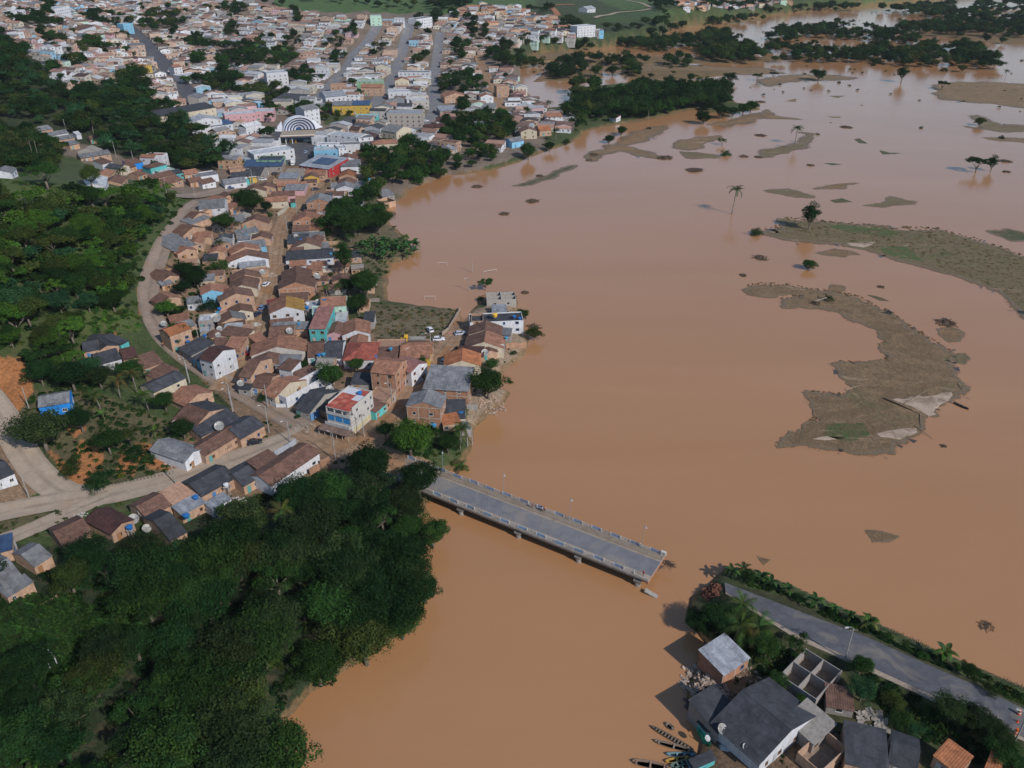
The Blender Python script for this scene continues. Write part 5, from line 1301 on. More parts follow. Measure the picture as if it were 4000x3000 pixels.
# striped arena: half shell of white and blue arcs
A = hit(*vp('B',238,1140), .2); B = hit(*vp('B',520,1120), .2); w, rz = frame_from(A, B); R0 = w/2
r = empty("arena_shell", ((A[0]+B[0])/2, (A[1]+B[1])/2, H1(*A[:2])), rz); tag(r, "blue and white striped arena shell opening towards the plaza", "arena")
def arch(R1, R2, y1, y2, mat, col, name, hk=1.0):
    b = MB(); n = 28; th = .5
    P = lambda R, y, t: (R*math.cos(t), y, R*math.sin(t)*hk)
    for k in range(n):
        t0, t1 = math.pi*k/n, math.pi*(k+1)/n
        b.quad(P(R1,y1,t0), P(R1,y1,t1), P(R2,y2,t1), P(R2,y2,t0)); b.quad(P(R1-th,y1,t1), P(R1-th,y1,t0), P(R2-th,y2,t0), P(R2-th,y2,t1)); b.quad(P(R1,y1,t1), P(R1,y1,t0), P(R1-th,y1,t0), P(R1-th,y1,t1)); b.quad(P(R2,y2,t0), P(R2,y2,t1), P(R2-th,y2,t1), P(R2-th,y2,t0))
    b.obj(name, mat, r, color=col)
HK = .82; arch(R0, R0*1.0, 0, 6, M_PAINT, (.66,.66,.68), "outer_ring", HK)
NS = 8
for k in range(NS):
    Ra = R0*(1-.095*k)-.05; Rb = R0*(1-.095*(k+1)); ya = 6-.0*k+ (0 if k else 0); y_a = .3+k*.45; y_b = .3+(k+1)*.45
    arch(Ra, Rb, y_a, y_b, M_PAINT, (.02,.05,.16) if k % 2 == 0 else (.62,.62,.64), "blue_stripe" if k % 2 == 0 else "white_stripe", HK)
b = MB(); n = 24; rb = R0*(1-.095*NS)-.1; b.poly([(0,4.0,.0)]+[(rb*math.cos(math.pi*k/n),4.0,rb*math.sin(math.pi*k/n)*HK) for k in range(n+1)]); b.obj("back_wall", M_PAINT, r, color=(.03,.08,.2))
FOOT.append((r.location.x, r.location.y+6, R0, 9, rz))
for sgn in (-1, 1):
    b = MB(); b.poly([(sgn*R0,.5,0),(sgn*(R0+6),4,0),(sgn*(R0+4),12,0),(sgn*(R0-1),9,R0*.5)]); b.poly([(sgn*(R0-1),9,R0*.5),(sgn*(R0+4),12,0),(sgn*(R0+6),4,0),(sgn*R0,.5,0)]); b.obj("side_wing", M_PAINT, r, color=(.6,.6,.62))
# fuel station canopy
A = hit(*vp('B',208,1172), 6); B = hit(*vp('B',400,1172), 6); w, rz = frame_from(A, B); r = empty("fuel_station", (A[0], A[1], H1(*A[:2])), rz); tag(r, "fuel station canopy edged in white and orange in front of the arena", "fuel station")
b = MB(); b.box(.1,.1,5.2,w+8,13.9,5.9); b.obj("canopy", M_CONC, r, color=(.36,.29,.22)); b = MB(); b.box(0,-.05,5.25,w+8.1,.098,6.0); b.obj("fascia", M_PAINT, r, color=(.65,.62,.58)); b = MB(); b.box(0,-.08,5.4,w+8.1,-.052,5.6); b.obj("orange_band", M_PAINT, r, color=(.55,.22,.03))
for x in (3, w*.5, w+5):
    for y in (3, 10): b = MB(); b.box(x-.3,y-.3,-.5,x+.3,y+.3,5.2); b.obj("pillar", M_PAINT, r, color=(.5,.5,.5))
for x in (5, w*.6): b = MB(); b.box(x,5,0,x+1,7,1.9); b.obj("pump", M_PAINT, r, color=(.55,.3,.05))
FOOT.append((A[0]+w/2, A[1]+6, w/2+3, 8, rz))
# solar panels on the red hall, white goalposts in the flood, yard walls and fences
for o_, r_ in HB:
    if r_[10] == 'R':
        wv = r_[6]; 
        for i in range(3):
            for k in range(4):
                b = MB(); b.box(-8+i*4.1,-5+k*2.6,0,-8+i*4.1+3.9,-5+k*2.6+2.45,.07); q = b.obj("solar_panel", M_SOLAR, o_); q.location = (3,0,5.25+.95); q.rotation_euler = (math.atan(1.5/16),0,0)
def goal(v, a, c, h, label):
    A = plane(*vp(v, *a), 0); B = plane(*vp(v, *c), 0); b = MB(); b.tube([(A[0],A[1],-.5),(A[0],A[1],h),(B[0],B[1],h),(B[0],B[1],-.5)], .06, 6); tag(b.obj("goal_frame", M_PAINT, None, color=(.62,.62,.6)), label, "goal", "drowned goal frames")
goal('M', (218,445), (373,445), 1.6, "white goal frame standing in the flood near the grass lot"); goal('P', (3080-950*0, 0), (3081, 0), .1, "x") if False else None
A_ = VIEWS; goal('F', (1795,742), (1875,745), 1.3, "white goal frame in the flood beside the young palms"); goal('M', (1068,75), (1255,42), 1.2, "white frame just above the water near the drowned shed")
def wall(name, v, pts, h, mat, col, label, th=.16, cat='wall', group=None):
    P = [hit(*vp(v, *p)) for p in pts]; b = MB()
    for a, c in zip(P[:-1], P[1:]):
        dx, dy = c[0]-a[0], c[1]-a[1]; L = math.hypot(dx, dy); n = max(1, round(L/3.5)); q = Matrix.Translation((a[0],a[1],0)) @ Matrix.Rotation(math.atan2(dy,dx),4,'Z')
        for i in range(n):
            z = float(height([(a[0]+dx*(i+.5)/n, a[1]+dy*(i+.5)/n)])[0]); hh = h*RNG.uniform(.93,1.05); b.box(L*i/n,-th/2,z-.5,L*(i+1)/n-.002,th/2,z+hh,0,q); b.box(L*i/n-.1,-th/2-.04,z-.5,L*i/n+.1,th/2+.04,z+hh+.04,0,q)
    tag(b.obj(name, mat, None, color=col), label, cat, group)
wall("yard_wall",'M',[(470,960),(560,900),(640,760),(735,590)],1.6,M_WALL,(.33,.26,.20),"leaning plastered wall along the river side of the grass lot")
wall("yard_wall",'P',[(1005,985),(1350,960),(1600,940),(1720,930)],1.8,M_WALL,(.5,.45,.40),"long white yard wall running to the flood beyond the dirt street")
wall("yard_wall",'P',[(1590,1025),(1780,1020)],1.6,M_WALL,(.45,.27,.15),"orange yard wall stub by the flooded grass")
wall("yard_wall",'P',[(1140,575),(1430,575)],1.7,M_WALL,(.42,.28,.18),"plastered yard wall below the riverside trees")
wall("yard_wall",'P',[(890,690),(1660,682)],1.8,M_WALL,(.45,.28,.17),"orange yard wall behind the long charcoal roof")
wall("yard_wall",'P',[(1690,590),(1775,570)],2.0,M_BRICK,(.40,.2,.13),"red brick wall stub among the banana plants")
wall("yard_wall",'M',[(1390,1150),(1680,1160)],2.2,M_BRICK,(.42,.24,.15),"bare brick yard wall reaching the river edge")
wall("yard_wall",'F',[(1175,1060),(1290,1060)],1.5,M_WALL,(.27,.22,.19),"grey wall panel at the flood edge under the big trees")
wall("yard_wall",'Q',[(500,900),(590,850),(660,770)],2.0,M_WALL,(.42,.38,.32),"pale wall around the empty yard at the street bend")
wall("yard_wall",'H',[(385,850),(480,800),(570,740)],1.9,M_WALL,(.36,.38,.42),"bluish compound wall beside the pale road")
wall("yard_wall",'H',[(150,950),(260,880),(385,850)],1.4,M_BRICK,(.38,.2,.14),"low brick wall continuing the bluish compound wall")
wall("yard_wall",'H',[(690,1010),(775,960)],2.2,M_BRICK,(.40,.22,.14),"brick wall at the corner of the white walled hall")
wall("yard_wall",'H',[(780,935),(860,900)],2.0,M_BRICK,(.40,.22,.14),"brick wall stub at the bridge approach")
wall("yard_wall",'H',[(350,400),(400,425),(480,425)],1.3,M_PAINT,(.6,.6,.6),"white front fence of the roofless white house",.08,'fence')
wall("yard_wall",'H',[(665,475),(700,540),(770,500)],2.4,M_PAINT,(.12,.25,.45),"pale blue gateway beside the corner building",.12,'gate')
wall("yard_wall",'N',[(1195,905),(1350,940)],1.8,M_CONC,(.3,.29,.27),"grey yard wall at the eroded river bank")
wall("yard_wall",'N',[(0,985),(60,900),(180,760)],2.2,M_WALL,(.15,.40,.34),"turquoise and green painted wall along the river street")
wall("yard_wall",'J',[(585,1290),(640,1390),(690,1410)],1.3,M_WOOD,(.03,.28,.17),"green painted fence in front of the hut by the canoes",.06,'fence')
wall("yard_wall",'S',[(1190,480),(1300,560),(1470,760)],1.2,M_CONC,(.25,.22,.2),"low grey wall under the long edge of the big charcoal roof")
wall("yard_wall",'L',[(290,500),(420,440)],.9,M_CONC,(.33,.22,.16),"low orange wall at the edge of the wood")
def posts(v, a, c, n, h, label):
    P = [hit(*vp(v, a[0]+(c[0]-a[0])*i/(n-1), a[1]+(c[1]-a[1])*i/(n-1))) for i in range(n)]; r = empty("post_fence", P[0]); tag(r, label, "fence")
    for p in P: b = MB(); b.tube([(0,0,-.5),(RNG.uniform(-.12,.12),RNG.uniform(-.1,.1),h*RNG.uniform(.7,1.15))], .06, 5); o = b.obj("fence_post", M_WOOD, r, color=(.12,.10,.08)); o.location = (p[0]-P[0][0], p[1]-P[0][1], p[2]-P[0][2])
posts('R', (590,480), (720,530), 9, 1.3, "short row of dark posts in the water beside the broken road"); posts('R', (780,555), (935,630), 10, 1.3, "second row of dark posts standing in the water beside the road"); posts('R', (1590,910), (1760,985), 9, 1.3, "dark post row at the water's edge far down the road")
posts('G', (790,1135), (1500,1000), 24, 1.2, "post fence along the weedy plot beside the pale road")
# small white posts in the near wood (grave markers)
for i, (x, y) in enumerate(((275,930),(300,965),(320,905),(320,990),(345,930),(368,955),(372,875),(395,892),(415,920),(332,915))):
    p = hit(*vp('L', x, y), 0.0); b = MB(); b.tube([(0,0,-.4),(0,0,2.6)], .09, 6); tag(b.obj("white_post", M_PAINT, None, p, color=(.6,.63,.66)), "slim white post in the clearing of the near wood", "post", "white posts in the clearing")
# thatched dome roof in the near wood
p = hit(*vp('L', 1215, 520), 0); r = empty("thatched_hut", p); tag(r, "dark thatched hut with a round roof hidden in the near wood", "hut"); b = MB(); n = 20
for k in range(n):
    a0, a1 = 2*math.pi*k/n, 2*math.pi*(k+1)/n; Q = lambda a, R, z: (R*math.cos(a), R*math.sin(a), z)
    b.quad(Q(a0,4.6,3.0),Q(a1,4.6,3.0),Q(a1,2.3,4.4),Q(a0,2.3,4.4)); b.poly([Q(a0,2.3,4.4),Q(a1,2.3,4.4),(0,0,5.4)])
b.obj("thatch_roof", M_WOOD, r, color=(.045,.036,.03)); b = MB(); b.tube([(0,0,-1),(0,0,3.1)], 3.7, 16); b.obj("wall", M_WALL, r, color=(.2,.16,.12)); b = MB(); b.tube([(0,0,5.2),(0,.05,6.3)], [.35,.2], 7); b.obj("finial", M_WOOD, r, color=(.25,.2,.15))
FOOT.append((p[0],p[1],2.5,2.5,0))
# barrels on the road
for x, y, k in ((1722,1195,0),(1698,1360,1)):
    p = hit(*vp('R', x, y), .12); b = MB(); b.tube([(0,0,0),(0,0,.25),(0,0,.7),(0,0,1.25)], [.38,.36,.30,.26], 12); r = empty("traffic_drum", p); tag(r, ("orange traffic drum on the broken road, farther one" if k == 0 else "orange traffic drum on the broken road, nearer one"), "traffic drum"); b.obj("drum_body", M_PAINT, r, color=(.55,.10,.02)); b = MB(); b.tube([(0,0,.5),(0,0,.7)], [.345,.325], 12); b.obj("white_band", M_PAINT, r, color=(.6,.6,.6))
p = hit(*vp('R', 1712, 1262), .12); b = MB(); b.tube([(0,0,.04),(0,0,.75)], [.2,.03], 10); b.box(-.25,-.25,0,.25,.25,.04); tag(b.obj("traffic_cone", M_PAINT, None, p, color=(.6,.08,.03)), "small red and white cone between the orange drums", "traffic cone")
# road surface on the far bank
def sheet(name, pts, z, mat, label, kind="structure"):
    b = MB(); b.poly([(x, y, z) for x, y in pts]); o = b.obj(name, mat, None); tag(o, label, kind=kind); return o
Rp = lambda pts: [plane(*vp('R', *p), ZD) for p in pts]
top = Rp([(-60,350),(0,372),(420,532),(900,752),(1400,972),(1770,1152),(2200,1350)]); lowa = Rp([(2200,1590),(1770,1400),(1300,1180),(990,1040),(450,790),(0,590),(-200,505)])
st = [plane(*vp('J',792,232), ZD)]; en = [plane(*vp('J',800,300), ZD)]
def strip(name, e1, e2, z, mat, label):
    n = 30
    def rs_(P):
        P = np.array(P); s = np.concatenate([[0], np.cumsum(np.hypot(*np.diff(P, axis=0).T))]); t = np.linspace(0, s[-1], n); return np.stack([np.interp(t, s, P[:,0]), np.interp(t, s, P[:,1])], 1)
    a, c = rs_(e1), rs_(e2); V = []; 
    for i in range(n): V += [(*a[i], z), (*c[i], z), (*a[i], z-.35), (*c[i], z-.35)]
    F = [(4*i, 4*i+1, 4*i+5, 4*i+4) for i in range(n-1)] + [(4*i+1,4*i+3,4*i+7,4*i+5) for i in range(n-1)] + [(4*i+4,4*i+6,4*i+2,4*i) for i in range(n-1)] + [(0,2,3,1)]
    me = mesh(name, V, [f[::-1] for f in F], [mat]); bm = bmesh.new(); bm.from_mesh(me); bmesh.ops.recalc_face_normals(bm, faces=bm.faces); bm.to_mesh(me); bm.free(); o = obj(name, me); tag(o, label, kind="structure")
    if o.data.polygons[0].normal.z < 0: o.data.flip_normals()
strip("broken_road", st+top, en+lowa[::-1], ZD+.10, M_ASPHR, "asphalt road ending abruptly at the washed out bridge approach")
strip("road_shoulder", en+lowa[::-1], [plane(*vp('J',800,312), ZD)]+Rp([(-200,545),(0,630),(450,830),(990,1085),(1300,1180+35),(1770,1430),(2200,1610)]), ZD+.06, M_SAND, "pale sandy shoulder of the broken road")
# ------------------------------------------------------------------ islands, mud flats, weed rafts
def isle(pts, v, z, col, label, name="grass_island", rough=1.4, kind="structure", mat=None):
    P = np.array([plane(*vp(v, *p), 0) for p in pts]); out = []
    sc = max(1.2, np.hypot(*(P.mean(0)))/240)
    for a, c in zip(P, np.roll(P, -1, 0)):
        L = np.hypot(*(c-a)); n = max(1, int(L/(sc*1.1))); out += [a+(c-a)*i/n for i in range(n)]
    q = np.array(out); amp = min(rough*sc, np.ptp(q[:,0])*.06+.1)
    q = q + np.stack([vnoise(q, 3.1*sc, 1)-.5 + (vnoise(q, 1.1*sc, 8)-.5)*.6, (vnoise(q, 3.1*sc, 2)-.5) + (vnoise(q, 1.1*sc, 9)-.5)*.6], 1)*amp*1.5
    if len(q) > 60: q = q + np.stack([vnoise(q, 11*sc, 31)-.5, vnoise(q, 11*sc, 32)-.5], 1)*3.4*sc
    cen = q.mean(0); V = [Vector((x, y, -.06)) for x, y in q]
    f = mgeo.tessellate_polygon([V]); m = len(V); me_v = [(p.x, p.y, -.06) for p in V]
    A2 = .5*sum(q[i][0]*q[(i+1) % m][1]-q[(i+1) % m][0]*q[i][1] for i in range(m)); sg = 1 if A2 > 0 else -1
    t = np.roll(q, -1, 0)-np.roll(q, 1, 0); t /= np.linalg.norm(t, axis=1)[:,None]+1e-9; inn = np.stack([-t[:,1], t[:,0]], 1)*sg*min(.45*sc, .06*math.sqrt(abs(A2)))
    bm = bmesh.new(); vs = [bm.verts.new((x, y, z)) for x, y in q]; vo = [bm.verts.new((x-a*1.0, y-b_*1.0, -.08)) for (x, y), (a, b_) in zip(q, inn)]
    for t3 in f:
        try: bm.faces.new([vs[i] for i in t3])
        except ValueError: pass
    for i in range(m):
        try: bm.faces.new([vs[i], vs[(i+1) % m], vo[(i+1) % m], vo[i]])
        except ValueError: pass
    for fc in bm.faces:
        fc.normal_update()
        if fc.normal.z < 0: fc.normal_flip()
    me = bpy.data.meshes.new(name); bm.to_mesh(me); bm.free(); me.materials.append(mat or M_ISLE); o = obj(name, me, color=col); tag(o, label, kind=kind)
    if mat is None and m > 12:
        wd = (.6+2.6*vnoise(q, 4*sc, 51))*min(sc, .10*math.sqrt(abs(A2)))
        un = inn/(np.linalg.norm(inn, axis=1)[:,None]+1e-9); ou = q - un*wd[:,None]*1.3; iq = q + un*.5*min(sc, .06*math.sqrt(abs(A2)))
        Vm = np.concatenate([np.column_stack([iq, np.full(m, z+.02)]), np.column_stack([ou, np.full(m, .02)])]); ix = np.arange(m); F_ = np.stack([ix, (ix+1) % m, (ix+1) % m + m, ix+m], 1)
        if sg > 0: F_ = F_[:,::-1]
        mm = np_mesh("wet_margin", Vm, np.ascontiguousarray(F_), [M_MARG], smooth=False); mm.attributes.new("edge", 'FLOAT', 'POINT').data.foreach_set("value", np.concatenate([np.zeros(m), np.ones(m)]).astype(np.float32)); obj("wet_margin", mm, o)
    return P
BR, OL, MU, GR = (.235,.155,.085), (.17,.135,.07), (.25,.15,.08), (.06,.08,.04)
ISL = []
def I(v, col, label, *pts, z=.14): ISL.append((isle(pts, v, z, col, label), label))
I('K', BR, "hook-shaped grassy island with pale mud on its tip", (210,50),(320,28),(500,35),(640,65),(780,80),(870,95),(1000,120),(1150,190),(1250,240),(1330,290),(1400,350),(1500,400),(1600,480),(1680,515),(1640,600),(1650,650),(1750,720),(1740,780),(1700,830),(1640,870),(1600,940),(1610,985),(1500,990),(1480,1090),(1310,1150),(1300,1190),(1260,1225),(1080,1228),(800,1215),(445,1193),(560,1130),(640,1050),(680,1000),(760,1010),(740,975),(660,940),(645,860),(660,805),(740,820),(860,855),(960,840),(985,790),(930,740),(890,690),(900,640),(870,590),(960,590),(1080,605),(1200,580),(1310,540),(1200,510),(1150,480),(1170,440),(1260,430),(1180,400),(1200,350),(1050,310),(960,280),(900,250),(820,210),(700,185),(560,180),(440,180),(440,130),(560,120),(630,110),(500,95),(400,110),(250,95))
I('K', MU, "small mud patch off the hook-shaped island", (1590,340),(1700,330),(1765,370),(1740,430),(1680,440),(1610,390), z=.05); I('K', OL, "weed patch beside the narrow of the hook island", (1670,525),(1780,520),(1820,550),(1780,600),(1720,580), z=.05)
I('T', OL, "long green and brown island curving out past the dark round tree", (345,310),(330,290),(415,290),(420,270),(480,275),(490,240),(445,210),(460,195),(520,205),(600,215),(740,222),(900,232),(1200,260),(1400,275),(1600,280),(1700,300),(1850,350),(2000,380),(2150,430),(2212,475),(2400,560),(2400,980),(2212,855),(2080,760),(2050,730),(1900,670),(1700,595),(1500,530),(1300,490),(1150,440),(1050,410),(930,380),(880,360),(700,355),(500,330))
I('T', MU, "faint mud shoal below the long island", (720,440),(850,410),(980,430),(1030,450),(900,465), z=.03); I('T', GR, "green weed raft at the edge of the long island", (1950,290),(2100,270),(2212,290),(2300,340),(2120,350), z=.06)
I('T', OL, "flat grass raft near the lone tall palm", (340,-5),(500,-22),(690,25),(695,40),(560,30), z=.06); I('T', OL, "crescent of grass in the open flood", (1060,95),(1200,75),(1250,38),(1350,60),(1440,68),(1400,85),(1200,105), z=.06); I('T', GR, "small weed patch left of the grass crescent", (820,58),(900,45),(980,72),(850,78), z=.05)
I('C', BR, "thin curved mud spit with grass in mid flood", (640,1390),(800,1290),(830,1255),(960,1260),(1120,1300),(1260,1340),(1380,1350),(1270,1375),(1080,1335),(950,1312),(890,1330),(800,1350),(720,1390)); I('C', MU, "reddish mud flat in front of the river grove", (900,1240),(980,1190),(1100,1130),(1330,1085),(1330,1110),(1200,1170),(1150,1220),(1000,1245), z=.05)
I('C', BR, "rounded mud flat beside the thin tall tree", (1420,1240),(1500,1205),(1780,1175),(1790,1195),(1650,1240),(1640,1280),(1550,1295),(1420,1275)); I('C', OL, "grass bar joined to the square bush", (1465,1312),(1600,1320),(1770,1345),(1780,1365),(1520,1368))
I('C', GR, "long thin strip of floating weed off the town shore", (0,1612),(200,1560),(350,1490),(550,1430),(545,1447),(380,1512),(200,1592),(60,1612), z=.06); I('C', MU, "brown shoal behind the river grove trees", (1700,1080),(1900,1040),(2100,985),(2200,950),(2260,980),(2100,1030),(1850,1095), z=.06)
I('C', BR, "broad brown flat beside the far groves", (30,485),(200,462),(420,462),(400,505),(250,520),(80,535)); I('C', BR, "long brown flat between the far tree belts", (640,515),(1300,492),(1500,560),(2212,595),(2300,640),(1500,640),(1400,665),(1150,690),(1000,640),(750,600)); I('C', BR, "low brown bank under the far rounded trees", (1100,690),(1300,665),(1560,690),(1650,715),(1300,722),(1120,705))
I('D', BR, "brown strip under the far wide tree", (-40,690),(100,662),(300,650),(580,655),(782,672),(600,690),(300,690),(0,742)); I('D', BR, "large brown flat at the upper right of the flood", (1380,730),(1500,705),(1800,705),(2212,722),(2500,800),(2212,925),(1900,892),(1500,862),(1520,800),(1430,762)); I('D', MU, "pointed brown flat at mid distance", (-60,970),(100,1010),(270,1030),(0,1028),(-60,1010))
I('D', OL, "grass bar at the foot of the bent palm", (-40,1302),(120,1270),(300,1222),(380,1170),(300,1147),(400,1158),(392,1200),(250,1272),(100,1332),(-40,1362)); I('D', OL, "green bar below the round yellowish tree", (1715,1097),(1880,1112),(1800,1000),(1900,1040),(2000,1080),(2300,1090),(2300,1142),(2000,1140)); I('D', BR, "narrow brown bar with a dark bush", (1860,1190),(2000,1192),(2300,1200),(2300,1240),(1950,1212), z=.08)
I('D', BR, "far brown bar with two dark bushes", (350,205),(500,190),(620,200),(480,212), z=.2); I('D', GR, "small green weed raft at mid flood", (745,1205),(790,1195),(860,1240),(790,1238), z=.05); I('D', GR, "ragged weed raft right of mid flood", (970,1300),(1050,1320),(1150,1322),(1000,1336), z=.05); I('D', MU, "pale submerged shoal by the lone palm", (400,1635),(600,1585),(770,1580),(640,1625), z=.03)
I('D', GR, "thin weed streak near the bent palm", (480,1412),(560,1410),(640,1420),(560,1427), z=.05); I('D', OL, "thin grass sliver in the right flood", (500,1005),(630,1008),(620,1020),(560,1018), z=.05); I('D', OL, "small far grass sliver", (520,828),(670,828),(600,846), z=.05); I('D', BR, "tiny brown flat before the far palms", (150,875),(240,852),(240,882), z=.05)
I('K', MU, "mud patch off the tip of the fallen palm spit", (805,70),(830,20),(920,35),(930,70),(850,80), z=.04); I('K', GR, "weed raft beside the hook island's narrow neck", (1080,95),(1150,105),(1245,140),(1180,140), z=.05); I('J', MU, "pointed mud shoal near the broken road", (1015,40),(1120,65),(1070,110), z=.03); I('X', MU, "triangular mud shoal in the lower right flood", (3375,2068),(3510,2095),(3410,2122), z=.03)
I('C', OL, "green shore grass by the drowned far groves", (100,330),(300,440),(560,460),(300,470),(100,440), z=.2)

def PM_(v, mat, col, label, *pts): isle(pts, v, .19, col, label, "mud_patch" if mat is M_MUDP else "grass_patch", mat=mat)
PM_('K', M_MUDP, BR, "pale wet mud on the tip of the hook-shaped island", (1250,842),(1500,828),(1700,800),(1640,878),(1600,940),(1520,978),(1430,920),(1340,870)); PM_('K', M_MUDP, BR, "second pale mud patch at the foot of the hook island", (1160,1095),(1300,1062),(1430,1048),(1440,1090),(1310,1130),(1190,1125))
PM_('K', M_ISLE, (.05,.10,.025), "green grass patch at the foot of the hook island", (800,1030),(1050,1020),(1110,1100),(950,1160),(780,1110)); PM_('K', M_MUDP, BR, "thin white silt streak at the foot of the hook island", (690,1140),(800,1118),(930,1125),(800,1150))
PM_('T', M_ISLE, (.06,.11,.03), "green band along the long island's far edge", (800,238),(1100,258),(1300,285),(1250,330),(1050,300),(880,275)); PM_('T', M_ISLE, (.07,.115,.035), "green patch on the long island's near edge", (1180,400),(1350,385),(1490,500),(1320,480),(1200,440)); PM_('T', M_MUDP, BR, "white silt streak on the long island", (930,373),(1140,363),(1060,402),(980,392))

for o_, r_ in HB:
    if r_[1] == 'J' and r_[2] == 735:                                 # stripped roof by the canoes: a pale sheet strip and bare battens
        w_o = max(v_.co.x for v_ in o_.children[0].data.vertices)
        y_o = max(v_.co.y for v_ in o_.children[0].data.vertices); r2 = min(1.5, 2*y_o*.13); zf = lambda y: 2.8 + (y+y_o)/(2*y_o)*r2 + .12
        for k in range(6):
            x0 = -w_o-.1+k*(2*w_o+.2)/6; b = MB(); slab(b, (x0+.02,-y_o*.2,zf(-y_o*.2)+.03),(x0+(2*w_o)/6,-y_o*.2,zf(-y_o*.2)+.03),(x0+(2*w_o)/6,y_o*.95,zf(y_o*.95)+.03),(x0+.02,y_o*.95,zf(y_o*.95)+.03)) if k < 2 else b.bar((x0+.5,-y_o,zf(-y_o)+.08),(x0+.5,y_o,zf(y_o)+.08),.09)
            b.obj("roof_sheet" if k < 2 else "roof_batten", M_METAL if k < 2 else M_WOOD, o_, color=(.36,.36,.38) if k < 2 else (.34,.31,.28))
        for k in range(22):
            x, y = RNG.uniform(-.1,w_o), RNG.uniform(-y_o,y_o); b = MB(); T = Matrix.Translation((x,y,zf(y)+.08)) @ Matrix.Rotation(RNG.uniform(0,3),4,'Z'); b.box(-.25,-.12,0,.25,.12,.06,0,T); b.obj("loose_tile", M_TILE, o_, color=RNG.choice([(.34,.14,.08),(.10,.07,.06),(.06,.05,.05)]))
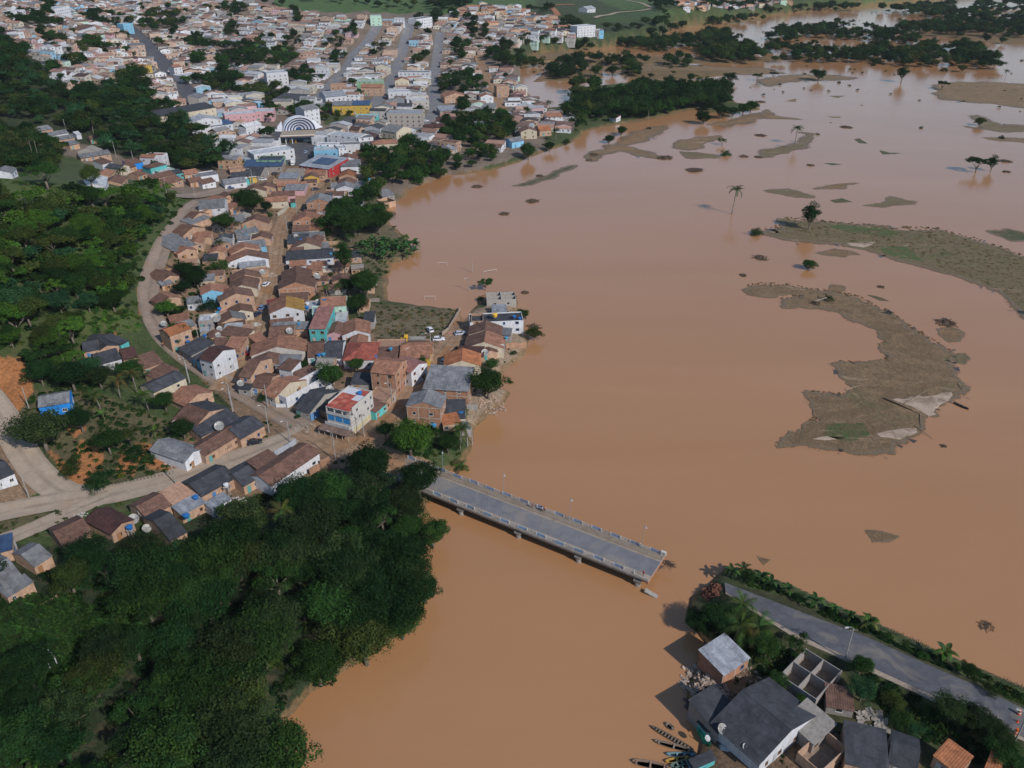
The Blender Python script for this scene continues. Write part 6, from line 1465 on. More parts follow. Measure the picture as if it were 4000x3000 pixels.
# ------------------------------------------------------------------ single trees, palms and bananas placed from the photograph
TREES = """
G 410 800 520 dense s|large dark tree beside the bend of the pale road
G 960 830 290 round m|round tree in the middle of the weedy plot
G 1140 765 230 airy o|thin tree between the weedy plot's two round trees
G 720 640 260 round d|dark tree behind the large dark roadside tree
G 650 280 340 dense d|dark tree directly behind the bright blue house
G 880 260 260 dense s|dusky tree behind the two tall palms of the plot
G 1160 210 260 round m|tree beside the brown house at the top of the plot
G 1440 460 220 round m|tree against the houses at the plot's upper edge
G 1600 700 210 round d|dark tree behind the white house with the grey roof
G 1050 1030 70 bush y|small yellow-green bush by the post fence
G 650 1000 260 bush o|large olive bush on the bank above the pale road
G 1180 830 190 bush d|dark bush in the lower part of the weedy plot
G 1290 900 150 bush m|low bush behind the post fence
G 900 1120 330 bush d|spreading dark bush at the edge of the pale road
G 1150 900 170 bush m|mid green bush in the centre of the red earth
O 210 340 290 round m|tree on the corner left of the long hill road
O 380 350 230 round d|dark tree beside the tall orange-roofed house
O 410 730 390 round m|tree in front of the tall orange-roofed house
O 760 780 200 round d|tree between the orange-roofed and the maroon-roofed house
O 1360 640 125 bush d|small round tree in the dirt street's lower end
O 1140 770 190 airy y|yellow-green tree beside the small round one
O 1330 810 210 bush m|bushy tree over the parked red car
O 620 640 160 round m|small tree behind the tall orange-roofed house
E 1610 860 190 dense d|dark tree between hill road and dirt street, upper of three
E 1720 960 270 dense d|dark tree between hill road and dirt street, middle of three
E 1580 1010 160 round d|dark tree between hill road and dirt street, lowest of three
E 1460 1200 190 round b|brighter tree under the pair of tiled hill road houses
E 1900 800 220 bush m|low green mass behind the three dark trees
E 1960 480 230 round m|tree beside the palms behind the white walled hall
E 1800 1150 220 bush d|bush below the light blue two-storey house
H 890 270 330 weep m|feathery tree behind the red-roofed corner building
H 1100 130 170 round m|tree above the feathery one
H 640 110 120 round m|small tree behind the white box house
H 1560 850 520 weep b|bright green drooping tree at the bridge head
H 1345 700 200 round d|dark tree left of the bright drooping tree
H 1880 820 210 round m|tree between the bright drooping tree and the river
H 585 520 70 bush m|small bush in front of the charcoal-roofed house
H 300 370 170 bush m|bush left of the roofless white house
H 1230 1080 500 dense d|very dark tree nearest the bridge approach
H 1640 1200 430 dense d|very dark tree overhanging the bridge's near end
H 1540 1420 400 dense s|dark tree below the bridge end at the water
N 1510 780 620 dense m|big tree overhanging the river beside the grey roofed hall
N 1545 380 230 round m|tree standing behind the big river tree
N 1820 560 140 bush m|low bough at the river side of the big tree
N 1120 790 140 bush o|yellowish bush at the foot of the brick hall
N 560 360 130 tall m|narrow tree on the verge of the river street
N 820 350 90 bush d|small bush beside the orange-roofed white house
M 1495 1240 130 bush m|round bush by the brick yard wall
M 1790 1050 260 round o|tree standing in the flood off the brick yard
M 1640 750 210 round m|round tree in the flood behind the white flat roof
M 1090 340 270 flat m|spreading tree alone in the flood beside the pitch
M 1030 470 150 bush m|low tree in the flood beside the grey ruin
M 680 1160 90 bush d|bush at the front of the maroon house
F 1080 500 430 dense m|large tree on the shore behind the dirt street
F 1290 480 280 round m|shore tree nearest the open flood
F 830 500 150 bush d|low bush behind the long grey roof
F 1505 525 95 bush b|bright bush standing in the flood off the banana grove
F 995 840 160 tall m|upright tree in the back yards
F 1180 1020 330 dense m|broad tree overhanging the drowned pitch
F 1030 1000 180 round d|darker tree beside the broad pitch tree
F 1110 1180 230 round m|round tree at the corner of the grass lot
F 1420 450 60 airy d|bare thin tree in the flood by the shore
F 200 310 230 round m|tree in the yard left of the pale yellow house
F 345 340 110 bush m|bush at the pale yard wall
F 870 840 70 bush d|small bush behind the long yard wall
F 740 1060 110 bush m|bush above the flat mint roof
D 1785 1512 200 flat d|flat-topped tree standing in the right flood
D 1915 1502 85 tall d|narrow tree leaning beside the flat-topped one
D 1145 728 95 tall d|tall leaning tree alone in the far flood
D 430 712 145 round d|wide tree on the far brown strip
D 1495 790 118 flat d|dark tree at the tip of the large brown flat
D 1815 1103 100 round o|round yellowish tree on the green bar
D 2010 1216 80 bush d|dark bush on the narrow brown bar
D 1320 1126 62 bush m|small bush in mid flood
D 425 1182 58 bush d|small bush at the end of the bent palm's bar
D 608 732 52 bush d|tiny dark tree in the far flood, left one
D 700 757 46 bush d|tiny dark tree in the far flood, right one
D 312 656 48 bush d|small dark tree behind the far wide tree
D 1515 630 84 bush d|round bush before the far belt
D 1670 638 90 round o|olive tree before the far belt
D 1135 182 46 bush d|lone bush in the farthest water
D 1880 375 80 round d|tree at the far belt's right end
D 2015 385 70 round d|second tree at the far belt's right end
D 905 582 66 bush d|bush at the foot of the far belt
D 40 690 90 flat d|flat dark tree at the left of the far strip
D 2190 540 45 bush d|dark bush at the right edge of the far water
T 655 295 122 tall d|dark egg-shaped tree on the long curved island
T 272 328 128 bush m|round bush standing in the flood beside the long island
T 650 580 112 round m|small round tree alone in the flood below the long island
C 1812 1275 100 airy o|thin tall tree above the square bush
C 1838 1364 118 bush m|square dark bush in the flood under the thin tree
C 835 1258 104 round d|round tree in the flood, lower of the shore pair
C 942 1188 112 round m|round tree in the flood, upper of the shore pair
C 1180 1132 66 bush d|small round tree off the river grove
C 1885 732 122 round d|rounded tree on the far side of the grove water
C 1785 745 66 bush d|small tree left of that rounded far tree
C 2115 712 95 flat d|flat dark tree at the far water's edge
C 1540 716 92 round m|round tree on the low brown bank
C 1620 706 80 bush m|bush right of the round tree on the low brown bank
C 1195 682 56 round d|small tree on the low brown bank
C 1390 664 60 airy d|thin tree on the low brown bank
C 865 668 118 round d|round tree in the far shallows
C 720 668 118 round m|paler round tree in the far shallows
C 325 1322 112 round d|dark tree standing in the flood off the riverside houses
C 140 1392 200 dense m|large tree at the river end of the terracotta houses
C 470 1252 92 bush d|bush at the shore below the grove
C 1650 1092 170 dense d|dark tree at the near tip of the grove spit
C 1800 1045 170 round d|middle tree of the grove spit
C 1900 1030 120 round d|smaller tree of the grove spit
C 1990 1010 130 round m|long tree clump at the grove spit's end, left half
C 2060 985 130 round m|long tree clump at the grove spit's end, right half
C 585 662 72 bush o|olive bush in the far shallows
C 1035 765 48 bush d|tiny bush behind the grove
C 220 660 35 bush d|tiny bush near the drowned lane
J 580 610 190 round d|dark tree hanging over the water by the broken road
J 730 590 230 dense d|big dark tree at the broken road end
J 1080 780 200 round m|tree beside the silver-roofed house
J 1300 760 190 airy m|leafy thin tree in front of the ruin
J 1160 990 130 round m|round bush left of the ruin's wall
J 1340 1080 130 bush m|bush between the ruin and the big charcoal roof
J 980 680 200 bush o|olive bush above the silver roof
R 340 850 200 dense m|round tree on the slope right of the lamp pole
R 350 1080 230 round g|bluish green tree over the sagging hut
R 1110 1260 270 dense s|dusky tree on the slope below the road
R 1310 1310 240 round s|dusky tree covering the road's lower edge
R 1490 1470 260 dense s|dusky tree above the small orange roof
R 1560 1640 270 round m|tree at the lower right corner slope
R 700 1300 230 bush m|bush beside the timber heap
R 620 1130 220 bush o|olive bush on the slope by the timber heap
R 820 1380 190 bush g|bluish bush on the slope
R 1720 1640 220 bush g|bluish bush at the lower right edge
R 1290 880 140 round m|round bush at the water side of the broken road
R 540 540 120 bush d|dark bush at the water side of the road
R 745 640 110 bush m|bush right of the first post row
R 890 720 110 bush m|leafy bush before the dark one
R 1010 730 120 bush d|dark bush at the middle of the water side verge
R 1480 1010 150 bush o|olive bush far down the water side verge
R 310 420 90 bush m|bush between the two banana plants
R 1750 1080 80 bush m|bush where the water side verge leaves the picture
R 110 350 120 bush d|dark bush among the banana plants
J 1120 280 90 bush d|dark bush behind the first banana plants
J 1320 360 90 bush d|dark bush on the road's water side
J 960 230 150 bush m|mid green bush at the road's ragged end
A 460 620 120 round m|hillside tree by the low red slope
A 815 200 120 dense d|dark round tree on the white terrace's roofline
A 1970 760 200 dense d|large dark tree beside the avenue block
A 1620 740 100 round m|round tree at the avenue block's corner
A 800 1620 220 dense o|round olive tree on the meadow crest
A 420 1640 330 airy m|spreading tree on the meadow crest
"""
rows = []
for ln in TREES.strip().splitlines():
    a, lab = ln.split('|'); v, x, y, w, k, t = a.split(); rows.append((v, float(x), float(y), float(w), k, t, lab))
TP = hits([vp(r[0], r[1], r[2]) for r in rows]); NTREE = 0; TAKEN = []
for r, p in zip(rows, TP):
    dep = p[1]*CP - (p[2]-CAM_H)*SP; wm_ = r[3]/VIEWS[r[0]][2]/FPX*dep; base = {'tall':6.6,'bush':8.2,'weep':11.5,'flat':11.5}.get(r[4], 10.4)
    s = wm_/base*(1.22 if r[0] in 'JR' else 1.0); tree(p, r[4], r[5], s, r[6], sz=1.0 if s < 1.25 else (1.25+(s-1.25)*.3)/s); NTREE += 1; TAKEN.append((p[0], p[1], wm_*.4))
PALMS = [('D',228,1265,8,'bent palm alone on its grass bar in the right flood',1.6),('T',105,180,10,'tall lone palm standing in the open flood',1.5),('D',2045,705,9,'slender palm at the far right water',1.1),('D',1730,470,7,'far palm among the belt trees, left one',1.3),('D',1810,450,7,'far palm among the belt trees, right one',1.3),
 ('G',1040,345,6,'palm with a yellow frond in the weedy plot',1.1),('G',1190,310,8,'taller palm behind the yellow-fronded one',1.0),('G',870,440,5,'palm above the banana plant of the plot',1.1),('G',1285,450,6,'palm at the right of the weedy plot',1.0),
 ('H',500,1560,7,'drooping palm with dry fronds at the edge of the near wood',1.25),('H',1985,790,7,'palm at the river bank by the bridge',1.0),('H',2000,965,1,'short palm on the bank beside the bridge railing',1.05),('N',1110,1420,6,'palm between the tiled roof and the river',1.0),
 ('Q',190,680,5,'palm in the walled yard near the market',1.0),('Q',1440,820,5,'palm behind the brick house with dark openings',1.0),('Q',1840,800,5,'palm over the riverside yards',1.1),('F',845,1045,7,'palm behind the framed brick house',.9),('F',940,1045,8,'thinner palm beside the one behind the framed brick house',.8),
 ('E',1905,480,7,'palm behind the white walled hall',1.1),('E',1915,630,5,'lower palm behind the hill road houses',1.0),('A',308,1425,15,'tall pale-trunked palm in the left valley, first of two',.9),('A',350,1425,15,'tall pale-trunked palm in the left valley, second of two',.9),('A',810,1160,7,'yellowish palm on the wooded slope',1.3),('A',1080,1590,6,'palm behind the white house on the meadow crest',1.2),
 ('C',1175,1050,8,'palm against the river grove',1.2),('C',325,970,6,'palm behind the riverside terrace',1.3),('C',375,1220,6,'palm among the terracotta riverside houses',1.3),('J',860,660,3.2,'coconut palm at the broken road, front one',1.5),('J',1000,690,3.4,'coconut palm at the broken road, right one',1.5),('J',910,520,3.4,'coconut palm at the broken road, rear one',1.35),('J',760,590,3,'small palm in the shade of the big dark tree',.9),
 ('P',1560,540,3,'wide palm in the banana grove',1.2),('P',1450,620,2,'low palm in front of the banana grove',1.0)]
for i in range(6): PALMS.append(('F',1660+i*58+RNG.uniform(-8,8),705+RNG.uniform(-6,6),1,'young palm in the row standing in the flood behind the goal',.62))
for q, p in zip(PALMS, hits([vp(a[0], a[1], a[2]) for a in PALMS])):
    dep = p[1]; palm(p, q[3], q[4], q[5], tint=(.035,.06,.022) if dep > 300 else ((.075,.085,.03) if 'dry' in q[4] or 'yellow' in q[4] else (.045,.075,.022)), n=12, group='young palms in the flood' if 'young' in q[4] else 'coconut palms'); TAKEN.append((p[0],p[1],1.0))
BAN = [('J',850,200,'banana plant at the ragged road end, first'),('J',922,175,'banana plant at the ragged road end, second'),('J',1035,245,'banana plant third along the road'),('J',1130,275,'banana plant fourth along the road'),('J',1232,310,'banana plant fifth along the road'),
 ('J',1452,412,'banana plant sixth along the road'),('J',1562,445,'banana plant seventh along the road'),('J',1672,505,'banana plant eighth along the road'),('J',1802,560,'banana plant ninth along the road'),('R',1085,745,'banana plant beside the dark verge bush'),
 ('G',910,540,'banana plant in the weedy plot, larger'),('G',1345,690,'banana plant beside the white house'),('H',30,1370,'banana plant at the wood edge, left'),('H',80,1330,'banana plant at the wood edge, right'),('G',1960,1370,'banana plant behind the rubble yard')]
for q, p in zip(BAN, hits([vp(a[0], a[1], a[2]) for a in BAN])): banana(p, q[3], RNG.uniform(.8,1.4) if q[0] in 'JR' else 1.2, RNG.choice((6,8,10)), tint=RNG.choice([(.045,.09,.03),(.06,.085,.03),(.03,.065,.025)]))
for i, (x, y, s) in enumerate(((235,1520,1.7),(430,1380,1.7),(430,1500,1.5),(520,1600,1.5),(330,1640,1.5))): banana(hit(*vp('L',x,y)), "broad-leaved banana plant at the lower left edge of the near wood, " + ordw(i) + " of five", s, 11)
GB = np.array([(1180,560),(1330,560),(1500,590),(1600,600),(1600,690),(1450,690),(1300,730),(1150,700),(1080,640)]); n = 0
while n < 46:
    x, y = RNG.uniform(1080,1600), RNG.uniform(560,730)
    if inpoly([(x,y)], GB)[0]: banana(hit(*vp('F',x,y)), "banana plant in the dense grove at the flood edge behind the dirt street", RNG.uniform(1.2,1.8), 7, group='banana grove at the flood edge', tint=(.04,.085,.032)); n += 1
# ------------------------------------------------------------------ woods
def blocked(P, pad=1.0):
    m = np.zeros(len(P), bool)
    for x, y, hw, hd, rz in FOOT:
        dx, dy = P[:,0]-x, P[:,1]-y; near = np.abs(dx)+np.abs(dy) < 3*(hw+hd)+4*pad
        if near.any():
            u = dx*math.cos(rz)+dy*math.sin(rz); w = -dx*math.sin(rz)+dy*math.cos(rz); m |= near & (np.abs(u) < hw+pad) & (np.abs(w) < hd+pad)
    return m
def nearroad(P, pad=1.0):
    m = np.zeros(len(P), bool)
    for q, ww in ROADQ:
        for a, w in zip(q[::2], ww[::2]): m |= (P[:,0]-a[0])**2 + (P[:,1]-a[1])**2 < (w/2+pad)**2
    return m
def fill(v, pts, sp, pad=1.5, water=False, rnd=False):
    poly = [vp(v, *p) for p in pts]; W = np.array([h[:2] for h in hits(poly)]); lo = W.min(0)-40; hi = W.max(0)+40
    gx, gy = np.meshgrid(np.arange(lo[0], hi[0], sp), np.arange(lo[1], hi[1], sp)); P = np.stack([gx.ravel(), gy.ravel()], 1); P[::1,0] += (np.arange(len(P)) % 2)*sp*.25
    P = P + (np.stack([vnoise(P, .37, 5), vnoise(P, .41, 6)], 1)-.5)*sp*1.1; P = P[P[:,1] > 30]
    if rnd: P = NR.uniform(lo, hi, (int((hi-lo).prod()/sp/sp), 2)); P = P[P[:,1] > 30]
    h = height(P); px = to_px(np.column_stack([P, h])); k = inpoly(px, poly)
    if not water: k &= h > .25
    P, h = P[k], h[k]; k = ~(blocked(P, pad) | nearroad(P, pad)); return P[k], h[k]
WOODS = [  # name phrase, view, polygon, spacing, mean scale, kinds, tints
 ("in the near wood below the paved road",'U',[(-60,1240),(70,1285),(90,1240),(190,1222),(330,1235),(400,1240),(480,1185),(560,1160),(640,1105),(700,1075),(760,1070),(850,1062),(925,1085),(938,1150),(938,1265),(922,1340),(850,1408),(738,1475),(640,1555),(640,1760),(-100,1760),(-60,1500),(120,1480),(330,1390),(330,1330),(200,1300),(-60,1310)],7.0,1.12,['dense','round','dense','airy','round','weep'],'dmdosdmds'),
 ("on the wooded hill above the curving road",'U',[(-60,420),(60,440),(150,428),(250,448),(330,430),(405,448),(384,490),(340,552),(314,618),(300,665),(180,700),(165,740),(230,790),(215,860),(100,850),(50,780),(-60,780)],6.2,.92,['round','dense','airy','flat','round'],'mdombmogbo'),
 ("on the dark slope between the valley and the town",'U',[(-60,115),(30,105),(60,135),(100,170),(140,200),(200,195),(245,200),(270,165),(300,150),(335,205),(330,228),(385,240),(430,290),(500,335),(470,375),(400,372),(330,350),(240,335),(200,300),(100,275),(-60,245)],8.0,.95,['round','dense','airy','flat','dense'],'dmdosmgd'),
 ("in the left valley behind the meadow",'U',[(-60,262),(100,300),(150,330),(130,372),(60,378),(-60,372)],7.0,.8,['round','airy','dense'],'dmos'),
 ("on the shore behind the market",'U',[(790,340),(830,325),(870,310),(905,318),(940,340),(985,345),(1000,372),(960,380),(900,405),(850,400),(790,400)],6.5,.85,['dense','round','airy'],'dmmod'),
 ("in the riverside wood of the town",'B',[(1640,1060),(1900,1020),(2212,1020),(2212,1200),(2050,1230),(1950,1300),(1750,1290),(1600,1200)],8.0,.9,['dense','round','airy'],'dmdo'),
 ("in the river grove",'C',[(800,870),(960,800),(1100,770),(1500,770),(1860,790),(1880,930),(1700,960),(1500,960),(1350,1010),(1150,1030),(900,1030),(800,1000)],7.5,1.1,['dense','round','dense'],'dmdms'),
 ("at the head of the river grove",'C',[(340,800),(420,740),(560,690),(740,760),(740,850),(800,880),(700,1000),(600,1160),(520,1120),(450,1000),(560,900),(400,880)],8.0,1.0,['dense','round','airy'],'dmdo'),
 ("among the brown houses by the market",'Q',[(0,600),(120,560),(300,620),(330,800),(400,900),(0,900)],6.0,.75,['round','airy'],'dmm'),
 ("behind the dirt street on the flood side",'Q',[(1600,560),(1750,500),(2000,470),(2150,520),(2000,600),(2020,680),(1990,800),(1700,760),(1600,650)],6.5,.75,['round','airy','dense'],'dmo'),
 ("on the flood shore behind the dirt street",'F',[(850,280),(1080,240),(1280,300),(1400,470),(1200,520),(950,500),(780,480)],6.5,.85,['dense','round'],'dmm'),
 ("in the drowned far copse",'C',[(300,640),(340,540),(600,500),(620,640),(500,690),(330,700)],8.0,.95,['dense','round'],'dds'),
]
SC_T = []
for ph, v, poly, sp, ms, kinds, tints in WOODS:
    P, h = fill(v, poly, sp, 1.8, water='near wood' in ph); h = np.maximum(h, .2)
    for (x, y), z in zip(P, h):
        if any((x-a)**2+(y-c)**2 < (r+1.2)**2 for a, c, r in TAKEN): continue
        s = ms*RNG.uniform(.72,1.32); k = RNG.choice(kinds); t = RNG.choice(tints); SC_T.append((s/max(60, y)*CP, x, y, float(z), s, k, t, ph))
SC_T.sort(key=lambda q: -q[0]); NI = max(0, 300-NTREE); rest = []
SIZ = lambda s: 'large' if s > .98 else ('small' if s < .72 else 'middling')
REFS = [((1215,520),'L','near the thatched hut'),((340,930),'L','by the white posts'),((480,1480),'L','by the broad bananas'),((1640,1180),'H','by the bridge end'),((500,1540),'H','by the dry palm'),((1900,300),'L','towards the bridge'),((1900,1000),'L','along the river edge'),((1500,1500),'L','at the lower river edge'),((900,1500),'L','along the lower picture edge'),((300,200),'L','behind the grey roofs'),((1500,200),'L','below the rubble yard'),((900,800),'L','in the middle of the wood'),
 ((200,300),'E','high on the slope'),((900,420),'E','in the middle of the slope'),((1400,420),'E','close over the road'),((300,900),'E','low on the slope'),((1000,900),'E','over the road bend')]
RP = [(hit(*vp(v_, *c)), t_) for c, v_, t_ in REFS]
def whereabouts(q): return '' if not ('near wood' in q[7] or 'wooded hill' in q[7]) else min(RP, key=lambda r_: (r_[0][0]-q[1])**2 + (r_[0][1]-q[2])**2)[1]
def shorten(ph): return ph.replace('in the near wood below the paved road', 'in the near wood').replace('on the wooded hill above the curving road', 'on the wooded hill')
for q in SC_T[:NI]: tree((q[1],q[2],q[3]-.2), q[5], q[6], q[4], f"{SIZ(q[4])} {TNAME[q[6]]} {KNAME[q[5]]} {shorten(q[7])} {whereabouts(q)}".strip(), group="trees "+q[7], lo=False)
lowk = lambda q: (q[1],q[2],q[3]-.3,q[4],q[5],q[6])
for ph in dict.fromkeys(q[7] for q in SC_T[NI:]): wood("woodland", [lowk(q) for q in SC_T[NI:] if q[7] == ph], "massed trees " + ph)
# far belts of trees on the flooded plain and patches inside the town
FAR = [('C',[(90,350),(330,330),(500,400),(700,330),(1000,380),(1500,370),(1680,310),(1850,320),(1990,420),(2212,470),(2212,570),(1900,570),(1500,480),(1100,460),(700,450),(100,430)],8.5,1.15,'dmdos'),
 ('C',[(640,520),(900,510),(1230,540),(1220,570),(1000,590),(950,690),(1130,670),(1130,580),(640,600)],9,1.0,'dmo'),('C',[(1270,560),(1540,510),(1540,600),(1300,600)],9,1.05,'dm'),('C',[(-20,500),(270,540),(270,600),(60,620),(-20,600)],9,.9,'dmo'),
 ('D',[(-20,330),(100,290),(380,240),(620,225),(880,240),(960,310),(1300,350),(1280,400),(1050,400),(750,360),(0,400)],10,1.15,'dmds'),('D',[(-20,440),(300,440),(480,470),(720,430),(1020,440),(1020,490),(1420,420),(1450,480),(1700,410),(1800,440),(2010,590),(2000,625),(1830,620),(1740,560),(1650,600),(1200,600),(700,560),(0,560)],9.5,1.15,'dmdos'),
 ('D',[(1000,100),(1300,80),(1500,40),(2212,50),(2300,330),(1900,340),(1600,330),(1500,200),(1250,150),(960,110)],13,1.3,'dmds'),('D',[(1100,250),(1400,210),(1600,240),(1550,330),(1100,310)],11,1.2,'dms'),
 ('C',[(1100,240),(1400,130),(1480,200),(1900,190),(2150,150),(2212,190),(1950,220),(1500,240),(1320,320),(800,330),(760,290)],12,1.2,'dmds'),('D',[(-20,80),(500,60),(780,80),(780,110),(400,105),(-20,130)],13,1.3,'dms'),
 ('C',[(1150,-30),(1420,-30),(1450,60),(1300,130),(1200,60)],13,1.2,'ds'),('C',[(1400,60),(2212,30),(2212,110),(1700,120),(1450,130)],14,1.2,'dms'),('C',[(430,200),(600,190),(600,290),(430,290)],10,1.1,'ds'),('C',[(780,240),(1300,250),(1320,330),(800,330)],11,1.0,'ds'),('C',[(120,70),(350,80),(340,130),(140,130)],12,1.0,'ds'),
 ('B',[(650,330),(720,320),(810,400),(800,440),(680,440),(640,400)],9,.95,'dms'),('B',[(820,250),(885,250),(890,310),(720,310)],9,.95,'dm'),('B',[(1010,400),(1120,400),(1130,450),(1010,510)],9,.9,'dmo'),('B',[(1330,470),(1540,470),(1540,560),(1380,560)],9,.9,'dmo'),
 ('B',[(1640,700),(1720,660),(1930,660),(1925,830),(1640,840),(1520,820),(1520,720)],9,1.0,'dms'),('B',[(1660,400),(1830,390),(1830,540),(1700,530)],10,1.0,'dms'),('B',[(2000,440),(2300,420),(2300,600),(1980,600)],10,1.1,'dms'),('B',[(1680,140),(1900,150),(1900,215),(1700,200)],12,1.1,'ds'),
 ('B',[(1540,120),(1620,130),(1610,205),(1540,200)],11,1.0,'ds'),('B',[(1850,250),(2010,260),(2010,380),(1860,370)],11,1.0,'ds'),('B',[(270,630),(500,620),(500,740),(380,740),(260,720)],8,.8,'dmo'),('B',[(-30,430),(210,440),(240,600),(-30,600)],9,1.0,'dms'),('B',[(260,290),(400,290),(400,380),(270,380)],10,.9,'dm'),
 ('B',[(650,500),(800,495),(800,580),(650,570)],9,.9,'dm'),('B',[(250,910),(400,900),(400,990),(260,985)],8,.85,'bmd'),('B',[(35,980),(180,970),(195,1080),(40,1080)],8,1.0,'dm'),('B',[(310,100),(410,100),(410,165),(310,160)],12,1.0,'ds'),('B',[(0,330),(80,320),(380,400),(300,490),(120,480),(260,380)],10,.9,'dmo'),
 ('B',[(780,720),(900,730),(890,780),(790,780)],8,.8,'dm'),('B',[(1360,180),(1600,180),(1600,215),(1370,215)],11,.9,'ds'),('B',[(500,970),(600,960),(620,1050),(520,1050)],7,.6,'om'),('B',[(700,990),(830,990),(760,1060),(680,1060)],7,.6,'om'),('B',[(1400,930),(1480,930),(1470,1030),(1400,1000)],8,.8,'dm'),('B',[(1740,900),(1830,890),(1830,1000),(1740,1000)],8,1.0,'d'),
 ('B',[(300,10),(900,60),(1000,40),(1080,90),(1350,110),(1370,60),(800,-10),(300,-20)],18,1.1,'dso'),('B',[(-30,20),(300,60),(280,90),(-30,60)],14,1.1,'ds'),('B',[(1500,-30),(1850,-30),(1850,60),(1600,110),(1480,60)],12,1.3,'ds'),
 ('B',[(1820,1320),(2000,1290),(2100,1330),(2050,1440),(1830,1460)],7,.8,'dmo'),('C',[(450,940),(870,930),(1000,1010),(900,1080),(640,1150),(470,1150)],8,.9,'dmds'),('C',[(-20,1230),(100,1180),(60,1350),(-20,1400)],7,.75,'dm'),('B',[(1400,1480),(1650,1480),(1650,1560),(1400,1620)],7,.8,'dmo'),
 ('A',[(60,150),(270,140),(470,170),(470,230),(200,265),(70,240)],10,1.0,'dms'),('A',[(750,140),(870,140),(870,205),(750,200)],10,1.0,'d'),('A',[(330,290),(440,300),(560,360),(580,400),(340,390)],9,1.0,'dms'),('A',[(690,370),(900,370),(980,450),(930,490),(700,480)],9,.9,'dmo'),
 ('A',[(1640,330),(1700,310),(1850,380),(1850,430),(1680,440)],9,.9,'dm'),('A',[(1870,480),(2212,470),(2212,580),(1850,580)],9,1.0,'dms'),('A',[(1850,620),(2050,600),(2070,740),(1700,770),(1680,720)],9,1.0,'dm'),('A',[(1900,260),(2080,240),(2080,330),(1880,330)],10,1.0,'ds'),('A',[(1270,220),(1340,220),(1340,280),(1270,280)],10,.9,'d'),('A',[(1440,260),(1520,260),(1520,330),(1440,330)],10,.9,'d'),
 ('A',[(1670,490),(1800,510),(1780,590),(1660,580)],9,1.0,'dm'),('A',[(1900,80),(2212,90),(2212,150),(1950,150)],12,1.1,'ds'),('A',[(600,470),(760,560),(700,620),(560,560)],9,.8,'dmo'),('A',[(400,40),(480,60),(480,170),(400,150)],10,1.0,'d'),('A',[(1300,60),(1500,60),(1500,100),(1300,90)],12,.9,'ds'),('A',[(-30,370),(60,390),(200,450),(300,500),(-30,470)],9,1.0,'dms')]
for i, (v, poly, sp, ms, tints) in enumerate(FAR):
    P, h = fill(v, poly, sp, 1.0, water=True)
    if v in 'CD' and len(P): kk = vnoise(P, 30, 61)*.6+vnoise(P, 90, 62)*.4 > .36; P, h = P[kk], h[kk]
    pts = [(x, y, max(z, -.1)-.2, ms*RNG.uniform(.65,1.3), RNG.choice(['round','dense','round','bush','airy']), RNG.choice(tints)) for (x, y), z in zip(P, h)]
    wood("tree_belt" if v in 'CD' else "tree_patch", pts, f"distant dark trees massed {'on the flooded plain' if v in 'CD' else 'between the far town roofs'}")
sb = []
for poly, sp in (([(-60,560),(2212,560),(2212,1100),(-60,1100)],58),([(-60,100),(1400,90),(1400,420),(-60,420)],46)):
    P, h = fill('D', poly, sp, 1.0, water=True, rnd=True); sb += [(x, y, -.3, RNG.uniform(.18,.5), 'bush', RNG.choice('dmso')) for (x, y), z in zip(P, h)]
P, h = fill('C', [(60,450),(2212,560),(2212,1100),(1900,1000),(700,760),(60,640)], 36, 1.0, water=True, rnd=True); sb += [(x, y, -.3, RNG.uniform(.2,.6), 'bush', RNG.choice('dmso')) for (x, y), z in zip(P, h)]
wood("scattered_bushes", sb, "small bushes poking out of the far flood water")
